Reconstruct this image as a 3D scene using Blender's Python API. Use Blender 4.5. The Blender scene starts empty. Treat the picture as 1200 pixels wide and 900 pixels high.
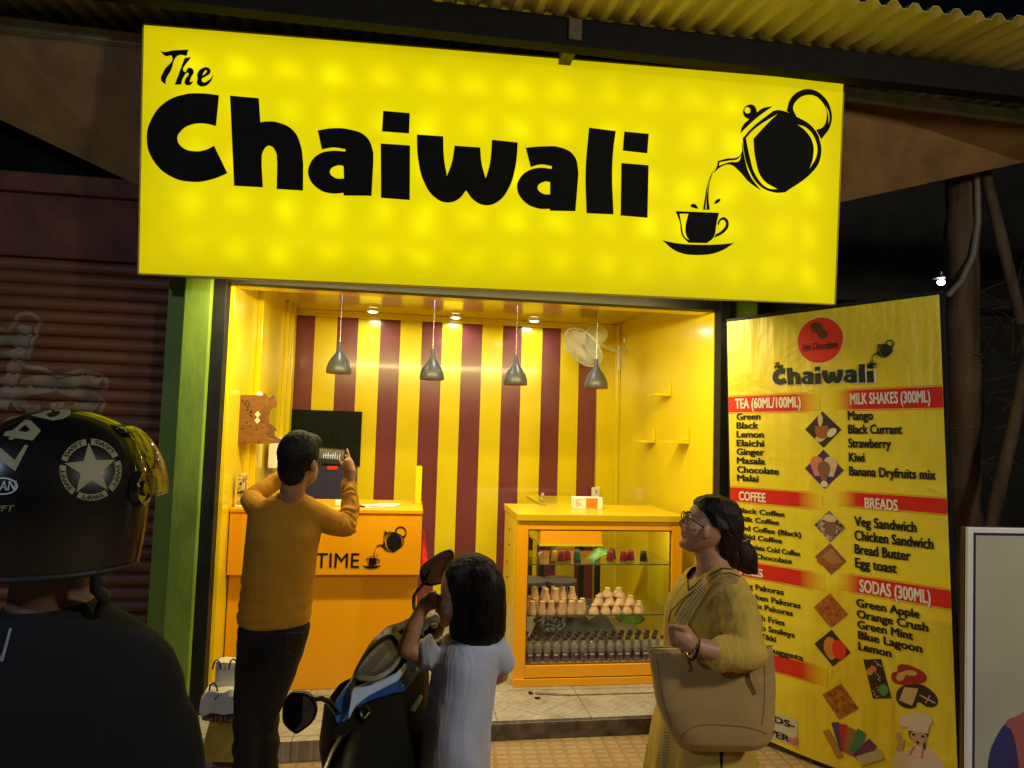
import bpy, bmesh, math, random
from mathutils import Vector, Matrix, noise
from mathutils.bvhtree import BVHTree
random.seed(7)
V = Vector
R = math.radians
sc = bpy.context.scene
COL = sc.collection

# ------------------------------------------------------------------ camera
F = 800.0                                   # focal length in pixels of the 1200 px wide photograph
YAW, PITCH, ROLL = R(8.306), R(3.978), R(1.673)
EYE = V((0, 0, 1.65))
_f = V((math.sin(YAW) * math.cos(PITCH), math.cos(YAW) * math.cos(PITCH), math.sin(PITCH)))
_r0 = V((math.cos(YAW), -math.sin(YAW), 0)); _u0 = _r0.cross(_f)
CR = math.cos(ROLL) * _r0 + math.sin(ROLL) * _u0        # camera right
CU = -math.sin(ROLL) * _r0 + math.cos(ROLL) * _u0       # camera up
CF = _f                                                  # camera forward
cam_d = bpy.data.cameras.new('camera'); cam = bpy.data.objects.new('camera', cam_d); COL.objects.link(cam)
cam_d.sensor_fit = 'HORIZONTAL'; cam_d.sensor_width = 36; cam_d.lens = 36 * F / 1200
cam_d.clip_start = 0.05; cam_d.clip_end = 500
cam.matrix_world = Matrix(((CR.x, CU.x, -CF.x, EYE.x), (CR.y, CU.y, -CF.y, EYE.y), (CR.z, CU.z, -CF.z, EYE.z), (0, 0, 0, 1)))
sc.camera = cam
sc.render.engine = 'CYCLES'
sc.cycles.use_denoising = True
sc.cycles.max_bounces = 8; sc.cycles.diffuse_bounces = 4; sc.cycles.glossy_bounces = 4
sc.cycles.transmission_bounces = 6; sc.cycles.transparent_max_bounces = 24
sc.cycles.caustics_reflective = False; sc.cycles.caustics_refractive = False
sc.cycles.sample_clamp_indirect = 4.0

# ------------------------------------------------------------------ night sky, moon, exposure
W = bpy.data.worlds.new('World'); sc.world = W; W.use_nodes = True
wn = W.node_tree.nodes; wl = W.node_tree.links
sky = wn.new('ShaderNodeTexSky'); sky.sky_type = 'NISHITA'; sky.sun_disc = False
sky.sun_elevation = R(25); sky.sun_rotation = R(230)
wl.new(sky.outputs[0], wn['Background'].inputs['Color']); wn['Background'].inputs['Strength'].default_value = 0.0006
moon = bpy.data.lights.new('moon', 'SUN'); moon.energy = 0.006; moon.angle = R(0.5); moon.color = (0.85, 0.9, 1.0)
mo = bpy.data.objects.new('moon', moon); COL.objects.link(mo); mo.rotation_euler = (R(65), 0, R(-50))
vs = sc.view_settings; vs.view_transform = 'Standard'; vs.look = 'None'; vs.exposure = 0.0; vs.gamma = 1.0; vs.use_curve_mapping = False

# ------------------------------------------------------------------ lamps
def lamp(name, kind, loc, energy, color, size=0.1, aim=None, **kw):
    l = bpy.data.lights.new(name, kind); l.energy = energy; l.color = color
    if kind == 'AREA': l.size = size
    else: l.shadow_soft_size = size
    for k, v in kw.items(): setattr(l, k, v)
    o = bpy.data.objects.new(name, l); COL.objects.link(o); o.location = loc
    if aim is not None: o.rotation_euler = (V(aim) - V(loc)).to_track_quat('-Z', 'Y').to_euler()
    return o
E_STREET, E_WARM, E_DOWN, E_LEAK = 120.0, 210.0, 3.1, 66.0
lamp('street_lamp_light', 'POINT', (-2.6, -1.0, 3.2), E_STREET, (0.66, 0.79, 1.0), 0.12)
lamp('warm_fill_light', 'POINT', (3.0, -0.2, 3.2), E_WARM, (1.0, 0.90, 0.72), 0.2)  # added warm fill, standing in for general street lighting

# ------------------------------------------------------------------ geometry helpers
def ray(x, y): return (x - 600) / F * CR - (y - 450) / F * CU + CF
def at(x, y, D): return EYE + ray(x, y) * D                     # a point at forward distance D
def on_plane(x, y, p0, n):
    d = ray(x, y); return EYE + d * ((p0 - EYE).dot(n) / d.dot(n))
def onY(x, y, Y): return on_plane(x, y, V((0, Y, 0)), V((0, 1, 0)))
def onX(x, y, X): return on_plane(x, y, V((X, 0, 0)), V((1, 0, 0)))
def onZ(x, y, Z): return on_plane(x, y, V((0, 0, Z)), V((0, 0, 1)))

ROOTM = {}
def rootm(p):
    while p is not None:
        if p.name in ROOTM: return ROOTM[p.name]
        p = p.parent
    return Matrix.Identity(4)
def tag(o, label=None, cat=None, group=None, kind=None):
    if label: o['label'] = label
    if cat: o['category'] = cat
    if group: o['group'] = group
    if kind: o['kind'] = kind
    return o
def thing(name, label, cat, loc=(0, 0, 0), group=None, M=None):
    o = bpy.data.objects.new(name, None); COL.objects.link(o); o.empty_display_size = 0.1
    M = M if M is not None else Matrix.Translation(V(loc))
    o.matrix_world = M; ROOTM[o.name] = M.copy()
    return tag(o, label, cat, group)
def mesh_obj(name, me, m=None, parent=None, world=True, smooth=None):
    """link a mesh; world=True: its vertices are world coordinates"""
    if parent is not None and world: me.transform(rootm(parent).inverted())
    if m is not None:
        me.materials.clear(); me.materials.append(m)
    me.name = name
    o = bpy.data.objects.new(name, me); COL.objects.link(o)
    if parent is not None: o.parent = parent
    if smooth is not None: shade(me, smooth)
    return o
def shade(me, ang=40):
    for p in me.polygons: p.use_smooth = True
    try: me.set_sharp_from_angle(angle=R(ang))
    except Exception: pass
def obj(name, bm, m=None, parent=None, world=True, smooth=None, bevel=0, recalc=True):
    if recalc: bmesh.ops.recalc_face_normals(bm, faces=bm.faces)
    me = bpy.data.meshes.new(name); bm.to_mesh(me); bm.free()
    o = mesh_obj(name, me, m, parent, world, smooth)
    if bevel:
        b = o.modifiers.new('bevel', 'BEVEL'); b.width = bevel; b.segments = 2; b.limit_method = 'ANGLE'; b.angle_limit = R(40)
        b.harden_normals = False
    return o
def struct(name, bm, m, **kw): return tag(obj(name, bm, m, **kw), kind='structure')
def copy_tree(o, parent=None):
    c = o.copy(); COL.objects.link(c)
    if parent is not None: c.parent = parent
    for ch in list(o.children): copy_tree(ch, c)
    return c
def BM(): return bmesh.new()
def box(bm, x0, x1, y0, y1, z0, z1, M=None):
    vs_ = [bm.verts.new(M @ V(p) if M else V(p)) for p in ((x0, y0, z0), (x1, y0, z0), (x1, y1, z0), (x0, y1, z0), (x0, y0, z1), (x1, y0, z1), (x1, y1, z1), (x0, y1, z1))]
    for f in ((0, 3, 2, 1), (4, 5, 6, 7), (0, 1, 5, 4), (1, 2, 6, 5), (2, 3, 7, 6), (3, 0, 4, 7)): bm.faces.new([vs_[i] for i in f])
    return bm
def hexa(bm, pts):
    vs_ = [bm.verts.new(V(p)) for p in pts]
    for f in ((0, 3, 2, 1), (4, 5, 6, 7), (0, 1, 5, 4), (1, 2, 6, 5), (2, 3, 7, 6), (3, 0, 4, 7)): bm.faces.new([vs_[i] for i in f])
    return bm
def quad(bm, *pts): bm.faces.new([bm.verts.new(V(p)) for p in pts]); return bm
def prism(bm, poly, d, M=None):
    """polygon [(x,z)] extruded from y=0 to y=d"""
    T = (lambda p: M @ V(p)) if M else V
    a = [bm.verts.new(T((x, 0, z))) for x, z in poly]; b = [bm.verts.new(T((x, d, z))) for x, z in poly]
    bm.faces.new(a); bm.faces.new(b[::-1])
    n = len(poly)
    for i in range(n): bm.faces.new((a[i], b[i], b[(i + 1) % n], a[(i + 1) % n]))
    return bm
def lathe(bm, prof, n=20, M=None, cap=True):
    """profile [(r,z)] about z"""
    T = (lambda p: M @ V(p)) if M else V
    rings = []
    for r, z in prof: rings.append([bm.verts.new(T((r * math.cos(2 * math.pi * i / n), r * math.sin(2 * math.pi * i / n), z))) for i in range(n)])
    for a, b in zip(rings, rings[1:]):
        for i in range(n): bm.faces.new((a[i], a[(i + 1) % n], b[(i + 1) % n], b[i]))
    if cap:
        if prof[0][0] > 1e-6: bm.faces.new(rings[0][::-1])
        if prof[-1][0] > 1e-6: bm.faces.new(rings[-1])
    return bm
def frames(pts):
    pts = [V(p) for p in pts]; n = len(pts); tans = []
    for i in range(n):
        t = (pts[min(i + 1, n - 1)] - pts[max(i - 1, 0)]); tans.append(t.normalized() if t.length > 1e-9 else V((0, 0, 1)))
    t0 = tans[0]; ref = V((0, 0, 1)) if abs(t0.z) < 0.9 else V((1, 0, 0))
    x = (ref - t0 * ref.dot(t0)).normalized(); out = []
    for i in range(n):
        t = tans[i]; x = (x - t * x.dot(t)).normalized(); out.append((pts[i], x, t.cross(x)))
    return out
def tube(bm, pts, rad, n=10, round_caps=False):
    if not hasattr(rad, '__len__'): rad = [rad] * len(pts)
    fr = frames(pts); rings = []
    if round_caps:
        fr2 = []; r2 = []
        (p0, x0, y0) = fr[0]; t0 = (V(pts[1]) - V(pts[0])).normalized(); (p1, x1, y1) = fr[-1]; t1 = (V(pts[-1]) - V(pts[-2])).normalized()
        for a in (85, 60, 30): fr2.append((p0 - t0 * rad[0] * math.sin(R(a)), x0, y0)); r2.append(rad[0] * math.cos(R(a)))
        fr2 += fr; r2 += list(rad)
        for a in (30, 60, 85): fr2.append((p1 + t1 * rad[-1] * math.sin(R(a)), x1, y1)); r2.append(rad[-1] * math.cos(R(a)))
        fr, rad = fr2, r2
    for (p, x, y), r in zip(fr, rad):
        rings.append([bm.verts.new(p + (x * math.cos(2 * math.pi * i / n) + y * math.sin(2 * math.pi * i / n)) * r) for i in range(n)])
    for a, b in zip(rings, rings[1:]):
        for i in range(n): bm.faces.new((a[i], a[(i + 1) % n], b[(i + 1) % n], b[i]))
    bm.faces.new(rings[0][::-1]); bm.faces.new(rings[-1])
    return bm
def loft(bm, secs, n=24):
    """sections (centre, half-axis vector a, half-axis vector b[, squareness])"""
    rings = []
    for s in secs:
        c, a, b = V(s[0]), V(s[1]), V(s[2]); e = s[3] if len(s) > 3 else 1.0
        ring = []
        for i in range(n):
            t = 2 * math.pi * i / n; ct, st = math.cos(t), math.sin(t)
            ct = math.copysign(abs(ct) ** e, ct); st = math.copysign(abs(st) ** e, st)
            ring.append(bm.verts.new(c + a * ct + b * st))
        rings.append(ring)
    for a, b in zip(rings, rings[1:]):
        for i in range(n): bm.faces.new((a[i], a[(i + 1) % n], b[(i + 1) % n], b[i]))
    bm.faces.new(rings[0][::-1]); bm.faces.new(rings[-1])
    return bm
def ell(bm, c, a, b, d, n=20, m=12):
    """ellipsoid with half-axis vectors a, b, d"""
    c, a, b, d = V(c), V(a), V(b), V(d); rings = []
    for j in range(1, m):
        ph = math.pi * j / m
        rings.append([bm.verts.new(c + d * math.cos(ph) + (a * math.cos(2 * math.pi * i / n) + b * math.sin(2 * math.pi * i / n)) * math.sin(ph)) for i in range(n)])
    top = bm.verts.new(c + d); bot = bm.verts.new(c - d)
    for i in range(n):
        bm.faces.new((top, rings[0][i], rings[0][(i + 1) % n])); bm.faces.new((bot, rings[-1][(i + 1) % n], rings[-1][i]))
    for q, w in zip(rings, rings[1:]):
        for i in range(n): bm.faces.new((q[i], w[i], w[(i + 1) % n], q[(i + 1) % n]))
    return bm
def ball(bm, c, r, n=16): return ell(bm, c, (r, 0, 0), (0, r, 0), (0, 0, r), n, max(6, n // 2))
def fuse(bm, voxel=0.006, smooth=6, disp=None):
    """join overlapping closed pieces into one continuous skin"""
    bmesh.ops.recalc_face_normals(bm, faces=bm.faces)
    me = bpy.data.meshes.new('tmp'); bm.to_mesh(me); bm.free()
    o = bpy.data.objects.new('tmp', me); COL.objects.link(o)
    r = o.modifiers.new('r', 'REMESH'); r.mode = 'VOXEL'; r.voxel_size = voxel
    s = o.modifiers.new('s', 'SMOOTH'); s.factor = 0.5; s.iterations = smooth
    dg = bpy.context.evaluated_depsgraph_get(); out = bpy.data.meshes.new_from_object(o.evaluated_get(dg))
    bpy.data.objects.remove(o); bpy.data.meshes.remove(me)
    if disp:
        ns = [v.normal.copy() for v in out.vertices]
        for v, nn in zip(out.vertices, ns): v.co += nn * disp(v.co, nn)
    for p in out.polygons: p.use_smooth = True
    return out
def text_curve(body, bold=0.0):
    c = bpy.data.curves.new('t', 'FONT'); c.body = body; c.offset = bold; c.resolution_u = 3; c.fill_mode = 'BOTH' if False else 'FRONT'
    o = bpy.data.objects.new('t', c); COL.objects.link(o)
    dg = bpy.context.evaluated_depsgraph_get(); me = bpy.data.meshes.new_from_object(o.evaluated_get(dg))
    bpy.data.objects.remove(o); bpy.data.curves.remove(c)
    return me
_tc = {}
def text_mesh(body, bold=0.0):
    """lettering; bold strokes come from thin layers shifted sideways"""
    me = text_curve(body)
    if bold:
        bm = BM()
        for k, (dx, dy) in enumerate(((0, 0), (bold, bold * .5), (-bold, -bold * .5), (bold, -bold * .5), (-bold, bold * .5))):
            q = me.copy(); q.transform(Matrix.Translation((dx, dy, -0.00015 * k))); bm.from_mesh(q); bpy.data.meshes.remove(q)
        bm.to_mesh(me); bm.free()
    xs = [v.co.x for v in me.vertices]; x0 = min(xs); w = max(xs) - x0
    if 'H' not in _tc:
        h = text_curve('H'); _tc['H'] = max(v.co.y for v in h.vertices)
    for v in me.vertices: v.co.x -= x0
    return me, w, _tc['H']
def spline_mesh(loops, fmap, depth=0.0):
    """loops of (x, y[, 'c']) traced points -> filled 2-D curve; 'c' = corner; fmap(x,y)->(u,v). Returns mesh in (u,-,v)"""
    c = bpy.data.curves.new('s', 'CURVE'); c.dimensions = '2D'; c.fill_mode = 'BOTH' if depth else 'FRONT'; c.resolution_u = 6; c.extrude = depth
    for lp in loops:
        s = c.splines.new('BEZIER'); s.bezier_points.add(len(lp) - 1); s.use_cyclic_u = True
        for b, p in zip(s.bezier_points, lp):
            u, v = fmap(p[0], p[1]); b.co = (u, v, 0)
            b.handle_left_type = b.handle_right_type = 'VECTOR' if len(p) > 2 else 'AUTO'
    o = bpy.data.objects.new('s', c); COL.objects.link(o)
    dg = bpy.context.evaluated_depsgraph_get(); me = bpy.data.meshes.new_from_object(o.evaluated_get(dg))
    bpy.data.objects.remove(o); bpy.data.curves.remove(c)
    me.transform(Matrix(((1, 0, 0, 0), (0, 0, -1, 0), (0, 1, 0, 0), (0, 0, 0, 1))))   # (u,v,w) -> (u,-w,v)
    return me
def join_meshes(mes):
    bm = BM()
    for m in mes: bm.from_mesh(m)
    me = bpy.data.meshes.new('j'); bm.to_mesh(me); bm.free(); return me
def stroke(bm, pts, w, y=0.0, n=4):
    """flat ribbon in x-z at depth y along [(x,z)] (Catmull-Rom), width w or list"""
    P_ = []
    k = len(pts)
    ws = w if hasattr(w, '__len__') else [w] * k
    for i in range(k - 1):
        p0, p1, p2, p3 = pts[max(i - 1, 0)], pts[i], pts[i + 1], pts[min(i + 2, k - 1)]
        for j in range(n):
            t = j / n; q = []
            for a in (0, 1): q.append(0.5 * (2 * p1[a] + (p2[a] - p0[a]) * t + (2 * p0[a] - 5 * p1[a] + 4 * p2[a] - p3[a]) * t * t + (-p0[a] + 3 * p1[a] - 3 * p2[a] + p3[a]) * t ** 3))
            P_.append((q[0], q[1], ws[i] * (1 - t) + ws[i + 1] * t))
    P_.append((*pts[-1], ws[-1]))
    prev = None
    for i, (x, z, ww) in enumerate(P_):
        a, b = P_[max(i - 1, 0)], P_[min(i + 1, len(P_) - 1)]
        dx, dz = b[0] - a[0], b[1] - a[1]; L = math.hypot(dx, dz) or 1; nx, nz = -dz / L * ww / 2, dx / L * ww / 2
        cur = (bm.verts.new((x + nx, y, z + nz)), bm.verts.new((x - nx, y, z - nz)))
        if prev: bm.faces.new((prev[0], prev[1], cur[1], cur[0]))
        prev = cur
    return bm

# ------------------------------------------------------------------ materials
def nmat(name):
    m = bpy.data.materials.new(name); m.use_nodes = True
    nt = m.node_tree; return m, nt, nt.nodes['Principled BSDF']
def mat(name, col, rough=0.6, metal=0.0, var=0.12, vscale=6.0, bump=0.0, bscale=60.0, spec=0.5, coat=0.0, detail=4.0, rvar=0.0, stretch=None):
    """painted or natural surface: colour with noise variation, bump, uneven gloss"""
    m, nt, b = nmat(name); N, L = nt.nodes, nt.links
    tc = N.new('ShaderNodeTexCoord'); src = tc.outputs['Object']
    if stretch:
        mp = N.new('ShaderNodeMapping'); mp.inputs['Scale'].default_value = stretch; L.new(src, mp.inputs[0]); src = mp.outputs[0]
    no = N.new('ShaderNodeTexNoise'); no.inputs['Scale'].default_value = vscale; no.inputs['Detail'].default_value = detail
    L.new(src, no.inputs['Vector'])
    ra = N.new('ShaderNodeValToRGB'); ra.color_ramp.elements[0].position = 0.3; ra.color_ramp.elements[1].position = 0.7
    c0 = [max(0, c * (1 - var)) for c in col]; c1 = [min(1, c * (1 + var)) for c in col]
    ra.color_ramp.elements[0].color = (*c0, 1); ra.color_ramp.elements[1].color = (*c1, 1)
    L.new(no.outputs['Fac'], ra.inputs['Fac']); L.new(ra.outputs[0], b.inputs['Base Color'])
    b.inputs['Roughness'].default_value = rough; b.inputs['Metallic'].default_value = metal
    b.inputs['Specular IOR Level'].default_value = spec
    if coat: b.inputs['Coat Weight'].default_value = coat; b.inputs['Coat Roughness'].default_value = 0.08
    if rvar:
        mr = N.new('ShaderNodeMapRange'); mr.inputs['To Min'].default_value = max(0.02, rough - rvar); mr.inputs['To Max'].default_value = min(1, rough + rvar)
        L.new(no.outputs['Fac'], mr.inputs['Value']); L.new(mr.outputs[0], b.inputs['Roughness'])
    if bump:
        n2 = N.new('ShaderNodeTexNoise'); n2.inputs['Scale'].default_value = bscale; n2.inputs['Detail'].default_value = 5
        L.new(src, n2.inputs['Vector'])
        bp = N.new('ShaderNodeBump'); bp.inputs['Strength'].default_value = bump; bp.inputs['Distance'].default_value = 0.01
        L.new(n2.outputs['Fac'], bp.inputs['Height']); L.new(bp.outputs[0], b.inputs['Normal'])
    return m
def flat(name, col, rough=0.5, **kw): return mat(name, col, rough, var=0.06, vscale=20, **kw)
def emit(name, col, s):
    m, nt, b = nmat(name); b.inputs['Base Color'].default_value = (*col, 1)
    b.inputs['Emission Color'].default_value = (*col, 1); b.inputs['Emission Strength'].default_value = s
    return m
def clear(name, tint=(1, 1, 1), refl=0.5, rough=0.02):
    """thin clear plastic or glass: see-through with a mirror-like skin"""
    m, nt, b = nmat(name); N, L = nt.nodes, nt.links
    t = N.new('ShaderNodeBsdfTransparent'); t.inputs[0].default_value = (*tint, 1)
    g = N.new('ShaderNodeBsdfGlossy'); g.inputs['Roughness'].default_value = rough
    fr = N.new('ShaderNodeLayerWeight'); pw = N.new('ShaderNodeMath'); pw.operation = 'POWER'; pw.inputs[1].default_value = 3.0; L.new(fr.outputs['Facing'], pw.inputs[0])
    mu = N.new('ShaderNodeMath'); mu.operation = 'MULTIPLY_ADD'; mu.inputs[1].default_value = refl; mu.inputs[2].default_value = 0.045 * refl * 2
    mu.use_clamp = True; L.new(pw.outputs[0], mu.inputs[0])
    mx = N.new('ShaderNodeMixShader'); L.new(mu.outputs[0], mx.inputs[0])
    L.new(t.outputs[0], mx.inputs[1]); L.new(g.outputs[0], mx.inputs[2]); L.new(mx.outputs[0], N['Material Output'].inputs[0])
    return m
M = {}
M['yellow'] = mat('yellow_gloss_paint', (0.75, 0.60, 0.010), 0.2, var=0.04, vscale=2, bump=0.06, bscale=6, rvar=0.06, coat=0.25)
M['ceiling'] = mat('yellow_mirror_gloss_board', (0.75, 0.60, 0.010), 0.09, var=0.03, vscale=2, bump=0.02, bscale=5, coat=0.5)
M['maroon'] = mat('maroon_gloss_paint', (0.165, 0.036, 0.040), 0.24, var=0.08, vscale=3, bump=0.06, bscale=6, rvar=0.06, coat=0.2)
M['orange'] = mat('orange_laminate', (0.92, 0.40, 0.004), 0.3, var=0.03, vscale=2, bump=0.02, bscale=40)
M['black_frame'] = mat('black_frame_paint', (0.010, 0.010, 0.010), 0.55, spec=0.25, var=0.3, vscale=10)
M['black'] = mat('black_vinyl', (0.006, 0.006, 0.005), 0.75, var=0.1, spec=0.15)
M['green'] = mat('green_wall_paint', (0.20, 0.33, 0.035), 0.6, var=0.22, vscale=7, bump=0.25, bscale=25, stretch=(1, 1, 0.35))
M['brown_wall'] = mat('brown_wall_paint', (0.20, 0.105, 0.027), 0.75, var=0.25, vscale=5, bump=0.3, bscale=30)
M['brown_dark'] = mat('brown_band_paint', (0.11, 0.035, 0.015), 0.7, var=0.35, vscale=6, bump=0.3, bscale=30)
M['greygreen'] = mat('grey_green_edge_paint', (0.36, 0.41, 0.37), 0.8, var=0.25, vscale=9, bump=0.3)
M['tin'] = mat('sign_tinted_sheet', (0.62, 0.57, 0.20), 0.55, metal=0.0, var=0.22, vscale=8, bump=0.08, stretch=(1, 0.2, 1))  # yellow of the sign's light is tinted into the grey sheet
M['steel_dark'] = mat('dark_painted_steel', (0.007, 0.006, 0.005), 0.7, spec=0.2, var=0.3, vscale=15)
M['rust_steel'] = mat('rusty_square_tube', (0.10, 0.075, 0.04), 0.55, var=0.4, vscale=30)
M['white_plastic'] = mat('white_plastic', (0.78, 0.78, 0.76), 0.35, var=0.04, vscale=10)
M['wood'] = mat('brown_plywood', (0.20, 0.085, 0.024), 0.5, var=0.25, vscale=12, stretch=(1, 1, 6), bump=0.05)
M['bamboo'] = mat('weathered_bamboo', (0.075, 0.046, 0.021), 0.8, var=0.5, vscale=14, stretch=(1, 1, 0.15), bump=0.3, bscale=40)
M['glass'] = clear('clear_sheet_glass', (0.97, 0.98, 0.95), 0.5)
M['clear'] = clear('clear_bottle_plastic', (0.93, 0.93, 0.93), 0.9, 0.06)
M['clear_bottle'] = clear('frosty_bottle_plastic', (0.95, 0.95, 0.95), 0.9, 0.08)
_n = M['clear_bottle'].node_tree; _d = _n.nodes.new('ShaderNodeBsdfDiffuse'); _d.inputs[0].default_value = (0.75, 0.70, 0.64, 1); _x = _n.nodes.new('ShaderNodeMixShader'); _x.inputs[0].default_value = 0.2
_s = _n.nodes['Material Output'].inputs[0].links[0].from_socket; _n.links.new(_s, _x.inputs[1]); _n.links.new(_d.outputs[0], _x.inputs[2]); _n.links.new(_x.outputs[0], _n.nodes['Material Output'].inputs[0])
M['metal'] = mat('brushed_metal', (0.36, 0.36, 0.36), 0.32, metal=0.9, var=0.1, vscale=30)
M['chrome'] = mat('chrome', (0.8, 0.8, 0.8), 0.08, metal=1.0, var=0.02)
M['dark_far'] = mat('unlit_concrete', (0.09, 0.085, 0.075), 0.9, var=0.3, vscale=2, bump=0.3)
# ================================================================== ground, step, shop floor
def paving_mat():
    m, nt, b = nmat('tactile_paving'); N, L = nt.nodes, nt.links
    tc = N.new('ShaderNodeTexCoord'); mp = N.new('ShaderNodeMapping'); mp.inputs['Rotation'].default_value = (0, 0, R(3)); L.new(tc.outputs['Object'], mp.inputs[0])
    br = N.new('ShaderNodeTexBrick'); br.offset = 0; br.inputs['Scale'].default_value = 1; br.inputs['Brick Width'].default_value = 0.3; br.inputs['Row Height'].default_value = 0.3
    br.inputs['Mortar Size'].default_value = 0.004; br.inputs['Mortar Smooth'].default_value = 0.3; L.new(mp.outputs[0], br.inputs['Vector'])
    br2 = N.new('ShaderNodeTexBrick'); br2.offset = 0; br2.inputs['Brick Width'].default_value = 0.075; br2.inputs['Row Height'].default_value = 0.05
    br2.inputs['Scale'].default_value = 1; br2.inputs['Mortar Size'].default_value = 0.013; br2.inputs['Mortar Smooth'].default_value = 0.6; L.new(mp.outputs[0], br2.inputs['Vector'])
    n1 = N.new('ShaderNodeTexNoise'); n1.inputs['Scale'].default_value = 3.2; n1.inputs['Detail'].default_value = 8; L.new(mp.outputs[0], n1.inputs['Vector'])
    n2 = N.new('ShaderNodeTexNoise'); n2.inputs['Scale'].default_value = 45; n2.inputs['Detail'].default_value = 4; L.new(mp.outputs[0], n2.inputs['Vector'])
    ra = N.new('ShaderNodeValToRGB'); e = ra.color_ramp.elements
    e[0].position = 0.3; e[0].color = (0.27, 0.175, 0.092, 1); e[1].position = 0.68; e[1].color = (0.43, 0.30, 0.16, 1)
    L.new(n1.outputs['Fac'], ra.inputs['Fac'])
    def mix(fac, a, c, mode='MIX'):
        x = N.new('ShaderNodeMix'); x.data_type = 'RGBA'; x.blend_type = mode
        if hasattr(fac, 'links'): L.new(fac, x.inputs[0])
        else: x.inputs[0].default_value = fac
        for s, v in ((6, a), (7, c)):
            if hasattr(v, 'links'): L.new(v, x.inputs[s])
            else: x.inputs[s].default_value = (*v, 1)
        return x.outputs[2]
    bump_col = mix(br2.outputs['Fac'], (0.40, 0.26, 0.15), (0.21, 0.125, 0.06))        # worn reddish studs on paler tiles
    c = mix(0.42, ra.outputs[0], bump_col)
    c = mix(br.outputs['Fac'], c, (0.26, 0.18, 0.10)); c = mix(0.25, c, n2.outputs['Color'], 'OVERLAY')
    L.new(c, b.inputs['Base Color']); b.inputs['Roughness'].default_value = 0.62
    ad = N.new('ShaderNodeMath'); ad.operation = 'MULTIPLY_ADD'; ad.inputs[1].default_value = -1; ad.inputs[2].default_value = 1; L.new(br2.outputs['Fac'], ad.inputs[0])
    ad2 = N.new('ShaderNodeMath'); ad2.operation = 'MULTIPLY_ADD'; ad2.inputs[1].default_value = 0.35; L.new(n2.outputs['Fac'], ad2.inputs[0]); L.new(ad.outputs[0], ad2.inputs[2])
    bp = N.new('ShaderNodeBump'); bp.inputs['Strength'].default_value = 0.7; bp.inputs['Distance'].default_value = 0.006; L.new(ad2.outputs[0], bp.inputs['Height']); L.new(bp.outputs[0], b.inputs['Normal'])
    return m
def leaf_tile_mat():
    """ceramic tile printed with pale slanting leaf strokes"""
    m, nt, b = nmat('leaf_pattern_tile'); N, L = nt.nodes, nt.links
    tc = N.new('ShaderNodeTexCoord')
    ch = N.new('ShaderNodeTexChecker'); ch.inputs['Scale'].default_value = 1 / 0.2; L.new(tc.outputs['Object'], ch.inputs['Vector'])
    outs = []
    for a in (38, -38):
        mp = N.new('ShaderNodeMapping'); mp.inputs['Rotation'].default_value = (0, 0, R(a)); L.new(tc.outputs['Object'], mp.inputs[0])
        w = N.new('ShaderNodeTexBrick'); w.inputs['Scale'].default_value = 1; w.inputs['Brick Width'].default_value = 0.16; w.inputs['Row Height'].default_value = 0.042
        w.inputs['Mortar Size'].default_value = 0.0035; w.inputs['Mortar Smooth'].default_value = 0.5; L.new(mp.outputs[0], w.inputs['Vector'])
        w.inputs['Color1'].default_value = (0.40, 0.385, 0.37, 1); w.inputs['Color2'].default_value = (0.30, 0.29, 0.29, 1); w.inputs['Mortar'].default_value = (0.50, 0.48, 0.45, 1)
        outs.append(w.outputs['Color'])
    x = N.new('ShaderNodeMix'); x.data_type = 'RGBA'; L.new(ch.outputs['Fac'], x.inputs[0]); L.new(outs[0], x.inputs[6]); L.new(outs[1], x.inputs[7])
    br = N.new('ShaderNodeTexBrick'); br.offset = 0; br.inputs['Scale'].default_value = 1; br.inputs['Brick Width'].default_value = 0.52; br.inputs['Row Height'].default_value = 0.52; br.inputs['Mortar Size'].default_value = 0.003
    L.new(tc.outputs['Object'], br.inputs['Vector'])
    y = N.new('ShaderNodeMix'); y.data_type = 'RGBA'; L.new(br.outputs['Fac'], y.inputs[0]); L.new(x.outputs[2], y.inputs[6]); y.inputs[7].default_value = (0.12, 0.11, 0.1, 1)
    n1 = N.new('ShaderNodeTexNoise'); n1.inputs['Scale'].default_value = 5; n1.inputs['Detail'].default_value = 8; L.new(tc.outputs['Object'], n1.inputs['Vector'])
    ra = N.new('ShaderNodeValToRGB'); ra.color_ramp.elements[0].position = 0.35; ra.color_ramp.elements[0].color = (0.72, 0.66, 0.58, 1); ra.color_ramp.elements[1].position = 0.62; ra.color_ramp.elements[1].color = (1, 1, 1, 1)
    L.new(n1.outputs['Fac'], ra.inputs['Fac'])
    z = N.new('ShaderNodeMix'); z.data_type = 'RGBA'; z.blend_type = 'MULTIPLY'; z.inputs[0].default_value = 1; L.new(y.outputs[2], z.inputs[6]); L.new(ra.outputs[0], z.inputs[7])
    L.new(z.outputs[2], b.inputs['Base Color']); b.inputs['Roughness'].default_value = 0.38
    return m
M['paving'] = paving_mat(); M['tile'] = leaf_tile_mat()
M['step_edge'] = mat('dirty_concrete', (0.13, 0.105, 0.075), 0.85, var=0.5, vscale=14, bump=0.5, bscale=40)
bm = BM(); bmesh.ops.create_grid(bm, x_segments=8, y_segments=8, size=70); bmesh.ops.translate(bm, verts=bm.verts, vec=(0, 40, 0))
struct('ground', bm, M['paving'])
STEP = 0.10
bm = BM()      # tiled floor of the shop, reaching out as a step; the left part projects further
prism(bm, [(-1.16, 3.565), (0.22, 3.60), (0.22, 3.735), (1.98, 3.765), (1.98, 6.2), (-1.16, 6.2)], -STEP - 0.0, M=Matrix(((1, 0, 0, 0), (0, 0, 1, 0), (0, -1, 0, 0.0), (0, 0, 0, 1))))
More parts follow.
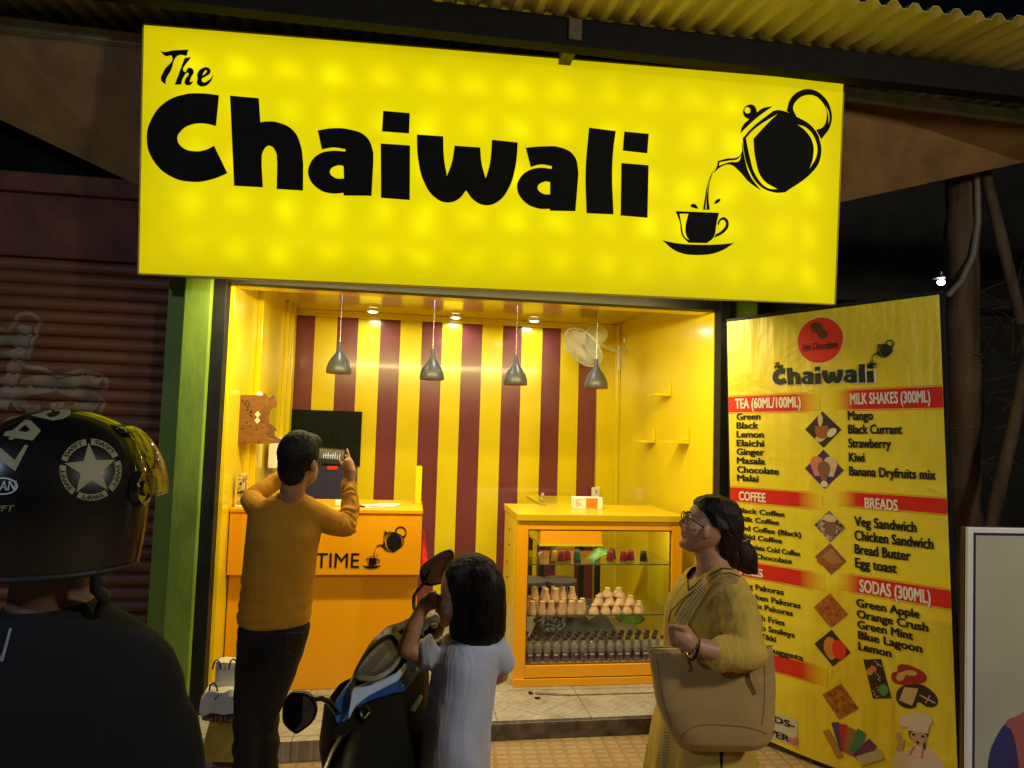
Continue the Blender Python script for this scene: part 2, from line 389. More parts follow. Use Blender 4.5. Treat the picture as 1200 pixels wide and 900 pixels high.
struct('shop_floor', bm, M['tile'])
bm = BM()      # dirty unfinished riser below the right half of the step
hexa(bm, [(0.222, 3.728, 0.001), (1.984, 3.758, 0.001), (1.984, 3.766, 0.001), (0.222, 3.736, 0.001), (0.222, 3.722, 0.088), (1.984, 3.752, 0.088), (1.984, 3.766, 0.088), (0.222, 3.736, 0.088)])
struct('step_riser', bm, M['step_edge'])
# long dirty slot and latch left in the floor by the shutter
o = thing('floor_channel', 'long thin dark metal slot lying in the tiled step before the display case', 'floor channel', onZ(690, 815, STEP))
bm = BM(); a = onZ(627, 813, STEP); b_ = onZ(668, 815, STEP); c_ = onZ(775, 812, STEP)
for p, q, wd in ((a, b_, 0.013), (b_, c_, 0.006)):
    d = (q - p).normalized(); s = V((-d.y, d.x, 0)) * wd
    hexa(bm, [p - s, q - s, q + s, p + s, p - s + V((0, 0, .004)), q - s + V((0, 0, .004)), q + s + V((0, 0, .004)), p + s + V((0, 0, .004))])
obj('rail', bm, M['step_edge'], o)
bm = BM(); p = onZ(622, 813, STEP); box(bm, p.x - .012, p.x + .012, p.y - .012, p.y + .02, STEP, STEP + .006); obj('latch', bm, M['steel_dark'], o); bm = BM(); p = onZ(630, 819, STEP); box(bm, p.x - .015, p.x + .015, p.y - .006, p.y + .018, STEP, STEP + .005)
obj('latch', bm, M['steel_dark'], o)

# ================================================================== the shop room
XL, XR, YF, YB, ZC, ZO = -1.045, 1.865, 4.02, 6.1, 2.66, 2.44
room = thing('tea_shop', 'open fronted tea stall room painted glossy yellow with maroon stripes on its rear wall', 'shop', (0.4, YF, STEP))
bm = BM()
box(bm, XL - 0.12, XL, YF, YB + 0.12, STEP + .001, ZC)
box(bm, XL, XL + 0.018, 4.06, 4.32, STEP + .001, ZC); box(bm, XL, XL + 0.035, 4.75, 4.95, STEP + .001, ZC); box(bm, XL, XL + 0.03, 5.72, YB - .002, STEP + .001, ZC); box(bm, XL, XL + 0.05, 5.86, 5.95, STEP + .001, ZC)
obj('left_wall', bm, M['yellow'], room, bevel=0.004)
bm = BM(); box(bm, XR, XR + 0.12, YF, YB + 0.12, STEP + .001, ZC)
box(bm, XR - 0.19, XR - .002, YB - 0.06, YB - .002, STEP + .001, ZC - .001); box(bm, XR - 0.035, XR - .002, YB - 0.13, YB - 0.062, STEP + .001, ZC - .002)
box(bm, XR - 0.012, XR - .001, YF, YF + .25, STEP + .002, ZC - .003)
obj('right_wall', bm, M['yellow'], room, bevel=0.004)
edges = [XL]
for p in (344.3, 369.3, 395.3, 420, 446, 469.7, 494.7, 518.7, 541.7, 565.7, 589.7, 612, 636, 657.7, 679.3, 701.7): edges.append(onY(p, 381, YB).x)
edges.append(XR)
bm = BM(); row = [(bm.verts.new((x, YB, STEP)), bm.verts.new((x, YB, ZC))) for x in edges]
for i in range(len(edges) - 1):
    f = bm.faces.new((row[i][0], row[i + 1][0], row[i + 1][1], row[i][1])); f.material_index = 1 if i % 2 == 1 else 0
box(bm, XL, XR, YB + 0.001, YB + 0.12, STEP, ZC)
bw = obj('back_wall', bm, None, room, recalc=False); bw.data.materials.append(M['yellow']); bw.data.materials.append(M['maroon'])
bm = BM(); box(bm, XL + .031, XR - .191, YB - 0.03, YB - .001, ZC - 0.055, ZC - .001); obj('frieze', bm, M['yellow'], room, bevel=0.004)
bm = BM(); box(bm, XL - .12, XR + .12, YF, YB + .12, ZC, ZC + .1); obj('ceiling', bm, M['ceiling'], room)
bm = BM(); box(bm, XL + .001, XR - .001, YF, YF + 0.16, ZO, ZC - .001); obj('lintel', bm, M['yellow'], room, bevel=0.006)
of = thing('opening_frame', 'black metal frame round the open shop front', 'frame', (0.4, 3.95, STEP))
bm = BM(); box(bm, -1.105, XL + .008, 3.93, YF - .002, STEP, ZO + 0.07); obj('jamb', bm, M['black_frame'], of, bevel=0.003)
bm = BM(); box(bm, XR - .006, XR + 0.062, 3.93, YF - .002, STEP, ZO + 0.07); obj('jamb', bm, M['black_frame'], of, bevel=0.003)
bm = BM(); box(bm, XL + .009, XR - .007, 3.935, YF - .002, ZO - .01, ZO + 0.065); obj('head', bm, M['black_frame'], of, bevel=0.003)

# ================================================================== pillars, walls, shutter, canopy, roof
def pillar(label, x0, x1, y0, y1, z1, name='painted_pillar'):
    bm = BM(); box(bm, x0, x1, y0, y1, 0, z1); bmesh.ops.subdivide_edges(bm, edges=bm.edges, cuts=10)
    o = obj(name, bm, M['green'], bevel=0.008); return tag(o, label, 'pillar')
pillar('green painted pillar between the brown rolling shutter and the black shop frame', -1.25, -1.107, 3.90, 4.5, 2.52)
pillar('green painted pillar on the far side of the opening, mostly behind the menu banner', 1.93, 2.127, 3.97, 4.5, 2.52)
bm = BM(); box(bm, -1.372, -1.251, 4.02, 4.5, 0, 2.52); o = obj('shutter_jamb', bm, M['green'], bevel=0.006); tag(o, 'narrow shaded green jamb at the edge of the rolling shutter', 'jamb')
bm = BM(); box(bm, -6, -1.06, 4.10, 4.55, 2.545, 2.93); box(bm, -6, -1.06, 4.055, 4.10, 2.90, 3.01)
o = obj('brown_wall', bm, M['brown_dark'], bevel=0.008); tag(o, 'dark brown wall band above the rolling shutter', 'wall')
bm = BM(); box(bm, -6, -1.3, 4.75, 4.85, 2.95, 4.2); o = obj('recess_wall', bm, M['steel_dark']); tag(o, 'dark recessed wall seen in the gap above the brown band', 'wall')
bm = BM(); box(bm, -1.3, 2.13, 4.03, 4.3, 2.762, 3.58); o = obj('upper_wall', bm, M['brown_wall']); tag(o, 'brown wall hidden behind the lit yellow sign', 'wall')

# rolling shutter: curved slats with a spray painted word
SHY = 4.13
def slat_y(z):
    t = (z / 0.0725) % 1.0
    if t < 0.16: return SHY - 0.004 + 0.014 * math.sin(math.pi * t / 0.16)
    u = (t - 0.16) / 0.84
    return SHY - 0.016 * math.sin(math.pi * u) ** 0.8 - 0.004
sh = thing('rolling_shutter', 'closed brown ribbed rolling shutter with white graffiti on the left shop', 'shutter', (-2.6, SHY, 0))
bm = BM(); zs = []
z = 0.0
while z < 2.545:
    for k in (0, .05, .08, .12, .16, .22, .3, .42, .58, .74, .86, .94): zs.append((z + k * 0.0725))
    z += 0.0725
zs = [q for q in zs if q <= 2.545]
rows = [(bm.verts.new((-5.2, slat_y(q), q)), bm.verts.new((-1.374, slat_y(q), q))) for q in zs]
for a, b_ in zip(rows, rows[1:]): bm.faces.new((a[0], a[1], b_[1], b_[0]))
M['shutter'] = mat('faded_brown_shutter_paint', (0.15, 0.058, 0.026), 0.55, var=0.28, vscale=4, bump=0.06, stretch=(0.4, 1, 2.0), rvar=0.1)
obj('slat_curtain', bm, M['shutter'], sh, smooth=50)
M['graffiti'] = mat('white_spray_paint', (0.20, 0.165, 0.135), 0.85, var=0.45, vscale=9)
def shz(x, y): p = onY(x, y, SHY - 0.012); return (p.x, p.z)
def g(px, w): return [shz(x / 5.4545, 350 + y / 5.4545) for x, y in px], w
bm = BM()
for pts, w in (
    g([(0, 195), (60, 205), (90, 165), (110, 120), (160, 95), (220, 105), (255, 145), (240, 200), (215, 260), (195, 320), (180, 395)], 0.022),
    g([(165, 170), (150, 240), (130, 320), (110, 400), (85, 480), (60, 560), (30, 640), (0, 700)], 0.075),
    g([(120, 410), (190, 438), (280, 450), (360, 490), (430, 480), (520, 465), (620, 480), (680, 520), (685, 560), (640, 580)], 0.022),
    g([(120, 600), (170, 545), (240, 525), (310, 530), (340, 560), (250, 575), (140, 600), (110, 640), (160, 700), (260, 720)], 0.06),
    g([(640, 545), (560, 520), (460, 530), (400, 560), (450, 590), (540, 610), (600, 650), (560, 700), (440, 690), (330, 700)], 0.06),
    g([(590, 600), (640, 630), (665, 670), (640, 730), (600, 800)], 0.022),
    g([(0, 270), (60, 265), (110, 268)], 0.05), g([(0, 360), (50, 350), (90, 352)], 0.04),
    g([(0, 540), (60, 530)], 0.06), g([(30, 800), (90, 770), (170, 765)], 0.03)):
    stroke(bm, pts, w, 0, n=8)
bmesh.ops.subdivide_edges(bm, edges=[e for e in bm.edges if e.calc_length() > 0.012], cuts=11, use_grid_fill=True)
for v in bm.verts: v.co.y = slat_y(v.co.z) - 0.0015
obj('graffiti', bm, M['graffiti'], sh)

# concrete canopy with a sloping underside and a grey green front edge
def ext(a, b, t): return a + (b - a) * t
fl0, fl1 = onY(0, 38, 3.86), onY(165, 58, 3.86); fr0, fr1 = onY(985, 118, 3.72), onY(1200, 146, 3.72)
bl0, bl1 = onY(0, 140, 4.052), onY(140, 207, 4.052); br0, br1 = onY(985, 237, 4.02), onY(1200, 190, 4.02)
front = [ext(fl0, fl1, -2.5), fl0, fl1, fr0, fr1, ext(fr0, fr1, 2.2)]
back = [ext(bl0, bl1, -2.5), bl0, ext(bl0, bl1, 1.25), br0, br1, ext(br0, br1, 2.2)]
back[0].z = max(back[0].z, 3.5); back[5].z = min(back[5].z, front[5].z - .05)
can = thing('concrete_canopy', 'brown painted concrete canopy sloping over the shop fronts behind the sign', 'canopy', (0.3, 3.7, 3.6))
bm = BM()
top = max(p.z for p in front) + 0.09
fv = [bm.verts.new(p) for p in front]; bv = [bm.verts.new(p) for p in back]
tf = [bm.verts.new((p.x, p.y, p.z + 0.02)) for p in front]; tb = [bm.verts.new((p.x, p.y + .02, p.z + 0.12)) for p in back]
for i in range(5):
    bm.faces.new((fv[i], bv[i], bv[i + 1], fv[i + 1])); bm.faces.new((tf[i], tf[i + 1], tb[i + 1], tb[i])); bm.faces.new((bv[i], tb[i], tb[i + 1], bv[i + 1])); bm.faces.new((fv[i], fv[i + 1], tf[i + 1], tf[i]))
obj('soffit', bm, M['brown_wall'], can)
bm = BM()
for i in range(5):
    a, b_ = front[i], front[i + 1]
    hexa(bm, [a + V((0, -.05, 0)), b_ + V((0, -.05, 0)), b_ + V((0, -.002, 0)), a + V((0, -.002, 0)), a + V((0, -.05, .062)), b_ + V((0, -.05, .062)), b_ + V((0, -.002, .062)), a + V((0, -.002, .062))])
bmesh.ops.remove_doubles(bm, verts=bm.verts, dist=0.0005)
obj('front_edge', bm, M['greygreen'], can)

# corrugated sheet roof on a dark beam
RT = math.tan(R(8.7))
def roof_z(y): return 3.785 + (y - 3.3) * RT
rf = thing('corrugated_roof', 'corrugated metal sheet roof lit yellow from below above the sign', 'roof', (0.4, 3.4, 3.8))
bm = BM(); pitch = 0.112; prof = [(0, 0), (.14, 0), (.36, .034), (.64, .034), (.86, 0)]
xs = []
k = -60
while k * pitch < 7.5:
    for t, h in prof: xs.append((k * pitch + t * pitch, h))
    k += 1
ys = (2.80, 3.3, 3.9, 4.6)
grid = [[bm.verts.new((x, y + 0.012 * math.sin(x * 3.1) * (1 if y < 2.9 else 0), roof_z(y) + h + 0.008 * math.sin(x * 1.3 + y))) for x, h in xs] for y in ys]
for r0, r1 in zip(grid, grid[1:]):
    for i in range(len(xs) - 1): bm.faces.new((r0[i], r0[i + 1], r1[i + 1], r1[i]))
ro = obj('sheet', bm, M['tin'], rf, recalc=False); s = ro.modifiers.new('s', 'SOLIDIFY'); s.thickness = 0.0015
bm = BM(); za = roof_z(3.34) - 0.013
hexa(bm, [(-6.5, 3.29, za - .15), (8, 3.29, za - .15), (8, 3.37, za - .15), (-6.5, 3.37, za - .15), (-6.5, 3.29, za), (8, 3.29, za), (8, 3.37, za), (-6.5, 3.37, za)])
o = obj('roof_beam', bm, M['steel_dark'], bevel=0.004); tag(o, 'long dark beam running under the corrugated roof above the sign', 'beam')
for px, lab in ((668, 'short square steel bracket holding the top of the yellow sign to the beam'),):
    bm = BM(); p = onY(px, 48, 3.40); box(bm, p.x - .034, p.x + .034, 3.275, 3.56, p.z - .062, p.z + .05)
    o = obj('sign_bracket', bm, M['rust_steel'], bevel=0.003); tag(o, lab, 'bracket')
# ================================================================== the lit sign
AX = V((0.99929, -0.036898, 0.00759)); AZ = V((-0.013658, -0.089093, 0.99593)); AX.normalize(); AZ = (AZ - AX * AZ.dot(AX)).normalized(); AY = AZ.cross(AX)
SBL = onY(163, 320, 3.72)
MS = Matrix(((AX.x, AY.x, AZ.x, SBL.x), (AX.y, AY.y, AZ.y, SBL.y), (AX.z, AY.z, AZ.z, SBL.z), (0, 0, 0, 1)))
SW, SH_, SD = 3.803, 1.266, 0.14
def sign_uv(px, py):
    d = on_plane(px, py, SBL, AY) - SBL; return d.dot(AX), d.dot(AZ)
sign = thing('shop_sign', 'large backlit yellow sign board with black lettering above the stall', 'sign', M=MS)
def sign_mat():
    """back-lit film: glows where the lamps sit behind it (rows of LED modules)"""
    m, nt, b = nmat('backlit_yellow_film'); N, L = nt.nodes, nt.links
    tc = N.new('ShaderNodeTexCoord'); sx = N.new('ShaderNodeSeparateXYZ'); L.new(tc.outputs['Object'], sx.inputs[0])
    nz = N.new('ShaderNodeTexNoise'); nz.inputs['Scale'].default_value = 2.2; nz.inputs['Detail'].default_value = 2; L.new(tc.outputs['Object'], nz.inputs['Vector'])
    def math_(op, a, b_=None, c=None):
        q = N.new('ShaderNodeMath'); q.operation = op
        for i, v in enumerate((a, b_, c)):
            if v is None: continue
            if hasattr(v, 'links'): L.new(v, q.inputs[i])
            else: q.inputs[i].default_value = v
        return q.outputs[0]
    off = math_('MULTIPLY_ADD', nz.outputs['Fac'], 0.14, -0.07)
    cx = math_('COSINE', math_('MULTIPLY', math_('ADD', sx.outputs['X'], off), 2 * math.pi / 0.243))
    zz = math_('ADD', sx.outputs['Z'], off)
    cz = math_('COSINE', math_('MULTIPLY', math_('ADD', zz, -0.135), 2 * math.pi / 0.245))
    g_ = math_('MULTIPLY', math_('POWER', math_('MULTIPLY_ADD', cx, 0.5, 0.5), 1.1), math_('POWER', math_('MULTIPLY_ADD', cz, 0.5, 0.5), 1.1))
    n2 = N.new('ShaderNodeTexNoise'); n2.inputs['Scale'].default_value = 2.3; n2.inputs['Detail'].default_value = 2; L.new(tc.outputs['Object'], n2.inputs['Vector'])
    amp = math_('MULTIPLY_ADD', n2.outputs['Fac'], 1.7, -0.4)
    g2 = math_('MULTIPLY', g_, math_('MAXIMUM', amp, 0.12))
    # the light falls off toward the rim of the box
    ex = math_('MULTIPLY', math_('SMOOTH_MIN', math_('DIVIDE', sx.outputs['X'], 0.28), math_('DIVIDE', math_('SUBTRACT', SW, sx.outputs['X']), 0.28), 0.3), 1)
    ez = math_('SMOOTH_MIN', math_('DIVIDE', sx.outputs['Z'], 0.2), math_('DIVIDE', math_('SUBTRACT', SH_, sx.outputs['Z']), 0.2), 0.3)
    edge = math_('MINIMUM', math_('SMOOTH_MIN', ex, ez, 0.4), 1.0)
    base = math_('MULTIPLY_ADD', n2.outputs['Fac'], 0.22, 0.60)
    lev = math_('ADD', math_('MULTIPLY', math_('MULTIPLY_ADD', edge, 0.22, 0.78), base), math_('MULTIPLY', math_('MAXIMUM', edge, 0.1), math_('MULTIPLY', g2, 0.36)))
    ra = N.new('ShaderNodeValToRGB'); e = ra.color_ramp.elements
    e[0].position = 0.0; e[0].color = (0.70, 0.53, 0.0, 1); e[1].position = 1.0; e[1].color = (0.74, 0.66, 0.0, 1)
    L.new(lev, ra.inputs['Fac']); L.new(ra.outputs[0], b.inputs['Emission Color'])
    L.new(math_('MULTIPLY', lev, 1.42), b.inputs['Emission Strength'])
    b.inputs['Base Color'].default_value = (0.25, 0.18, 0.0, 1); b.inputs['Roughness'].default_value = 0.6; b.inputs['Specular IOR Level'].default_value = 0.1
    return m
M['signface'] = sign_mat()
M['sign_case'] = mat('yellow_sign_case', (0.5, 0.36, 0.01), 0.5)
bm = BM(); quad(bm, (0, 0, 0), (SW, 0, 0), (SW, 0, SH_), (0, 0, SH_)); obj('face', bm, M['signface'], sign, world=False, recalc=False)
bm = BM(); box(bm, 0.002, SW - .002, 0.003, SD, 0.002, SH_ - .002); obj('case', bm, M['black_frame'], sign, world=False)
bm = BM()
for x0, x1, z0, z1 in ((-.006, SW + .006, -.008, -0.0005), (-.006, SW + .006, SH_ + .0005, SH_ + .008), (-.007, -.0005, -.0004, SH_ + .0004), (SW + .0005, SW + .007, -.0004, SH_ + .0004)): box(bm, x0, x1, -.004, .02, z0, z1)
obj('rim', bm, M['sign_case'], sign, world=False)
A_, B_ = (lambda x, y: sign_uv(160 + x / 3.75, 40 + y / 3.75)), (lambda x, y: sign_uv(460 + x / 3.75, 110 + y / 3.75))
C_, E_ = (lambda x, y: sign_uv(770 + x / 4.0913, 90 + y / 4.0913)), (lambda x, y: sign_uv(x, y))
c = 'c'
LET = [(A_, [[(363, 270, c), (350, 405, c), (300, 394), (240, 399), (197, 425), (180, 462), (205, 500), (260, 516), (310, 508), (342, 492, c), (400, 612, c), (335, 638), (250, 650), (155, 628), (78, 560), (47, 465), (70, 370), (130, 300), (215, 266), (290, 262)]]),
       (A_, [[(412, 272, c), (538, 283, c), (545, 389, c), (575, 385), (625, 390), (690, 425), (722, 490), (733, 570, c), (732, 688, c), (617, 681, c), (619, 570, c), (611, 515), (583, 491), (557, 515), (550, 575, c), (556, 674, c), (430, 667, c)]]),
       (A_, [[(797, 425, c), (860, 415), (940, 421), (1008, 450), (1038, 510), (1041, 560, c), (1033, 711, c), (912, 710, c), (909, 698, c), (860, 701), (800, 681), (757, 625), (763, 572), (800, 530), (860, 514), (918, 517, c), (920, 507, c), (868, 499), (815, 507, c)], [(910, 580, c), (882, 578), (850, 604), (872, 632), (912, 636, c)]]),
       (E_, [[(449.2, 130.3, c), (480.3, 133, c), (479.4, 156.6, c), (447.7, 154.2, c)], [(446.2, 168.5, c), (480.6, 170.8, c), (480.2, 234.6, c), (446.6, 232, c)]]),
       (B_, [[(107, 180, c), (223, 188, c), (226, 280), (239, 362, c), (260, 305), (273, 229, c), (385, 237, c), (392, 310), (409, 372, c), (427, 310), (437, 203, c), (550, 215, c), (540, 320), (508, 420), (460, 476), (410, 490), (360, 470), (323, 425, c), (290, 463), (240, 478), (185, 455), (137, 385), (112, 285)]]),
       (B_, [[(585, 238, c), (660, 232), (738, 237), (795, 270), (815, 340), (814, 380, c), (803, 516, c), (693, 514, c), (690, 506, c), (640, 504), (580, 475), (547, 415), (560, 370), (600, 337), (650, 326), (698, 331, c), (700, 318, c), (650, 311), (607, 322, c)], [(692, 388, c), (665, 387), (637, 412), (657, 438), (692, 443, c)]]),
       (B_, [[(863, 150, c), (980, 165, c), (969, 250), (964, 350), (970, 530, c), (852, 525, c), (848, 340)]]),
       (B_, [[(1018, 167, c), (1125, 177, c), (1118, 262, c), (1011, 250, c)], [(1005, 305, c), (1124, 315, c), (1119, 545, c), (1002, 535, c)]])]
THE = [(A_, [[(103, 72, c), (118, 80), (160, 74), (228, 70, c), (221, 96, c), (183, 95), (152, 160), (129, 205), (130, 222, c), (110, 205), (121, 165), (157, 98), (128, 97)]]),
       (A_, [[(213, 107, c), (239, 103, c), (212, 168), (232, 150), (250, 158), (237, 200), (236, 212), (248, 208, c), (240, 222), (216, 222), (214, 205), (228, 172), (206, 192), (196, 222, c), (170, 223, c), (190, 170)]]),
       (A_, [[(270, 196), (268, 180), (290, 152), (318, 150), (326, 165), (300, 190), (288, 197), (294, 213), (318, 205), (339, 182, c), (322, 215), (292, 231), (268, 220)], [(290, 186, c), (308, 170), (309, 160), (297, 167)]])]
POT = [(C_, [[(410, 295, c), (460, 240), (555, 165, c), (582, 161), (670, 195), (740, 240), (779, 310), (778, 400), (740, 460), (612, 555, c), (560, 555), (490, 522), (440, 445), (414, 350)],
             [(424, 296, c), (460, 256), (577, 178, c), (525, 228), (461, 298, c), (470, 390), (505, 490), (578, 541, c), (525, 533), (470, 472), (440, 375)],
             [(668, 228, c), (715, 245), (757, 300), (766, 370), (727, 447, c), (746, 385), (743, 315), (710, 262)]]),
       (C_, [[(398, 272, c), (408, 238), (440, 204, c), (418, 190), (412, 162), (432, 138), (460, 138), (474, 158), (476, 172, c), (505, 152), (553, 143, c), (480, 195), (430, 240)], [(417, 160), (432, 146), (447, 160), (432, 178)]]),
       (C_, [[(620, 165, c), (640, 105), (685, 68), (735, 62), (795, 95), (831, 160), (829, 235), (786, 300, c), (762, 256, c), (795, 240), (812, 195), (800, 130), (765, 97), (720, 88), (675, 108), (650, 150), (666, 192, c), (640, 178)], [(770, 100, c), (808, 140), (826, 190), (818, 240, c), (818, 190), (800, 135)]]),
       (C_, [[(406, 318, c), (405, 362), (385, 386), (330, 394), (291, 405, c), (285, 432), (270, 462, c), (310, 430), (350, 422), (390, 450), (440, 505), (494, 543, c), (442, 472), (420, 400)], [(298, 410, c), (345, 402), (385, 395), (402, 372, c), (392, 404), (345, 411), (294, 428, c)]]),
       (C_, [[(274, 438, c), (246, 500), (227, 590), (220, 638, c), (251, 638, c), (245, 580), (249, 520), (264, 462, c)], [(258, 470, c), (243, 520), (234, 590), (229, 636, c), (236, 636, c), (238, 570)]])]
CUP = [(C_, [[(160, 618), (178, 611), (197, 633, c), (175, 629)]]), (C_, [[(271, 610, c), (284, 591), (301, 588), (292, 604)]]),
       (C_, [[(88, 645, c), (295, 653, c), (284, 700), (268, 772), (237, 798, c), (150, 796, c), (120, 762), (108, 695)], [(106, 657, c), (150, 657, c), (137, 710), (139, 760), (157, 787, c), (130, 767), (116, 712)]]),
       (C_, [[(288, 705, c), (300, 682), (322, 675), (342, 705), (322, 745), (272, 773, c), (280, 756, c), (312, 735), (329, 705), (318, 687), (303, 692), (293, 712, c)]]),
       (C_, [[(25, 785, c), (95, 799), (200, 806), (300, 804), (368, 797, c), (300, 838), (200, 855), (95, 838)]])]
def word_mesh(groups): return join_meshes([spline_mesh(loops, fm, 0.002) for fm, loops in groups])
me_word, me_the, me_pot, me_cup = word_mesh(LET), word_mesh(THE), word_mesh(POT), word_mesh(CUP)
def place_local(me, name, parent, u0=0, v0=0, s=1.0, su=None, d=-0.004, m=None):
    """copy of a sign graphic, moved so that (u0,v0) is its lower left corner, scaled by s; None keeps its place"""
    q = me.copy()
    if su is not None: q.transform(Matrix.Translation((su[0], d, su[1])) @ Matrix.Diagonal((s, 1, s, 1)) @ Matrix.Translation((-u0, 0, -v0)))
    else: q.transform(Matrix.Translation((0, d, 0)))
    return mesh_obj(name, q, m or M['black'], parent, world=False)
place_local(me_word, 'shop_name', sign); place_local(me_the, 'small_word', sign); place_local(me_pot, 'teapot_emblem', sign); place_local(me_cup, 'teacup_emblem', sign)
def bbox_uv(me): return min(v.co.x for v in me.vertices), min(v.co.z for v in me.vertices), max(v.co.x for v in me.vertices), max(v.co.z for v in me.vertices)
# light leaking out along the underside of the box
sl = bpy.data.lights.new('sign_leak_light', 'AREA'); sl.shape = 'RECTANGLE'; sl.size = SW - 1.25; sl.size_y = 0.014; sl.energy = E_LEAK; sl.color = (1.0, 0.80, 0.30)
so = bpy.data.objects.new('sign_leak_light', sl); COL.objects.link(so)
so.matrix_world = MS @ Matrix.Translation((SW / 2 - .2, .03, -.012)) @ Matrix.Rotation(R(24), 4, 'X')

# ================================================================== menu banner
BA = V((0.53918, -0.84206, 0.01477)).normalized(); BZ0 = V((-0.0221, -0.0049, 0.99974)); BZ = (BZ0 - BA * BZ0.dot(BA)).normalized(); BY = BZ.cross(BA)
BBL = onZ(860.5, 850, 0.05)
MB_ = Matrix(((BA.x, BY.x, BZ.x, BBL.x), (BA.y, BY.y, BZ.y, BBL.y), (BA.z, BY.z, BZ.z, BBL.z), (0, 0, 0, 1)))
def buv(px, py):
    d = on_plane(px, py, BBL, BY) - BBL; return d.dot(BA), d.dot(BZ)
ban = thing('menu_banner', 'tall yellow printed menu banner with red bars on a standing frame', 'banner', M=MB_)
BW, BH = 1.092, 2.27
def banner_mat():
    m = mat('yellow_flex_print', (0.78, 0.64, 0.025), 0.36, spec=0.9, var=0.05, vscale=3)
    nt = m.node_tree; N, L = nt.nodes, nt.links; b = N['Principled BSDF']
    tc = N.new('ShaderNodeTexCoord'); mp = N.new('ShaderNodeMapping'); mp.inputs['Rotation'].default_value = (0, R(28), 0); mp.inputs['Scale'].default_value = (9, 1, 0.9); L.new(tc.outputs['Object'], mp.inputs[0])
    n1 = N.new('ShaderNodeTexNoise'); n1.inputs['Scale'].default_value = 1.0; n1.inputs['Detail'].default_value = 3; L.new(mp.outputs[0], n1.inputs['Vector'])
    n2 = N.new('ShaderNodeTexNoise'); n2.inputs['Scale'].default_value = 3.0; n2.inputs['Detail'].default_value = 3; n2.inputs['Distortion'].default_value = 1.2; L.new(tc.outputs['Object'], n2.inputs['Vector'])
    ad = N.new('ShaderNodeMath'); ad.operation = 'ADD'; L.new(n1.outputs['Fac'], ad.inputs[0]); L.new(n2.outputs['Fac'], ad.inputs[1])
    bp = N.new('ShaderNodeBump'); bp.inputs['Strength'].default_value = 0.35; bp.inputs['Distance'].default_value = 0.035; L.new(ad.outputs[0], bp.inputs['Height']); L.new(bp.outputs[0], b.inputs['Normal'])
    return m
M['banner'] = banner_mat()
def fade_mat(name, u_in, u_out):
    """red bar printed with a soft fade into the yellow at its inner end"""
    m, nt, b = nmat(name); N, L = nt.nodes, nt.links
    tc = N.new('ShaderNodeTexCoord'); sx = N.new('ShaderNodeSeparateXYZ'); L.new(tc.outputs['Object'], sx.inputs[0])
    mr = N.new('ShaderNodeMapRange'); mr.inputs['From Min'].default_value = u_in; mr.inputs['From Max'].default_value = u_out; L.new(sx.outputs['X'], mr.inputs['Value'])
    mx = N.new('ShaderNodeMix'); mx.data_type = 'RGBA'; L.new(mr.outputs[0], mx.inputs[0]); mx.inputs[6].default_value = (0.62, 0.022, 0.016, 1); mx.inputs[7].default_value = (0.78, 0.64, 0.025, 1)
    L.new(mx.outputs[2], b.inputs['Base Color']); b.inputs['Roughness'].default_value = 0.35
    return m
bm = BM(); bmesh.ops.create_grid(bm, x_segments=40, y_segments=80, size=0.5)
for v in bm.verts:
    x, z = v.co.x + .5, v.co.y + .5
    u, w = x * BW, z * BH + (-0.028 * math.sin(math.pi * x) * (1 - z) ** 6) 
    v.co = (u, 0.0, w)
obj('printed_sheet', bm, M['banner'], ban, world=False, recalc=False, smooth=60)
bm = BM()
for x0, x1, z0, z1 in ((-.012, BW + .014, -.03, -.002), (-.012, BW + .014, BH + .001, BH + .02), (-.012, .013, -.001, BH), (BW - .012, BW + .014, -.001, BH), (.014, BW - .013, 1.1, 1.13)): box(bm, x0, x1, .006, .034, z0, z1)
obj('frame', bm, M['black_frame'], ban, world=False, bevel=.002)
ZA = lambda x, y: (840 + x / 3.2138, 340 + y / 3.2143)
Z4 = lambda x, y: (840 + x / 3, 600 + y / 3)
ZD = lambda x, y: (850 + x / 6, 570 + y / 6)
Z5 = lambda x, y: (880 + x / 4.0923, 680 + y / 4.0909)
uL0, uL1 = 0.001, buv(*ZA(388, 420))[0]; uR0, uR1 = buv(*ZA(440, 405))[0], BW - 0.001
fadeL, fadeR = fade_mat('red_bar_fading_right', uL1 - .13, uL1), fade_mat('red_bar_fading_left', uR0 + .10, uR0)
M['bar_line'] = flat('orange_print_line', (0.75, 0.30, 0.02), 0.35)
M['white_print'] = flat('white_print', (0.80, 0.74, 0.66), 0.4); M['black_print'] = flat('black_print', (0.012, 0.01, 0.012), 0.4); M['rim_print'] = flat('pale_print_edge', (0.80, 0.68, 0.22), 0.4)
def bar(side, v0, v1):
    a, b_ = (uL0, uL1) if side == 'L' else (uR0, uR1)
    bm = BM(); quad(bm, (a, -.0012, v0), (b_, -.0012, v0), (b_, -.0012, v1), (a, -.0012, v1))
    o = obj('header_bar', bm, fadeL if side == 'L' else fadeR, ban, world=False, recalc=False)
    bm = BM(); a2, b2 = (a, b_ - .06) if side == 'L' else (a + .05, b_)
    for z in (v0 - .008, v1 + .004): quad(bm, (a2, -.0012, z), (b2, -.0012, z), (b2, -.0012, z + .004), (a2, -.0012, z + .004))
    obj('bar_line', bm, M['bar_line'], o, world=False, recalc=False)
    return o
def vv(p): return buv(*p)[1]
bars = {}
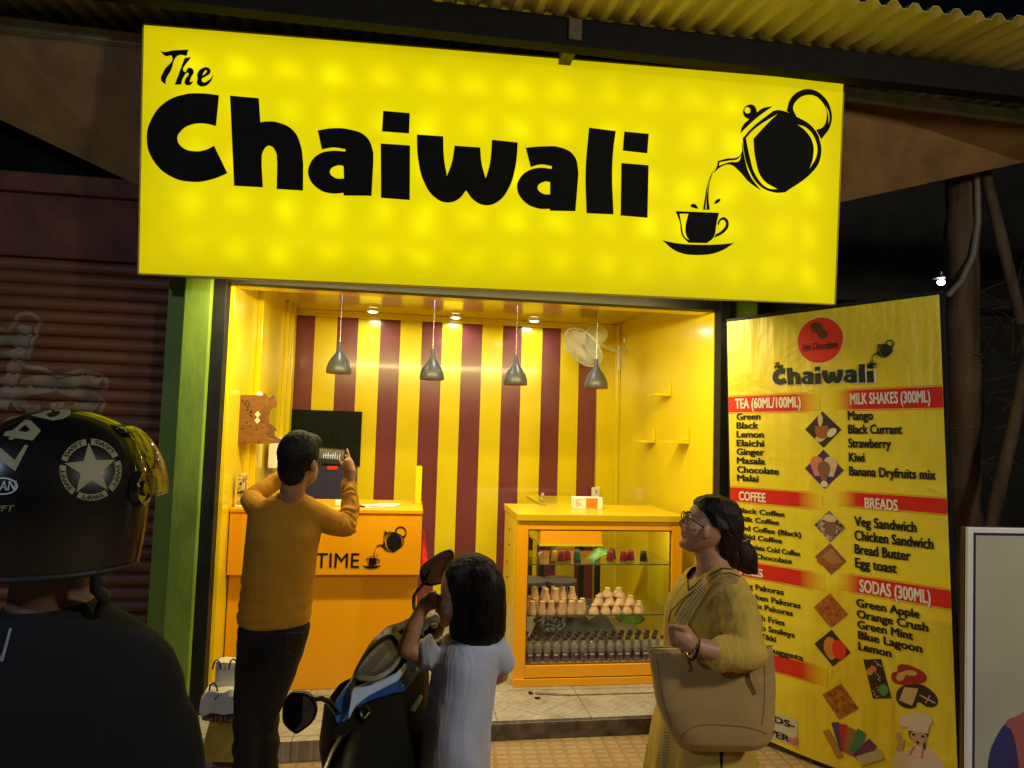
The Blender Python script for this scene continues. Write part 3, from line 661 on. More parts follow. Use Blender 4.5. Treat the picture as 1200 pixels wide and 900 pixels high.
for key, side, p0, p1 in (('tea', 'L', ZA(200, 457), ZA(200, 396)), ('milk', 'R', ZA(650, 446), ZA(650, 371)), ('coffee', 'L', ZA(200, 806), ZA(200, 753)), ('bread', 'R', ZA(660, 826), ZA(660, 772)),
                          ('fry', 'L', ZD(400, 677), ZD(400, 571)), ('soda', 'R', Z4(620, 305), Z4(620, 245)), ('last', 'L', Z5(220, 465), Z5(220, 386))):
    bars[key] = bar(side, vv(p0), vv(p1))
def btext(body, pl, pr, capz, m, parent, bold=0.0, d=-.0024, name='menu_line', edge=False, sq=1.0):
    """pl, pr: ends of the baseline in the photograph; capz: height of the capitals (m)"""
    (u0, v0), (u1, v1) = buv(*pl), buv(*pr)
    v1 = v0                                         # every line is level on the banner
    me, w, ch = text_mesh(body, bold)
    k = capz / ch; kx = (u1 - u0) / w
    me.transform(Matrix(((kx, 0, 0, u0), (0, 0, 1, d), (0, k, 0, v0), (0, 0, 0, 1))))
    o = mesh_obj(name, me, m, parent, world=False)
    return o
def cap_at(p, h):                                    # a pixel height at a pixel -> metres on the banner
    return abs(buv(p[0], p[1] - h)[1] - buv(p[0], p[1])[1])
def hdr(key, body, x0, x1, ybl, h, Z, zs):
    p = Z(x0, ybl); btext(body, p, (Z(x1, ybl)[0], p[1]), cap_at(p, h / zs), M['white_print'], bars[key], 0.035, name='header_text')
hdr('tea', 'TEA (60ML/100ML)', 70, 318, 446, 36, ZA, 3.2138); hdr('milk', 'MILK SHAKES (300ML)', 503, 806, 430, 40, ZA, 3.2138)
hdr('coffee', 'COFFEE', 84, 185, 790, 32, ZA, 3.2138); hdr('bread', 'BREADS', 558, 683, 820, 38, ZA, 3.2138)
hdr('fry', 'FRIES', 60, 268, 605, 54, ZD, 6); hdr('soda', 'SODAS (300ML)', 503, 752, 279, 42, Z4, 3)
def lines(rows, Z, zs, h, bold):
    for body, x0, x1, y in rows:
        p = Z(x0, y); btext(body, p, (Z(x1, y)[0], p[1]), cap_at(p, h / zs), M['black_print'], ban, bold * 1.3)
lines((('Green', 75, 165, 488), ('Black', 75, 158, 521), ('Lemon', 75, 178, 554), ('Elaichi', 75, 179, 587), ('Ginger', 75, 180, 619), ('Masala', 76, 183, 652), ('Chocolate', 77, 235, 686), ('Malai', 77, 158, 717)), ZA, 3.2138, 23, 0.028)
lines((('Mango', 494, 590, 489), ('Black Currant', 495, 700, 540), ('Strawberry', 496, 657, 592), ('Kiwi', 498, 558, 645), ('Banana Dryfruits mix', 499, 826, 697)), ZA, 3.2138, 33, 0.03)
lines((('Black Coffee', 92, 418, 181), ('Milk Coffee', 92, 380, 240), ('Iced Coffee (Black)', 88, 535, 302), ('Cold Coffee', 92, 400, 360), ('Chocolate Cold Coffee', 95, 527, 428), ('Hot Chocolate', 100, 470, 488)), ZD, 6, 33, 0.028)
lines((('Veg Pakoras', 100, 412, 703), ('Chicken Pakoras', 100, 530, 770), ('Onion Pakoras', 104, 475, 832)), ZD, 6, 36, 0.028)
lines((('French Fries', -38, 162, 172), ('Potato Smileys', -36, 210, 217), ('Aloo Tikki', -34, 120, 258), ('Veg Nuggets', -32, 250, 312), ('Plain', 35, 108, 622)), Z5, 4.09, 25, 0.028)
lines((('Veg Sandwich', 484, 703, 48), ('Chicken Sandwich', 485, 762, 97), ('Bread Butter', 485, 682, 145), ('Egg toast', 487, 634, 193)), Z4, 3, 33, 0.03)
lines((('Green Apple', 491, 713, 331), ('Orange Crush', 493, 743, 370), ('Green Mint', 495, 690, 407), ('Blue Lagoon', 497, 721, 444), ('Lemon', 498, 614, 483)), Z4, 3, 27, 0.03)

# small graphics of the banner
P_red = flat('red_print', (0.72, 0.035, 0.018), 0.4)
def disc(bm, u, v, r, d, n=40, sx=1.0):
    bm.faces.new([bm.verts.new((u + r * sx * math.cos(2 * math.pi * i / n), d, v + r * math.sin(2 * math.pi * i / n))) for i in range(n)]); return bm
ZL = lambda x, y: (855 + x / 6, 360 + y / 6)
u, v = buv(*ZL(635, 232)); r = abs(buv(*ZL(635, 392))[1] - v)
bm = BM(); disc(bm, u, v, r * 1.05, -.0012); badge = obj('round_badge', bm, M['rim_print'], ban, world=False, recalc=False)  # pale printed rim round the red badge
bm = BM(); disc(bm, u, v, r, -.002); obj('badge_field', bm, P_red, badge, world=False, recalc=False)
P_choc = flat('brown_print', (0.13, 0.045, 0.022), 0.4)
fL = lambda x, y: buv(*ZL(x, y))
me = spline_mesh([[(577, 150), (580, 118), (610, 106), (650, 120), (660, 150), (690, 180), (685, 212), (655, 224), (625, 212), (615, 182), (590, 178)]], fL)
me.transform(Matrix.Translation((0, -.0028, 0))); mesh_obj('bean_emblem', me, P_choc, badge, world=False)
(u0, v0), (u1, v1) = fL(508, 300), fL(762, 286)
me, w, ch = text_mesh('Said Chocolates', 0.015)
kx = (u1 - u0) / w
me.transform(Matrix(((kx, kx * .3, 0, u0), (0, 0, 1, -.0028), (0, kx * 1.5, 0, v0), (0, 0, 0, 1)))); mesh_obj('badge_script', me, M['black_print'], badge, world=False)
bm = BM(); stroke(bm, [fL(510, 315), fL(560, 303), fL(640, 296), (fL(768, 284))], 0.004, -.0028); obj('underline', bm, M['black_print'], badge, world=False, recalc=False)
x0, z0, x1, z1 = bbox_uv(me_word)
ul, vl = fL(305, 560); ur, vr = fL(1018, 530)
s = (ur - ul) / (x1 - x0)
P_logo = flat('dark_green_print', (0.015, 0.025, 0.012), 0.4)
bl = M['white_print']
def logo_piece(me_, nm, uu, vv_, s_, m, d):
    a, b_, _, _ = bbox_uv(me_); return place_local(me_, nm, ban, a, b_, s_, (uu, vv_), d, m)
zb0 = bbox_uv(me_word)[1]
logo_piece(me_word, 'printed_shop_name', ul, fL(305, 562)[1], s, P_logo, -.0022)
sh_ = logo_piece(me_word, 'name_outline', ul - .004, fL(305, 562)[1] - .004, s * 1.02, M['white_print'], -.0008)
logo_piece(me_the, 'printed_small_word', *fL(315, 432), s * .95, P_logo, -.0022)
logo_piece(me_pot, 'printed_teapot', *fL(1000, 385), s * .72, P_logo, -.0022)
logo_piece(me_cup, 'printed_teacup', *fL(965, 434), s * .62, P_logo, -.0022)
# little square photographs of the food, each set on its corner
def photo_mat(name, cols, scale, kind='NOISE'):
    m, nt, b = nmat(name); N, L = nt.nodes, nt.links
    tc = N.new('ShaderNodeTexCoord')
    if kind == 'VOR': t = N.new('ShaderNodeTexVoronoi'); t.inputs['Scale'].default_value = scale; out = t.outputs['Color']
    elif kind == 'WAVE': t = N.new('ShaderNodeTexWave'); t.inputs['Scale'].default_value = scale; t.inputs['Distortion'].default_value = 4; out = t.outputs['Fac']
    else: t = N.new('ShaderNodeTexNoise'); t.inputs['Scale'].default_value = scale; t.inputs['Detail'].default_value = 4; out = t.outputs['Fac']
    L.new(tc.outputs['Object'], t.inputs['Vector'])
    ra = N.new('ShaderNodeValToRGB')
    for i, cc in enumerate(cols):
        pos = 0.25 + 0.5 * i / max(1, len(cols) - 1)
        e = ra.color_ramp.elements[i] if i < 2 else ra.color_ramp.elements.new(pos)
        e.position = pos; e.color = (*cc, 1)
    L.new(out, ra.inputs['Fac']); L.new(ra.outputs[0], b.inputs['Base Color']); b.inputs['Roughness'].default_value = 0.4
    return m
def flatm(name, col): return flat(name, col, 0.42)
P_dark, P_tea, P_cream, P_pink, P_white, P_brown2, P_purple = flatm('dark_print', (0.035, 0.022, 0.018)), flatm('tea_print', (0.32, 0.10, 0.02)), flatm('cream_print', (0.62, 0.46, 0.28)), flatm('pink_print', (0.6, 0.18, 0.17)), flatm('pale_print', (0.66, 0.58, 0.54)), flatm('cocoa_print', (0.22, 0.10, 0.06)), flatm('purple_print', (0.06, 0.03, 0.12))
def picture(name, px, py, hpx, m, rot=45, asp=1.0):
    u, v = buv(px, py); h = cap_at((px, py), hpx)
    bm = BM(); rr = h * math.sqrt(2) / 2 * (1 if rot else 1.41)
    k = math.cos(R(rot)); q = math.sin(R(rot))
    quad(bm, *[(u + (a * k - b_ * q) * rr * asp, -.0012, v + (a * q + b_ * k) * rr) for a, b_ in ((-1, -1), (1, -1), (1, 1), (-1, 1))])
    o = obj(name, bm, m, ban, world=False, recalc=False)
    return o, u, v, h
def deco(o, name, pts, m, d=-.002):
    me = spline_mesh([pts], lambda x, y: (x, y)); me.transform(Matrix.Translation((0, d, 0))); return mesh_obj(name, me, m, o, world=False)
def S(u, v, h, pts): return [(u + p[0] * h, v + p[1] * h, *p[2:]) for p in pts]
noodle = photo_mat('fried_food_photo', ((0.10, 0.022, 0.008), (0.36, 0.11, 0.025), (0.55, 0.26, 0.10)), 45, 'NOISE'); crumbs = photo_mat('beans_photo', ((0.06, 0.03, 0.02), (0.3, 0.2, 0.16), (0.45, 0.34, 0.3)), 70, 'VOR')
o, u, v, h = picture('tea_photo', *ZA(400, 525), 21.4, P_dark)
deco(o, 'cup', S(u, v, h, [(-.42, .22, c), (.3, .2, c), (.2, -.4), (-.3, -.42)]), P_tea); deco(o, 'saucer', S(u, v, h, [(-.45, -.5), (.1, -.35), (.5, .05), (.1, -.5), (-.2, -.68)]), P_cream, -.0018); deco(o, 'spoon', S(u, v, h, [(-.16, .85), (-.06, .85), (-.1, .2), (-.18, .2)]), P_cream, -.0024); deco(o, 'flower', S(u, v, h, [(.3, -.1), (.7, .05), (.45, -.4), (.25, -.35)]), P_white, -.0024)
o, u, v, h = picture('shake_photo', *ZA(404, 675), 23, P_purple)
for dx, m_ in ((-.36, P_pink), (.34, P_cream)): deco(o, 'glass', S(u + dx * h, v + .1 * h, h, [(-.25, .45), (.25, .45), (.14, -.45, c), (-.14, -.45, c)]), m_)
deco(o, 'glass', S(u, v - .1 * h, h, [(-.24, .42), (.24, .42), (.13, -.5, c), (-.13, -.5, c)]), P_brown2, -.0026); deco(o, 'cream_foot', S(u, v - .72 * h, h, [(-.18, -.08), (0, .14), (.18, -.08), (0, -.18)]), P_white, -.003)
o, u, v, h = picture('coffee_photo', *Z4(397, 50), 18.6, crumbs)
deco(o, 'glass', S(u, v, h, [(-.3, .45, c), (.38, .42, c), (.28, -.5), (.05, -.6), (-.2, -.5)]), P_brown2); deco(o, 'foam', S(u + .04 * h, v + .5 * h, h, [(-.42, 0), (0, .24), (.42, 0), (0, -.22)]), P_cream, -.0026)
o, u, v, h = picture('sandwich_photo', *Z4(400, 165), 18.6, P_brown2)
deco(o, 'toast', S(u, v, h, [(-.7, -.05, c), (.1, .7, c), (.75, -.1, c), (.1, -.3)]), photo_mat('toast_photo', ((0.2, 0.07, 0.02), (0.55, 0.3, 0.12)), 60, 'WAVE')); deco(o, 'crust', S(u, v, h, [(-.85, -.1), (.2, -.3), (.6, -.35), (.1, -.55)]), P_tea, -.0026)
picture('pakora_photo', *Z4(400, 347), 20.5, noodle)
o, u, v, h = picture('juice_photo', *Z4(406, 478), 21.4, P_dark)
deco(o, 'glass', S(u, v, h, [(-.28, .5), (.12, .5), (.06, -.6), (-.2, -.6)]), flatm('orange_print', (0.6, 0.22, 0.02))); deco(o, 'glass', S(u + .45 * h, v, h, [(-.26, .45), (.2, .35), (.22, -.3), (-.2, -.5)]), P_red, -.0024)
picture('noodle_photo', *Z4(434, 666), 21.5, noodle, 40)
# fan of coloured chocolate bars
for i, (x, y, a, col) in enumerate(((410, 815, 32, (0.42, 0.22, 0.06)), (432, 790, 18, (0.06, 0.06, 0.25)), (450, 795, 6, (0.5, 0.03, 0.05)), (468, 805, -8, (0.3, 0.16, 0.07)), (495, 810, -20, (0.05, 0.22, 0.17)), (520, 838, -38, (0.13, 0.03, 0.2)), (540, 862, -56, (0.5, 0.44, 0.36)))):
    u, v = buv(*Z4(x, y)); k, q = math.cos(R(a)), math.sin(R(a)); bm = BM(); w_, h_ = .042, .066
    quad(bm, *[(u + (p * k - t * q), -.0012 - .0005 * i, v + (p * q + t * k)) for p, t in ((-w_ / 2, -h_), (w_ / 2, -h_), (w_ / 2, h_), (-w_ / 2, h_))])
    obj('wrapped_bar', bm, flatm('wrapper_print', col), ban, world=False, recalc=False)
ZC6 = lambda x, y: buv(1000 + x / 6.425, 760 + y / 6.4286)
def pict(name, loops, m, d, parent=None):
    me = spline_mesh(loops, ZC6); me.transform(Matrix.Translation((0, d, 0))); return mesh_obj(name, me, m, parent or ban, world=False)
cb = pict('chocolate_slab', [[(75, 82, c), (210, 78, c), (288, 375, c), (148, 376, c)]], P_dark, -.0012)
for pts, m_ in (([(125, 140), (150, 128), (172, 145), (165, 175), (135, 165)], P_pink), ([(105, 155), (130, 150), (150, 180), (110, 195)], flatm('gold_print', (.6, .35, .05))), ([(195, 290), (250, 280), (245, 350), (215, 350)], flatm('mint_print', (.08, .33, .16)))): pict('candy_shape', [pts], m_, -.0018, cb)
dots = []
for x, y in ((165, 95), (180, 108), (195, 120), (210, 130), (185, 125), (170, 185), (185, 200), (200, 215), (190, 228), (200, 240), (180, 290), (185, 310), (200, 322), (150, 320), (160, 350), (175, 362), (190, 358), (165, 335)): dots.append([(x - 5, y), (x, y - 5), (x + 5, y), (x, y + 5)])
pict('sugar_dots', dots, P_white, -.0018, cb)
hb = pict('heart_box', [[(285, 205), (300, 180), (330, 170), (335, 130), (380, 118), (470, 145), (540, 190), (552, 230), (470, 270), (370, 275), (300, 250)]], flatm('dark_red_print', (.33, .025, .015)), -.0012); pict('gold_pattern', [[(330, 200), (380, 170), (440, 165), (480, 185), (440, 205), (400, 200), (370, 240), (330, 235)]], flatm('gold_pattern_print', (.62, .40, .10)), -.0018, hb)
hb = pict('heart_box', [[(322, 360), (350, 295), (430, 270), (500, 268), (580, 310), (635, 380), (620, 430), (560, 440), (485, 405), (470, 440), (400, 448), (340, 415)]], P_dark, -.0012); pict('gold_pattern', [[(385, 290, c), (490, 300, c), (445, 430, c), (345, 390, c)]], flatm('cream_card_print', (.6, .42, .2)), -.0018, hb); pict('ribbon', [[(500, 345, c), (620, 405, c), (615, 415, c), (498, 352, c)], [(575, 350, c), (583, 353, c), (548, 412, c), (540, 408, c)]], P_cream, -.0018, hb)
P_skin = flatm('skin_print', (.58, .36, .24)); P_pale = flatm('cook_white_print', (.70, .58, .52))
ch = pict('printed_cook', [[(300, 860), (310, 790), (345, 770), (400, 765), (470, 720), (545, 735), (620, 800), (700, 905, c), (300, 915, c)]], P_pale, -.0012)
pict('hand', [[(330, 770), (335, 700), (320, 660), (345, 630), (365, 660), (355, 690), (390, 680), (380, 720), (360, 775)]], P_skin, -.0018, ch)
pict('hair', [[(420, 620), (490, 600), (560, 630), (545, 690), (530, 760), (520, 700), (440, 690)]], flatm('dark_hair_print', (.06, .025, .015)), -.0016, ch)
pict('face', [[(430, 640), (490, 622), (550, 650), (540, 700), (500, 735), (450, 700)], ], P_skin, -.0021, ch)
pict('features', [[(440, 645), (462, 640), (468, 650), (448, 655)], [(512, 660), (535, 655), (540, 664), (516, 668)], [(470, 700), (500, 705), (485, 718)]], P_dark, -.0024, ch)
pict('toque', [[(362, 590), (355, 530), (400, 500), (480, 482), (580, 510), (598, 540), (575, 580), (562, 640, c), (415, 615, c), (412, 590)]], P_pale, -.0026, ch)
pict('apron', [[(425, 800, c), (520, 825, c), (525, 910, c), (395, 905, c), (400, 830)], [(455, 735, c), (465, 738, c), (428, 802, c), (415, 805, c)], [(525, 740, c), (533, 745, c), (520, 828, c), (510, 826, c)]], P_red, -.0021, ch)
# small white sticker with two words
(u0, v0), (u1, v1) = (0.02, 0), buv(*Z5(225, 790))
stk = thing('paper_sticker', 'white paper sticker with black words and a pink heart low on the menu banner', 'sticker', M=MB_)
Msti = flat('sticker_paper', (0.55, 0.55, 0.50), 0.5)
va, vb_ = buv(*Z5(225, 800))[1], buv(*Z5(225, 672))[1]
bm = BM(); quad(bm, (u0, -.0016, va), (u1, -.0016, va), (u1, -.0016, vb_), (u0, -.0016, vb_)); obj('sheet', bm, Msti, stk, world=False, recalc=False)
for body, y in (('FRIENDS-', 712), ('FOREVER', 776)):
    p0 = Z5(-45, y); p1 = Z5(212 if y < 750 else 188, y); uu0 = 0.035; uu1, vv1 = buv(*p1)
    me, w, chh = text_mesh(body, 0.045); kx = (uu1 - uu0) / w; kz = .031 / chh
    me.transform(Matrix(((kx, 0, 0, uu0), (0, 0, 1, -.0024), (0, kz, 0, vv1), (0, 0, 0, 1)))); mesh_obj('lettering', me, M['black_print'], stk, world=False)
me = spline_mesh([[(205, 790, c), (182, 768), (186, 752), (205, 760, c), (222, 752), (226, 770)]], lambda x, y: buv(*Z5(x, y))); me.transform(Matrix.Translation((0, -.003, 0))); mesh_obj('heart', me, P_pink, stk, world=False)
# ================================================================== ceiling lights and pendants
M['lamp_on'] = emit('lit_lamp_disc', (1.0, 0.98, 0.94), 14.0)
def downlight(label, x, y):
    z = ZC - 0.001
    t = thing('ceiling_downlight', label, 'ceiling light', (x, y, z), 'round downlights in the stall ceiling')
    bm = BM(); lathe(bm, [(0.036, -0.004), (0.036, -0.03), (0.052, -0.032), (0.056, -0.012), (0.056, 0)], 28, Matrix.Translation((x, y, z)), cap=False); obj('ring', bm, M['white_plastic'], t, smooth=40)
    bm = BM(); lathe(bm, [(0.0001, -0.036), (0.030, -0.035), (0.0355, -0.0305)], 28, Matrix.Translation((x, y, z)), cap=False); obj('lit_disc', bm, M['lamp_on'], t)
    lamp('downlight_light', 'AREA', (x, y, z - 0.042), E_DOWN, (0.94, 1.0, 0.97), 0.10, aim=(x, y, 0), shape='DISK', spread=R(170))
for px, py, lab in ((437, 364, 'leftmost round white ceiling downlight in view above the maroon stripes'), (534, 371, 'middle round white ceiling downlight in view above the maroon stripes'), (626, 375, 'rightmost round white ceiling downlight in view above the maroon stripes')):
    p = onZ(px, py, ZC - .02); downlight(lab, p.x, p.y)
for x in (-0.45, 0.3, 0.95):
    lamp('downlight_light', 'AREA', (x, 4.62, ZC - .03), E_DOWN * 0.9, (0.94, 1.0, 0.97), 0.10, aim=(x, 4.62, 0), shape='DISK', spread=R(170))
M['pendant'] = mat('grey_satin_metal', (0.05, 0.055, 0.055), 0.36, metal=0.0, var=0.1, vscale=20)
M['glow_lining'] = mat('orange_glow_lining', (0.85, 0.36, 0.06), 0.4, metal=0.3, var=0.05)  # orange glow inside the shade, put into the lining colour
pend0 = None
for i, (x, z0, lab) in enumerate(((-0.505, 2.012, 'first grey bottle shaped pendant lamp from the left, over the photographing man'), (0.132, 1.995, 'second grey bottle shaped pendant lamp from the left'), (0.724, 1.982, 'third grey bottle shaped pendant lamp from the left'), (1.317, 1.98, 'rightmost grey bottle shaped pendant lamp, in front of the wall fan'))):
    if pend0 is None:
        pend0 = thing('pendant_lamp', lab, 'pendant lamp', (x, 4.8, z0), 'grey pendant lamps in a row'); T = Matrix.Translation((x, 4.8, z0))
        pr = [(0.083, 0), (0.086, 0.012), (0.083, 0.04), (0.072, 0.075), (0.052, 0.108), (0.031, 0.135), (0.019, 0.16), (0.014, 0.19), (0.012, 0.212), (0.004, 0.216)]
        bm = BM(); lathe(bm, pr, 32, T); bmesh.ops.delete(bm, geom=[f for f in bm.faces if len(f.verts) > 4 and f.calc_center_median().z < z0 + .01], context='FACES'); obj('shade', bm, M['pendant'], pend0, smooth=40)
        bm = BM(); lathe(bm, [(r_ - .004, z_ + .001) for r_, z_ in pr[:6]], 32, T, cap=False); obj('lining', bm, M['glow_lining'], pend0, smooth=40)
        bm = BM(); tube(bm, [(x, 4.8, z0 + .21), (x, 4.8, ZC - 0.002)], 0.0028, 8); obj('cord', bm, M['metal'], pend0)
        bm = BM(); ball(bm, (x, 4.8, z0 + .06), 0.028); obj('bulb', bm, M['white_plastic'], pend0, smooth=60)
    else:
        c_ = copy_tree(pend0); c_.location = (x, 4.8, z0); c_['label'] = lab

# ================================================================== service counter with lettering
cnt = thing('service_counter', 'orange service counter with black lettering and a teapot drawing on its front', 'counter', (-0.45, 4.25, STEP))
CX0, CX1, CY = -1.02, 0.089, 4.208
bm = BM(); box(bm, CX0, CX1, CY, CY + 0.035, 0.774, 1.135); obj('front_panel', bm, M['orange'], cnt, bevel=0.002)
bm = BM(); box(bm, CX0, CX1 - .012, CY + 0.05, CY + 0.56, STEP + .001, 1.134); obj('body', bm, M['orange'], cnt, bevel=0.002)
bm = BM(); box(bm, CX0 - .001, CX1 + .004, CY - .006, CY + 0.58, 1.1352, 1.158); obj('top', bm, M['orange'], cnt, bevel=0.003)
x0, z0, x1, z1 = bbox_uv(me_pot); cx0, cz0, cx1, cz1 = bbox_uv(me_cup)
ec = lambda zx, zy: (lambda p: (p.x, p.z))(onY(370 + zx / 8, 580 + zy / 8, CY))
k_ = (ec(838, 400)[0] - ec(440, 400)[0]) / (x1 - cx0)
o_ = ec(440, 690)
for me_, nm in ((me_pot, 'teapot_emblem'), (me_cup, 'teacup_emblem')):
    q = me_.copy(); q.transform(Matrix.Translation((o_[0], CY - .0022, o_[1])) @ Matrix.Diagonal((k_, .3, k_, 1)) @ Matrix.Translation((-cx0, 0, -cz0))); mesh_obj(nm, q, M['black'], cnt)
(ux, uz), (wx, wz) = ec(-4, 682), ec(405, 686)
me, w, ch_ = text_mesh('TIME', 0.004); kx = (wx - ux) / w; kz = .0262 * 0.64 / ch_ * 4.0
hh = ec(60, 545)[1] - ec(60, 682)[1]
me.transform(Matrix(((kx, 0, 0, ux), (0, 0, 1, CY - .002), (0, hh / ch_, 0, uz), (0, 0, 0, 1)))); mesh_obj('lettering', me, M['black'], cnt)
kw = (wx - ux)
me, w, ch_ = text_mesh('CHAI', 0.004); kx = kw * .98 / w
me.transform(Matrix(((kx, 0, 0, ux - kw * 1.2), (0, 0, 1, CY - .002), (0, hh / ch_, 0, uz), (0, 0, 0, 1)))); mesh_obj('lettering', me, M['black'], cnt)
TOP = 1.1585
M['paper'] = mat('white_paper', (0.72, 0.71, 0.68), 0.7, var=0.04)
for i, (px, ln, lab) in enumerate(((436, .11, 'white sheet of paper lying near the middle of the orange counter top'), (452, .16, 'longer white paper on the counter top near the upright board'))):
    p = onY(px, 594, 4.33); bm = BM(); M4 = Matrix.Translation((p.x, 4.36 + .05 * i, TOP + .001)) @ Matrix.Rotation(.3 + i, 4, 'Z'); box(bm, -ln / 2, ln / 2, -.07, .07, 0, .006 + .003 * i, M4); tag(obj('paper_sheet', bm, M['paper'], bevel=.001), lab, 'paper')
p = onY(396, 590, 4.4); bm = BM(); box(bm, p.x - .015, p.x + .018, 4.36, 4.43, TOP, TOP + .035); tag(obj('tissue_packet', bm, M['paper'], bevel=.006), 'small white packet standing on the counter beside the raised arm', 'packet')
bm = BM(); tube(bm, [(-.33, 4.40, TOP + .006), (-.28, 4.33, TOP + .006), (-.2, 4.31, TOP + .006), (-.13, 4.35, TOP + .006), (-.1, 4.42, TOP + .006)], .005, 8, True); tag(obj('black_cable', bm, M['black'], smooth=60), 'short black cable curling over the counter top', 'cable')
p0 = onY(494, 600, 4.66); bm = BM(); box(bm, .045, .085, 4.56, 4.74, TOP, 1.40); bm2 = bm
tag(obj('upright_board', bm, M['yellow'], bevel=.003), 'narrow upright yellow board at the right end of the counter', 'board')
# slim patterned box at the left end of the counter
sb = thing('patterned_box', 'slim upright patterned box at the left end of the orange counter', 'box', (-0.985, 4.3, TOP))
M['pattern'] = photo_mat('printed_card', ((0.05, 0.04, 0.02), (0.45, 0.34, 0.08), (0.6, 0.52, 0.3)), 70, 'VOR')
bm = BM(); box(bm, -1.0, -.962, 4.26, 4.34, TOP + .012, 1.352); obj('carton', bm, M['pattern'], sb, bevel=.002)
bm = BM(); box(bm, -1.008, -.952, 4.25, 4.35, TOP, TOP + .012); obj('base', bm, M['white_plastic'], sb, bevel=.003)
# red cloth at the counter's right side
bm = BM(); n = 8
fa = [bm.verts.new((.096 + .004 * math.sin(i * 2.1), 4.24 + .02 * math.sin(i), 1.03 - .045 * i)) for i in range(n)]; fb = [bm.verts.new((.102 + .0065 * i, 4.25 + .01 * i, 1.03 - .045 * i)) for i in range(n)]
for i in range(n - 1): bm.faces.new((fa[i], fb[i], fb[i + 1], fa[i + 1]))
ro = obj('red_cloth', bm, mat('red_cloth', (0.72, 0.02, 0.02), 0.6), None, recalc=False); s = ro.modifiers.new('s', 'SOLIDIFY'); s.thickness = .008; tag(ro, 'bright red cloth hanging at the right side of the counter', 'cloth')

# ================================================================== things on the walls
# wooden shrine shelf on the left wall, side panel toward the street
shr = thing('wall_shrine', 'carved brown wooden shrine shelf on the left yellow wall above the counter', 'shrine', (XL + .01, 4.4, 1.53))
zs_ = lambda x, y: (lambda p: (p.x, p.z))(onY(260 + x / 5.289, 450 + y / 5.294, 4.40))
pan = [zs_(*p) for p in ((112, 68), (195, 68), (250, 72), (262, 58), (272, 55), (290, 100), (288, 135), (262, 138), (245, 160), (238, 200), (238, 240), (262, 252), (285, 275), (290, 292), (275, 292), (272, 318), (290, 335), (320, 348), (325, 358), (290, 374), (98, 368))]
for y_ in (4.40, 4.66):
    bm = BM(); prism(bm, pan, .012, Matrix.Translation((0, y_, 0))); obj('side_panel', bm, M['wood'], shr, bevel=.001)
bm = BM()
for x, y in ((130, 105), (142, 118), (154, 105), (166, 118), (148, 130), (160, 142), (172, 130), (158, 160), (175, 178), (185, 170), (178, 195), (188, 205), (155, 240), (178, 262), (125, 278), (215, 282), (140, 360), (230, 362)):
    cx_, cz_ = zs_(x, y); quad(bm, (cx_ - .007, 4.3988, cz_), (cx_, 4.3988, cz_ - .008), (cx_ + .007, 4.3988, cz_), (cx_, 4.3988, cz_ + .008))
obj('carving', bm, flat('dark_burnt_cut', (0.06, 0.02, 0.01), .8), shr, recalc=False)
bm = BM()
for x, y in ((222, 188), (220, 226)):
    cx_, cz_ = zs_(x, y)
    for dx, dz in ((.009, 0), (-.009, 0), (0, .011), (0, -.011)): disc(bm, cx_ + dx, cz_ + dz, .007, 4.3986, 10)
obj('white_flower', bm, M['white_plastic'], shr, recalc=False)
bm = BM()
for zf in (372, 255): cz_ = zs_(110, zf)[1]; box(bm, zs_(105, 0)[0], zs_(235, 0)[0], 4.413, 4.659, cz_ + .003, cz_ + .014)
obj('shelf', bm, M['wood'], shr)
bm = BM(); ball(bm, (zs_(208, 62)[0], 4.5, zs_(208, 62)[1]), .022); lathe(bm, [(.02, -.05), (.015, -.01), (.02, 0)], 12, Matrix.Translation((zs_(208, 62)[0], 4.5, zs_(208, 62)[1]))); obj('finial', bm, M['white_plastic'], shr, smooth=60)
swb = thing('switch_board', 'white switch board on the left yellow wall below the wooden shrine', 'switch', (XL + .03, 5.4, 1.33))
bm = BM(); box(bm, XL + .036, XL + .10, 5.15, 5.6, 1.335, 1.555); obj('box', bm, M['white_plastic'], swb, bevel=.006)
for i in range(3):
    bm = BM(); box(bm, XL + .1002, XL + .107, 5.28 + .1 * i, 5.33 + .1 * i, 1.42, 1.47); obj('switch', bm, flat('grey_plastic', (.5, .5, .5)), swb, bevel=.002)
# dark hatch on the rear wall
dh = thing('dark_hatch', 'black hatch opening in the striped rear wall with a navy lower panel', 'hatch', (-.73, YB, 1.0))
hx0, hx1 = onY(337, 530, YB).x, onY(422.5, 530, YB).x
M['hatch'] = mat('black_glass', (0.005, 0.008, 0.004), 0.5, spec=0.12, var=0.5, vscale=3, stretch=(8, 1, 1)); M['navy'] = mat('navy_board', (0.018, 0.02, 0.085), 0.5, var=.1)
bm = BM(); box(bm, hx0, hx1, YB - .02, YB - .002, 1.31, 1.785); obj('black_panel', bm, M['hatch'], dh)
bm = BM(); box(bm, hx0 + .002, hx1 - .02, YB - .03, YB - .002, .85, 1.308); obj('navy_panel', bm, M['navy'], dh)
bm = BM(); p = onY(390, 548, YB - .05); box(bm, p.x - .05, p.x + .04, YB - .045, YB - .031, p.z - .02, p.z + .012); obj('red_label', bm, P_red, dh, bevel=.003)
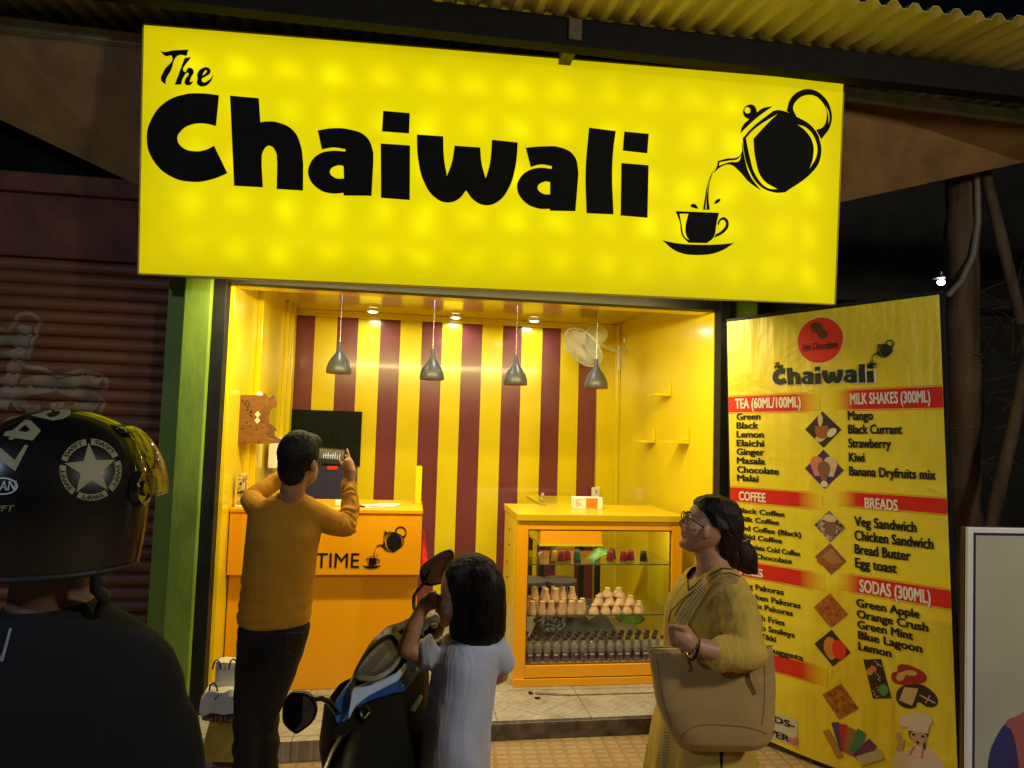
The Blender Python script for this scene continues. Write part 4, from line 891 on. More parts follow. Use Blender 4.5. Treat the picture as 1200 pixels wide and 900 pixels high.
# wall fan
fan = thing('wall_fan', 'white wall mounted fan tilted down on the right yellow wall', 'fan', (XR, 5.95, 2.3))
FCp = at(683.5, 407, 5.75)
fn = (CR * (-.75 * .88) + CU * (-.66 * .88) - CF * .47).normalized(); fu = (CR * .66 - CU * .75); fu = (fu - fn * fu.dot(fn)).normalized(); fv_ = fn.cross(fu)
MF = Matrix(((fu.x, fv_.x, fn.x, FCp.x), (fu.y, fv_.y, fn.y, FCp.y), (fu.z, fv_.z, fn.z, FCp.z), (0, 0, 0, 1)))
RF = 0.195
bm = BM()
for k in range(54):
    a = 2 * math.pi * k / 54
    for sg, dz in ((1, .055), (-1, -.05)):
        pts = [MF @ V((r_ * math.cos(a), r_ * math.sin(a), zz)) for r_, zz in ((.045, dz), (.12, dz * .95), (.175, dz * .6), (RF, 0))]
        tube(bm, pts, .0021, 4)
for r_, zz in ((RF, 0), (RF * .995, .006), (.12, .053), (.12, -.048)): tube(bm, [MF @ V((r_ * math.cos(t), r_ * math.sin(t), zz)) for t in [2 * math.pi * j / 40 for j in range(41)]], .004 if r_ > .15 else .002, 6)
M['fan'] = mat('pale_fan_plastic', (0.74, 0.78, 0.84), .35, var=.04)
obj('cage', bm, M['fan'], fan)
bm = BM()
for k in range(3):
    a = 2 * math.pi * k / 3 + .4; pts = []
    for r_, da in ((.03, -.5), (.1, -.55), (.165, -.42), (.175, .25), (.12, .5), (.03, .6)): pts.append(MF @ V((r_ * math.cos(a + da), r_ * math.sin(a + da), .018 * da)))
    bm.faces.new([bm.verts.new(p) for p in pts])
bo = obj('blades', bm, mat('milky_blade_plastic', (.72, .78, .84), .3), fan, recalc=False); s = bo.modifiers.new('s', 'SOLIDIFY'); s.thickness = .003
bm = BM(); lathe(bm, [(.02, .06), (.045, .058), (.046, .05), (.04, .045)], 20, MF); obj('badge', bm, M['fan'], fan, smooth=40)
bm = BM(); lathe(bm, [(.06, -.05), (.09, -.065), (.092, -.19), (.08, -.245), (.03, -.26)], 20, MF); obj('motor_housing', bm, M['fan'], fan, smooth=40)
rear = MF @ V((0, 0, -.12)); wb = onX(726, 411, XR - .002)
bm = BM(); tube(bm, [rear, rear + (V((wb.x - .06, wb.y, wb.z)) - rear) * .55, V((wb.x - .05, wb.y, wb.z)), V((wb.x - .004, wb.y, wb.z))], [.02, .02, .024, .026], 12); obj('arm', bm, M['fan'], fan, smooth=50)
bm = BM(); box(bm, XR - .032, XR - .001, wb.y - .045, wb.y + .045, wb.z - .19, wb.z + .035); obj('wall_plate', bm, M['fan'], fan, bevel=.008)
bm = BM(); tube(bm, [(XR - .02, wb.y, wb.z - .19), (XR - .02, wb.y, wb.z - .42)], .0022, 6); ball(bm, (XR - .02, wb.y, wb.z - .425), .012, 10); obj('pull_cord', bm, M['white_plastic'], fan)
bm = BM(); a = onX(732, 398, XR - .012); tube(bm, [(XR - .006, a.y + .3, ZC - .01), a + V((0, .05, .03)), a, a + V((0, -.06, -.12)), (XR - .02, wb.y, wb.z + .03)], .004, 6); ell(bm, a, (.014, 0, 0), (0, .02, 0), (0, 0, .03), 10, 8); tag(obj('fan_cable', bm, M['white_plastic'], smooth=50), 'pale cable with a white connector running from the ceiling to the wall fan', 'cable')
# three small ledges on the right wall
led = None
for px, py, lab in ((787, 464, 'uppermost small yellow ledge on the right yellow wall'), (768, 519, 'lower left small yellow ledge on the right yellow wall'), (808, 520, 'lower right small yellow ledge on the right yellow wall')):
    p = onX(px, py, XR - .002)
    if led is None:
        led = thing('wall_ledge', lab, 'shelf', p, 'small yellow ledges on the right wall')
        bm = BM(); box(bm, p.x - .12, p.x, p.y, p.y + .17, p.z, p.z + .018); obj('ledge', bm, M['yellow'], led, bevel=.002)
        bm = BM(); box(bm, p.x - .018, p.x, p.y, p.y + .17, p.z + .019, p.z + .115); obj('back_plate', bm, M['yellow'], led, bevel=.002)
    else:
        c_ = copy_tree(led); c_.location = p; c_['label'] = lab
p = onY(697.5, 577.5, YB - .07); sk = thing('wall_socket', 'white socket low on the yellow corner post behind the display case', 'socket', p)
bm = BM(); box(bm, p.x - .035, p.x + .035, p.y - .03, p.y + .009, p.z - .05, p.z + .05); obj('box', bm, M['white_plastic'], sk, bevel=.008)
bm = BM(); box(bm, p.x - .012, p.x + .012, p.y - .036, p.y - .0302, p.z - .005, p.z + .03); obj('switch', bm, flat('grey_plastic', (.45, .45, .45)), sk, bevel=.002)

# ================================================================== display case
DX0, DX1, DY0, DY1, DZ1 = .677, 1.748, 4.219, 4.80, 1.143
dc = thing('display_case', 'yellow glass fronted display case with cups and bottles on its shelves', 'display case', (1.2, 4.5, STEP))
gx0, gx1, gz0, gz1 = .746, 1.678, .222, 1.047
bm = BM(); box(bm, DX0, gx0, DY0, DY0 + .045, STEP + .001, 1.1); box(bm, gx1, DX1, DY0, DY0 + .045, STEP + .001, 1.1); box(bm, gx0 + .0005, gx1 - .0005, DY0 + .001, DY0 + .045, STEP + .05, gz0); box(bm, gx0 + .0005, gx1 - .0005, DY0 + .001, DY0 + .045, gz1, 1.1)
obj('front_frame', bm, M['orange'], dc, bevel=.002)
bm = BM(); box(bm, DX0 + .001, DX1 - .001, DY0 - .008, DY0 - .0005, STEP + .001, .146); obj('plinth', bm, M['orange'], dc, bevel=.002)
bm = BM(); box(bm, DX0 + .001, DX0 + .02, DY0 + .046, DY1, STEP + .001, 1.1); obj('side_panel', bm, M['yellow'], dc, bevel=.001)
bm = BM(); box(bm, DX1 - .02, DX1 - .001, DY0 + .046, DY1, STEP + .001, 1.1); obj('side_panel', bm, M['yellow'], dc, bevel=.001)
bm = BM(); box(bm, DX0 - .006, DX1 + .006, DY0 - .012, DY1 + .01, 1.101, DZ1); obj('top_board', bm, mat('yellow_top_laminate', (.66, .44, .006), .3, var=.03), dc, bevel=.003)
bm = BM(); box(bm, DX0 + .021, DX1 - .021, DY0 + .046, DY1 - .003, .19, .224); obj('bottom_board', bm, M['yellow'], dc, bevel=.001)
bm = BM()
for x0, x1, z0, z1 in ((gx0 + .001, gx0 + .008, gz0 + .001, gz1 - .001), (gx1 - .008, gx1 - .001, gz0 + .001, gz1 - .001), (gx0 + .0082, gx1 - .0082, gz0 + .001, gz0 + .008), (gx0 + .0082, gx1 - .0082, gz1 - .008, gz1 - .001)): box(bm, x0, x1, DY0 + .012, DY0 + .026, z0, z1)
obj('glass_bead', bm, mat('brown_bead', (.16, .07, .01), .5), dc)
bm = BM(); quad(bm, (gx0 + .004, DY0 + .02, gz0 + .004), (gx1 - .004, DY0 + .02, gz0 + .004), (gx1 - .004, DY0 + .02, gz1 - .004), (gx0 + .004, DY0 + .02, gz1 - .004)); obj('glass_front', bm, M['glass'], dc, recalc=False)
M['shelf_glass'] = clear('shelf_glass', (.9, .93, .86), .55)
M['shelf_edge'] = mat('shelf_glass_edge', (.10, .12, .05), .2, var=.05)
for z in (.821, .505):
    bm = BM(); quad(bm, (DX0 + .021, DY0 + .05, z + .007), (DX1 - .021, DY0 + .05, z + .007), (DX1 - .021, DY1 - .05, z + .007), (DX0 + .021, DY1 - .05, z + .007)); so_ = obj('glass_shelf', bm, M['shelf_glass'], dc, recalc=False)
    bm = BM(); box(bm, DX0 + .021, DX1 - .021, DY0 + .0475, DY0 + .0498, z, z + .0075); obj('shelf_edge', bm, M['shelf_edge'], so_)
bm = BM()
for z in (1.0, .9):
    for y in (4.55, 4.6): ball(bm, (DX0 - .001, y, z - .22 * (y > 4.56)), .006, 8)
obj('side_screw', bm, M['steel_dark'], dc)
SH1, SH2, SH0 = .829, .513, .2245
lt = thing('light_tube', 'thin white light tube under the top board inside the display case', 'light tube', (1.3, DY1 - .05, 1.08))
bm = BM(); tube(bm, [(.80, 4.30, 1.092), (1.64, 4.30, 1.092)], .006, 10); obj('tube', bm, emit('lit_tube', (1, .93, .8), 4.0), lt)
bm = BM(); box(bm, .78, .80, 4.285, 4.315, 1.08, 1.1); box(bm, 1.64, 1.66, 4.285, 4.315, 1.08, 1.1); obj('socket', bm, M['white_plastic'], lt)
tl = bpy.data.lights.new('case_tube_light', 'AREA'); tl.shape = 'RECTANGLE'; tl.size = .85; tl.size_y = .03; tl.energy = 3.2; tl.color = (1, .92, .78)
to = bpy.data.objects.new('case_tube_light', tl); COL.objects.link(to); to.location = (1.22, 4.31, 1.084); to.rotation_euler = (R(22), 0, 0)
# bottles of dark drink
def bottle_proto(label):
    t = thing('drink_bottle', label, 'bottle', (0, 0, 0), 'small bottles of purple drink in the display case')
    bm = BM(); lathe(bm, [(.012, .0), (.024, .001), (.0265, .006), (.0265, .07), (.025, .078), (.0255, .09), (.02, .108), (.0125, .122), (.0115, .132)], 14); obj('bottle_body', bm, M['clear_bottle'], t, smooth=50)
    bm = BM(); lathe(bm, [(.0245, .003), (.0247, .07), (.0235, .073)], 14); obj('drink', bm, mat('purple_drink', (.035, .012, .03), .25, var=.1), t, smooth=50)
    bm = BM(); lathe(bm, [(.0272, .022), (.0272, .06)], 14, cap=False); lb = obj('label_band', bm, mat('purple_label', (.085, .035, .10), .4, var=.5, vscale=60), t, smooth=50)
    bm = BM()
    for k in range(5): 
        a = -math.pi / 2 + (k - 2) * .22; a2 = a + .16; quad(bm, *[(.0275 * math.cos(q), .0275 * math.sin(q), z_) for q, z_ in ((a, .044), (a2, .044), (a2, .053), (a, .053))])
    obj('label_mark', bm, M['white_print'], lb, world=False, recalc=False)
    bm = BM(); lathe(bm, [(.0135, .131), (.0145, .133), (.0145, .148), (.012, .151)], 14); obj('cap', bm, mat('dark_cap', (.035, .015, .012), .4), t, smooth=40)
    return t
LB = 'purple drink bottle with a dark cap in the packed rows on the case floor'
bp = bottle_proto(LB); first = True
for r_, (n, y, off) in enumerate(((16, 4.285, 0), (15, 4.345, .029), (16, 4.405, 0))):
    for k in range(n):
        q = bp if first else copy_tree(bp); first = False
        q.location = (.782 + off + k * .0578 + random.uniform(-.002, .002), y + random.uniform(-.003, .003), SH0); q.rotation_euler = (0, 0, random.uniform(-.5, .5))
# clay cups upside down on the middle shelf
M['clay'] = mat('pale_unglazed_clay', (.60, .37, .19), .85, var=.15, vscale=40, bump=.2, bscale=120)
def cup_mesh(r0, r1, h):
    bm = BM(); lathe(bm, [(r0 - .004, .012), (r0 - .003, 0), (r0, 0), (r0, .006), (r0 * .93, h * .3), (r1 * 1.05, h * .75), (r1 * 1.12, h * .82), (r1, h * .9), (r1, h), (.001, h - .002)], 18, cap=False)
    bmesh.ops.recalc_face_normals(bm, faces=bm.faces); me = bpy.data.meshes.new('clay_cup'); bm.to_mesh(me); bm.free(); me.materials.append(M['clay']); shade(me, 40); return me
cmA, cmB = cup_mesh(.028, .0165, .078), cup_mesh(.034, .017, .055)
def put(me, name, loc, label, cat, group):
    o = bpy.data.objects.new(name, me); COL.objects.link(o); o.location = loc; o.rotation_euler = (0, 0, random.uniform(0, 6)); return tag(o, label, cat, group)
LA = 'tall unglazed clay cup standing upside down in the left pile on the glass shelf'
for n, x0, y, z in ((6, .80, 4.30, 0), (6, .83, 4.365, 0), (6, .80, 4.43, 0), (5, .83, 4.40, .066), (2, .89, 4.345, .066)):
    for k in range(n): put(cmA, 'clay_cup', (x0 + k * .061 + random.uniform(-.003, .003), y + random.uniform(-.004, .004), SH2 + z), LA, 'cup', 'tall clay cups in the left pile')
LBc = 'squat unglazed clay cup upside down in the right pile on the glass shelf'
for n, x0, y, z in ((5, 1.20, 4.305, 0), (5, 1.23, 4.38, 0), (4, 1.235, 4.34, .046), (3, 1.27, 4.40, .046), (2, 1.30, 4.36, .092)):
    for k in range(n): put(cmB, 'clay_cup', (x0 + k * .072 + random.uniform(-.004, .004), y + random.uniform(-.004, .004), SH2 + z), LBc, 'cup', 'squat clay cups in the right pile')
# coloured tumblers upside down on the top shelf
def tumbler(px, h, col, label):
    m = bpy.data.materials.get('tumbler_' + col) or mat('tumbler_' + col, {'red': (.14, .012, .012), 'black': (.012, .012, .01), 'green': (.01, .06, .02), 'gold': (.34, .16, .02)}[col], .18, var=.1, coat=.4)
    p = onY(px, 650, 4.40); bm = BM(); lathe(bm, [(.026, 0), (.0262, .004), (.021, .052), (.018, .062), (.012, .065), (.001, .065)], 16, Matrix.Translation((p.x, 4.40 + h, SH1)), cap=False)
    tag(obj('tumbler', bm, m, smooth=40), label, 'tumbler')
for a in ((649, -.03, 'gold', 'gold tumbler upside down at the left end of the tumblers'), (650.5, .06, 'black', 'black tumbler half hidden behind the gold one'), (656.5, -.04, 'red', 'red tumbler leaning close beside the gold one'), (665, 0, 'red', 'red tumbler between the gold one and the green one'), (676.5, 0, 'green', 'dark green tumbler upside down on the top glass shelf'), (714, -.02, 'red', 'red tumbler just right of the crumpled green leaf'), (720, .05, 'black', 'black tumbler behind the leaf and the red tumbler'), (729, -.03, 'red', 'second red tumbler to the right of the green leaf'), (739, 0, 'red', 'third red tumbler to the right of the green leaf'), (752.5, -.03, 'black', 'black tumbler at the right end of the top glass shelf')): tumbler(*a)
p = onY(635, 655, 4.30); bm = BM(); lathe(bm, [(.016, .002), (.02, .006), (.029, .058), (.03, .06), (.027, .058), (.018, .01)], 18, Matrix.Translation((p.x, 4.30, SH1)), cap=False); tag(obj('clear_glass_cup', bm, M['clear'], smooth=50), 'small clear glass cup at the left end of the top shelf', 'glass')
M['leaf'] = mat('green_leaf', (.10, .24, .02), .45, var=.35, vscale=25, bump=.2, bscale=60)
def leaf(label, c, ax, up, L_, Wd, curl, fold=.35):
    bm = BM(); ax = V(ax).normalized(); up = V(up); up = (up - ax * up.dot(ax)).normalized(); sd = ax.cross(up); g_ = []
    for i in range(15):
        t = i / 14; row = []
        for j in range(9):
            s_ = j / 4 - 1; w_ = Wd * math.sin(math.pi * min(1, .08 + t * .92)) ** .7
            row.append(bm.verts.new(V(c) + ax * ((t - .5) * L_) + sd * (s_ * w_) + up * (curl * math.sin(math.pi * t) + fold * w_ * abs(s_) + .006 * math.sin(9 * t + 4 * s_))))
        g_.append(row)
    for a, b_ in zip(g_, g_[1:]):
        for j in range(8): bm.faces.new((a[j], a[j + 1], b_[j + 1], b_[j]))
    o = obj('green_leaf', bm, M['leaf'], recalc=False, smooth=60); s = o.modifiers.new('s', 'SOLIDIFY'); s.thickness = .0015; tag(o, label, 'leaf')
p = onY(705, 650, 4.46); leaf('crumpled green leaf lying behind the tumblers on the top glass shelf', (p.x, 4.47, SH1 + .01), (1, .2, .22), (0, -.4, 1), .21, .05, .05, -.3)
p = onY(735, 738, 4.66); leaf('dark green leaf drooping at the right behind the bottles', (p.x, 4.60, .40), (1, .1, -.12), (0, -1, .6), .22, .055, .02)
p = onY(648, 738, 4.66); leaf('long green leaf lying at the left behind the bottles', (p.x, 4.62, .40), (1, .1, .12), (0, -.8, 1), .3, .04, .02)
sb = BM(); hexa(sb, [(.80, 4.56, SH0), (1.50, 4.56, SH0), (1.50, 4.57, SH0), (.80, 4.57, SH0), (.98, 4.72, .50), (1.33, 4.72, .50), (1.33, 4.73, .50), (.98, 4.73, .50)]); tag(obj('grey_board', sb, mat('grey_slate', (.13, .135, .12), .6, var=.15)), 'dull grey board leaning behind the bottles in the display case', 'board')
bm = BM(); T = Matrix.Translation((.975, 4.545, .44)) @ Matrix.Rotation(R(70), 4, 'X'); lathe(bm, [(.001, 0), (.09, .002), (.105, .012), (.11, .012), (.092, -.004), (.001, -.005)], 28, T); tag(obj('patterned_tray', bm, photo_mat('black_white_print', ((.012, .012, .012), (.02, .02, .02), (.4, .4, .38)), 90, 'VOR'), smooth=40), 'round black tray with a white pattern leaning below the clay cups', 'tray')
bm = BM(); box(bm, 1.22, 1.27, 4.6, 4.62, .39, .475, Matrix.Translation((1.24, 4.6, .43)) @ Matrix.Rotation(R(-35), 4, 'Y') @ Matrix.Translation((-1.24, -4.6, -.43))); tag(obj('white_card', bm, M['paper'], bevel=.002), 'small white card tilted among the leaves behind the bottles', 'card')
# things on the case
p = onY(671, 597, 4.55); cr = thing('juice_carton', 'white and orange carton lying on the display case top', 'carton', (p.x + .1, 4.55, DZ1))
bm = BM(); box(bm, p.x, p.x + .20, 4.52, 4.60, DZ1 + .0005, DZ1 + .078); obj('box', bm, M['paper'], cr, bevel=.003)
bm = BM(); box(bm, p.x + .085, p.x + .165, 4.5185, 4.5198, DZ1 + .006, DZ1 + .073); obj('orange_panel', bm, flat('orange_card', (.85, .19, .015), .45), cr)
bm = BM()
for i in range(6): box(bm, p.x + .012, p.x + .03 + .01 * (i * 7 % 4), 4.5188, 4.5198, DZ1 + .015 + .009 * i, DZ1 + .019 + .009 * i)
obj('small_print', bm, flat('grey_print', (.3, .28, .27)), cr)
p = onY(635, 590, 4.74); bm = BM(); lathe(bm, [(.012, 0), (.026, .002), (.028, .03), (.022, .05), (.009, .066), (.009, .078)], 14, Matrix.Translation((p.x, 4.72, DZ1))); b_ = thing('water_bottle', 'small clear bottle standing at the back of the display case top', 'bottle', (p.x, 4.72, DZ1)); obj('bottle_body', bm, M['clear'], b_, smooth=50)
bm = BM(); lathe(bm, [(.0105, .07), (.0105, .086)], 12, Matrix.Translation((p.x, 4.72, DZ1))); obj('cap', bm, flat('lilac_cap', (.4, .3, .45)), b_, smooth=40)
# table and stools behind the case
tb = thing('back_table', 'orange fronted table against the rear wall behind the display case', 'table', (1.05, 5.5, STEP))
tx0, tx1 = onY(633, 640, 5.25).x, onY(705, 640, 5.25).x
bm = BM(); box(bm, tx0, tx1, 5.25, 5.27, .80, 1.08); obj('apron', bm, M['orange'], tb)
bm = BM(); box(bm, tx0 - .01, tx1 + .01, 5.24, 5.9, 1.081, 1.10); obj('table_top', bm, M['yellow'], tb)
bm = BM(); box(bm, tx0 - .005, tx1 + .005, 5.245, 5.85, .775, .799); obj('shelf', bm, M['yellow'], tb)
for x in (tx0 + .02, tx1 - .02):
    for y in (5.29, 5.8): bm = BM(); box(bm, x - .02, x + .02, y - .02, y + .02, STEP, .7745); obj('leg', bm, M['black_frame'], tb)
st0 = None
for px, lab in ((656, 'round grey topped stool behind the display case, the right one'), (622, 'round grey topped stool behind the display case, the left one')):
    p = onY(px, 687, 5.02)
    if st0 is None:
        st0 = thing('round_stool', lab, 'stool', (p.x, 5.02, STEP)); T = Matrix.Translation((p.x, 5.02, STEP))
        bm = BM(); lathe(bm, [(.001, .44), (.12, .44), (.125, .45), (.125, .47), (.118, .476), (.001, .477)], 28, T); obj('seat', bm, mat('grey_stool_top', (.10, .10, .09), .5), st0, smooth=40)
        for k in range(4):
            a = math.pi / 4 + k * math.pi / 2; bm = BM(); tube(bm, [(p.x + .08 * math.cos(a), 5.02 + .08 * math.sin(a), STEP + .44), (p.x + .125 * math.cos(a), 5.02 + .125 * math.sin(a), STEP)], .011, 8); obj('leg', bm, M['steel_dark'], st0)
    else:
        c_ = copy_tree(st0); c_.location = (p.x, 5.02, STEP); c_['label'] = lab
# ================================================================== people
M['skin'] = mat('brown_skin', (0.34, 0.155, 0.075), .5, var=.1, vscale=30, bump=.08, bscale=150)
M['skin_fair'] = mat('light_brown_skin', (0.50, 0.25, 0.14), .48, var=.1, vscale=30, bump=.08, bscale=150)
M['hair'] = mat('black_hair', (0.010, 0.0075, 0.006), .6, spec=.22, var=.4, vscale=120, bump=.35, bscale=220, stretch=(1, 1, .12))
M['hair_brown'] = mat('dark_brown_hair', (0.022, 0.010, 0.007), .55, spec=.25, var=.4, vscale=120, bump=.4, bscale=200, stretch=(1, 1, .2))
def cloth_mat(name, col, rough=.85, var=.1, fold=.35, fscale=9, weave=500, stretch=(1, 1, .45)):
    m = mat(name, col, rough, var=var, vscale=8); nt = m.node_tree; N, L = nt.nodes, nt.links; b = N['Principled BSDF']
    tc = N.new('ShaderNodeTexCoord'); mp = N.new('ShaderNodeMapping'); mp.inputs['Scale'].default_value = stretch; L.new(tc.outputs['Object'], mp.inputs[0])
    n1 = N.new('ShaderNodeTexNoise'); n1.inputs['Scale'].default_value = fscale; n1.inputs['Detail'].default_value = 3; n1.inputs['Distortion'].default_value = 1.4; L.new(mp.outputs[0], n1.inputs['Vector'])
    n2 = N.new('ShaderNodeTexNoise'); n2.inputs['Scale'].default_value = weave; L.new(tc.outputs['Object'], n2.inputs['Vector'])
    b1 = N.new('ShaderNodeBump'); b1.inputs['Strength'].default_value = fold; b1.inputs['Distance'].default_value = .03; L.new(n1.outputs['Fac'], b1.inputs['Height'])
    b2 = N.new('ShaderNodeBump'); b2.inputs['Strength'].default_value = .25; b2.inputs['Distance'].default_value = .001; L.new(n2.outputs['Fac'], b2.inputs['Height']); L.new(b1.outputs[0], b2.inputs['Normal']); L.new(b2.outputs[0], b.inputs['Normal'])
    b.inputs['Sheen Weight'].default_value = .03; b.inputs['Specular IOR Level'].default_value = .25
    return m
def sect(rows, D, e=1.0, ax=None, bx=None):
    """horizontal sections (y, left x, right x, half depth[, depth offset]) -> loft sections; axes follow the camera's right and forward"""
    out = []
    for r_ in rows:
        y, x0, x1, dp = r_[:4]; dd = r_[4] if len(r_) > 4 else 0
        c_ = at((x0 + x1) / 2, y, D + dd); hw = (x1 - x0) / 2 / F * (D + dd)
        out.append((c_, CR * hw, CF * dp, e))
    return out
def limb(bm, pts, rad): return tube(bm, [at(*p) for p in pts], rad, 14, True)
def fbm(co, f, s=(1, 1, 1)): return noise.noise(V((co.x * f * s[0], co.y * f * s[1], co.z * f * s[2])))
def fingers(bm, chains, r0=.0085, r1=.0065):
    for ch_ in chains:
        n = len(ch_); tube(bm, [at(*p) for p in ch_], [r0 + (r1 - r0) * i / (n - 1) for i in range(n)], 8, True)
def bvh_of(me):
    return BVHTree.FromPolygons([v.co for v in me.vertices], [p.vertices[:] for p in me.polygons])
def fit_to(bm_or_me, bvh, off=.0015):
    """lay a flat graphic given in photograph coordinates (x, -, y) onto a modelled surface"""
    bad = []
    for v in (bm_or_me.verts if hasattr(bm_or_me, 'verts') else bm_or_me.vertices):
        d = ray(v.co.x, v.co.z).normalized(); h, n_, i, t = bvh.ray_cast(EYE, d)
        if h is None: bad.append(v); continue
        v.co = h - d * off
    if bad and hasattr(bm_or_me, 'verts'): bmesh.ops.delete(bm_or_me, geom=bad, context='VERTS')
    return bm_or_me
def dense(me, L_):
    bm = BM(); bm.from_mesh(me); bmesh.ops.triangulate(bm, faces=bm.faces)
    for _ in range(5):
        es = [e for e in bm.edges if e.calc_length() > L_]
        if not es: break
        bmesh.ops.subdivide_edges(bm, edges=es, cuts=1); bmesh.ops.triangulate(bm, faces=[f for f in bm.faces if len(f.verts) > 3])
    return bm
def decal(loops, bvh, L_=5, off=.0012):
    me = spline_mesh(loops, lambda x, y: (x, y)); return fit_to(dense(me, L_), bvh, off)

M['strand'] = mat('fine_hair_strands', (.013, .0085, .0065), .45, spec=.28, var=.5, vscale=60)
def strands(name, hair_obj, root, paths, m, n=6, r=.0008):
    """fine hairs laid over a head of hair: each path is a list of photograph points, cast onto the hair"""
    me = hair_obj.data.copy(); me.transform(rootm(hair_obj)); bv = bvh_of(me); bpy.data.meshes.remove(me); bm = BM()
    for pth in paths:
        pts = []
        for x, y in along(pth, n):
            d = ray(x, y).normalized(); h = bv.ray_cast(EYE, d)[0]
            if h is None: pts.append(pts[-1] + (at(x, y, 2) - at(x, y - 1, 2)) * 2.5 if pts else None)
            else: pts.append(h - d * random.uniform(.0004, .003))
            if pts[-1] is None: pts.pop()
        if len(pts) > 2: tube(bm, pts, [r * (1 - .7 * i / len(pts)) for i in range(len(pts))], 3)
    return obj(name, bm, m, hair_obj, smooth=60)
def along(path, n):
    L_ = [0]
    for a, b_ in zip(path, path[1:]): L_.append(L_[-1] + math.hypot(b_[0] - a[0], b_[1] - a[1]))
    out = []
    for k in range(n):
        s_ = L_[-1] * k / (n - 1)
        for i in range(len(path) - 1):
            if s_ <= L_[i + 1] + 1e-6:
                t = (s_ - L_[i]) / max(1e-6, L_[i + 1] - L_[i]); out.append((path[i][0] + (path[i + 1][0] - path[i][0]) * t, path[i][1] + (path[i + 1][1] - path[i][1]) * t)); break
    return out
# ------------------------------------------------------------------ man photographing the stall
D0 = 3.05
foot = onZ(305, 934, 0)
man = thing('person', 'man in a mustard long sleeved shirt seen from behind, raising a phone with both hands', 'person', (foot.x, foot.y, 0))
bm = BM()
fd = (CF * .86 + CR * .5).normalized(); ld = (CR * .86 - CF * .5).normalized()
ell(bm, at(350, 537, 3.02), fd * .093, ld * .073, CU * .105)
ell(bm, at(357, 552, 3.06), fd * .062, ld * .055, CU * .07)
ell(bm, at(357, 545, 3.03) + ld * .066 - fd * .01, fd * .017, ld * .010, CU * .03, 10, 8)
tube(bm, [at(350, 548, 3.02), at(343, 570, 3.02), at(340, 594, 3.05)], [.056, .054, .052], 16)
loft(bm, sect([(598, 308, 360, .06), (620, 300, 362, .08), (680, 295, 356, .08), (735, 288, 354, .085), (760, 286, 350, .085)], D0))
limb(bm, [(366, 603, 3.06), (405, 616, 3.16), (410, 590, 3.24), (409, 566, 3.30)], [.04, .034, .03, .024])
limb(bm, [(300, 597, 3.08), (293, 585, 3.30), (330, 562, 3.38), (358, 547, 3.42)], [.04, .034, .03, .024])
for cx_, pts in ((0, [(300, 745, 3.05), (290, 830, 3.02), (288, 925, 3.0)]), (1, [(332, 750, 3.05), (315, 812, 3.06), (311, 850, 3.06), (311, 920, 3.06)])): limb(bm, pts, [.055, .036, .03][:len(pts)] if len(pts) == 3 else [.055, .038, .034, .03])
# right hand: palm, fingers behind the phone, thumb on the front
tube(bm, [at(409, 566, 3.30), at(410, 553, 3.32), at(408, 543, 3.335)], [.026, .033, .028], 12, True)
fingers(bm, [[(411, 546, 3.33), (409, 536, 3.345), (406.8, 527, 3.37)], [(413, 549, 3.33), (411, 539, 3.36), (403, 533, 3.40)], [(414, 552, 3.33), (412.5, 544, 3.37), (403, 539, 3.40)], [(414, 556, 3.33), (412, 549, 3.37), (404, 545, 3.40)], [(407, 555, 3.31), (402, 548, 3.315), (398, 540, 3.335)]], .0095, .0075)
tube(bm, [at(358, 547, 3.42), at(364, 542, 3.42), at(368, 538, 3.415)], [.026, .03, .026], 12, True)
fingers(bm, [[(367, 536, 3.41), (369, 530, 3.43), (374, 530, 3.43)], [(367, 540, 3.41), (370, 535, 3.44), (375, 535, 3.43)], [(367, 543, 3.41), (370, 540, 3.44), (375, 540, 3.43)], [(367, 546, 3.41), (370, 544, 3.44), (375, 544, 3.43)], [(365, 545, 3.40), (370, 543, 3.39), (373, 539, 3.39)]], .009, .0075)
mesh_obj('body', fuse(bm, .0045, 4), M['skin'], man)
bm = BM()
loft(bm, sect([(578, 327, 352, .05, 0), (584, 312, 366, .072, .01), (592, 297, 376, .088, .02), (604, 291, 377, .1, .02), (625, 289, 375, .107), (655, 286.5, 371, .112), (690, 283.5, 367, .112), (712, 280, 365, .116), (727, 277.5, 364, .118), (729.5, 282, 360, .11)], D0), 32)
limb(bm, [(364, 601, 3.06), (388, 611, 3.11), (406, 617, 3.17)], [.060, .056, .049]); limb(bm, [(406, 617, 3.17), (410, 596, 3.23), (408.5, 567, 3.30)], [.047, .043, .033])
limb(bm, [(305, 598, 3.08), (294, 586, 3.28)], [.058, .046]); limb(bm, [(293, 586, 3.28), (320, 566, 3.37), (352, 550, 3.41)], [.046, .044, .036])
el_, wr_ = at(406, 617, 3.17), at(408.5, 567, 3.30)
def man_fold(co, n):
    d = .003 * fbm(co, 14, (1, 1, .5))
    z = co.z
    if z < 1.02 and co.x < el_.x - .12:                    # gathers above the hem
        w_ = max(0, 1 - (z - .76) / .24); d += w_ * (.0028 + .006 * noise.noise(V((co.x * 6, co.y * 6, z * 2)))) * math.sin(z * 118 + 6.5 * noise.noise(V((co.x * 7, co.y * 7, z * 3))))
    w_ = (wr_ - el_); t = (co - el_).dot(w_) / w_.length_squared; r_ = ((co - el_) - w_ * t).length
    if -.1 < t < 1.1 and r_ < .09: d += (.0042 + .004 * noise.noise(co * 9)) * math.sin(t * 33 + 9 * noise.noise(co * 13))
    d += .007 * max(0, noise.noise(V(((co.x + co.z) * 7, co.y * 4, (co.z - co.x) * 2.2)))) * (1 if z > .95 else 0)
    return d
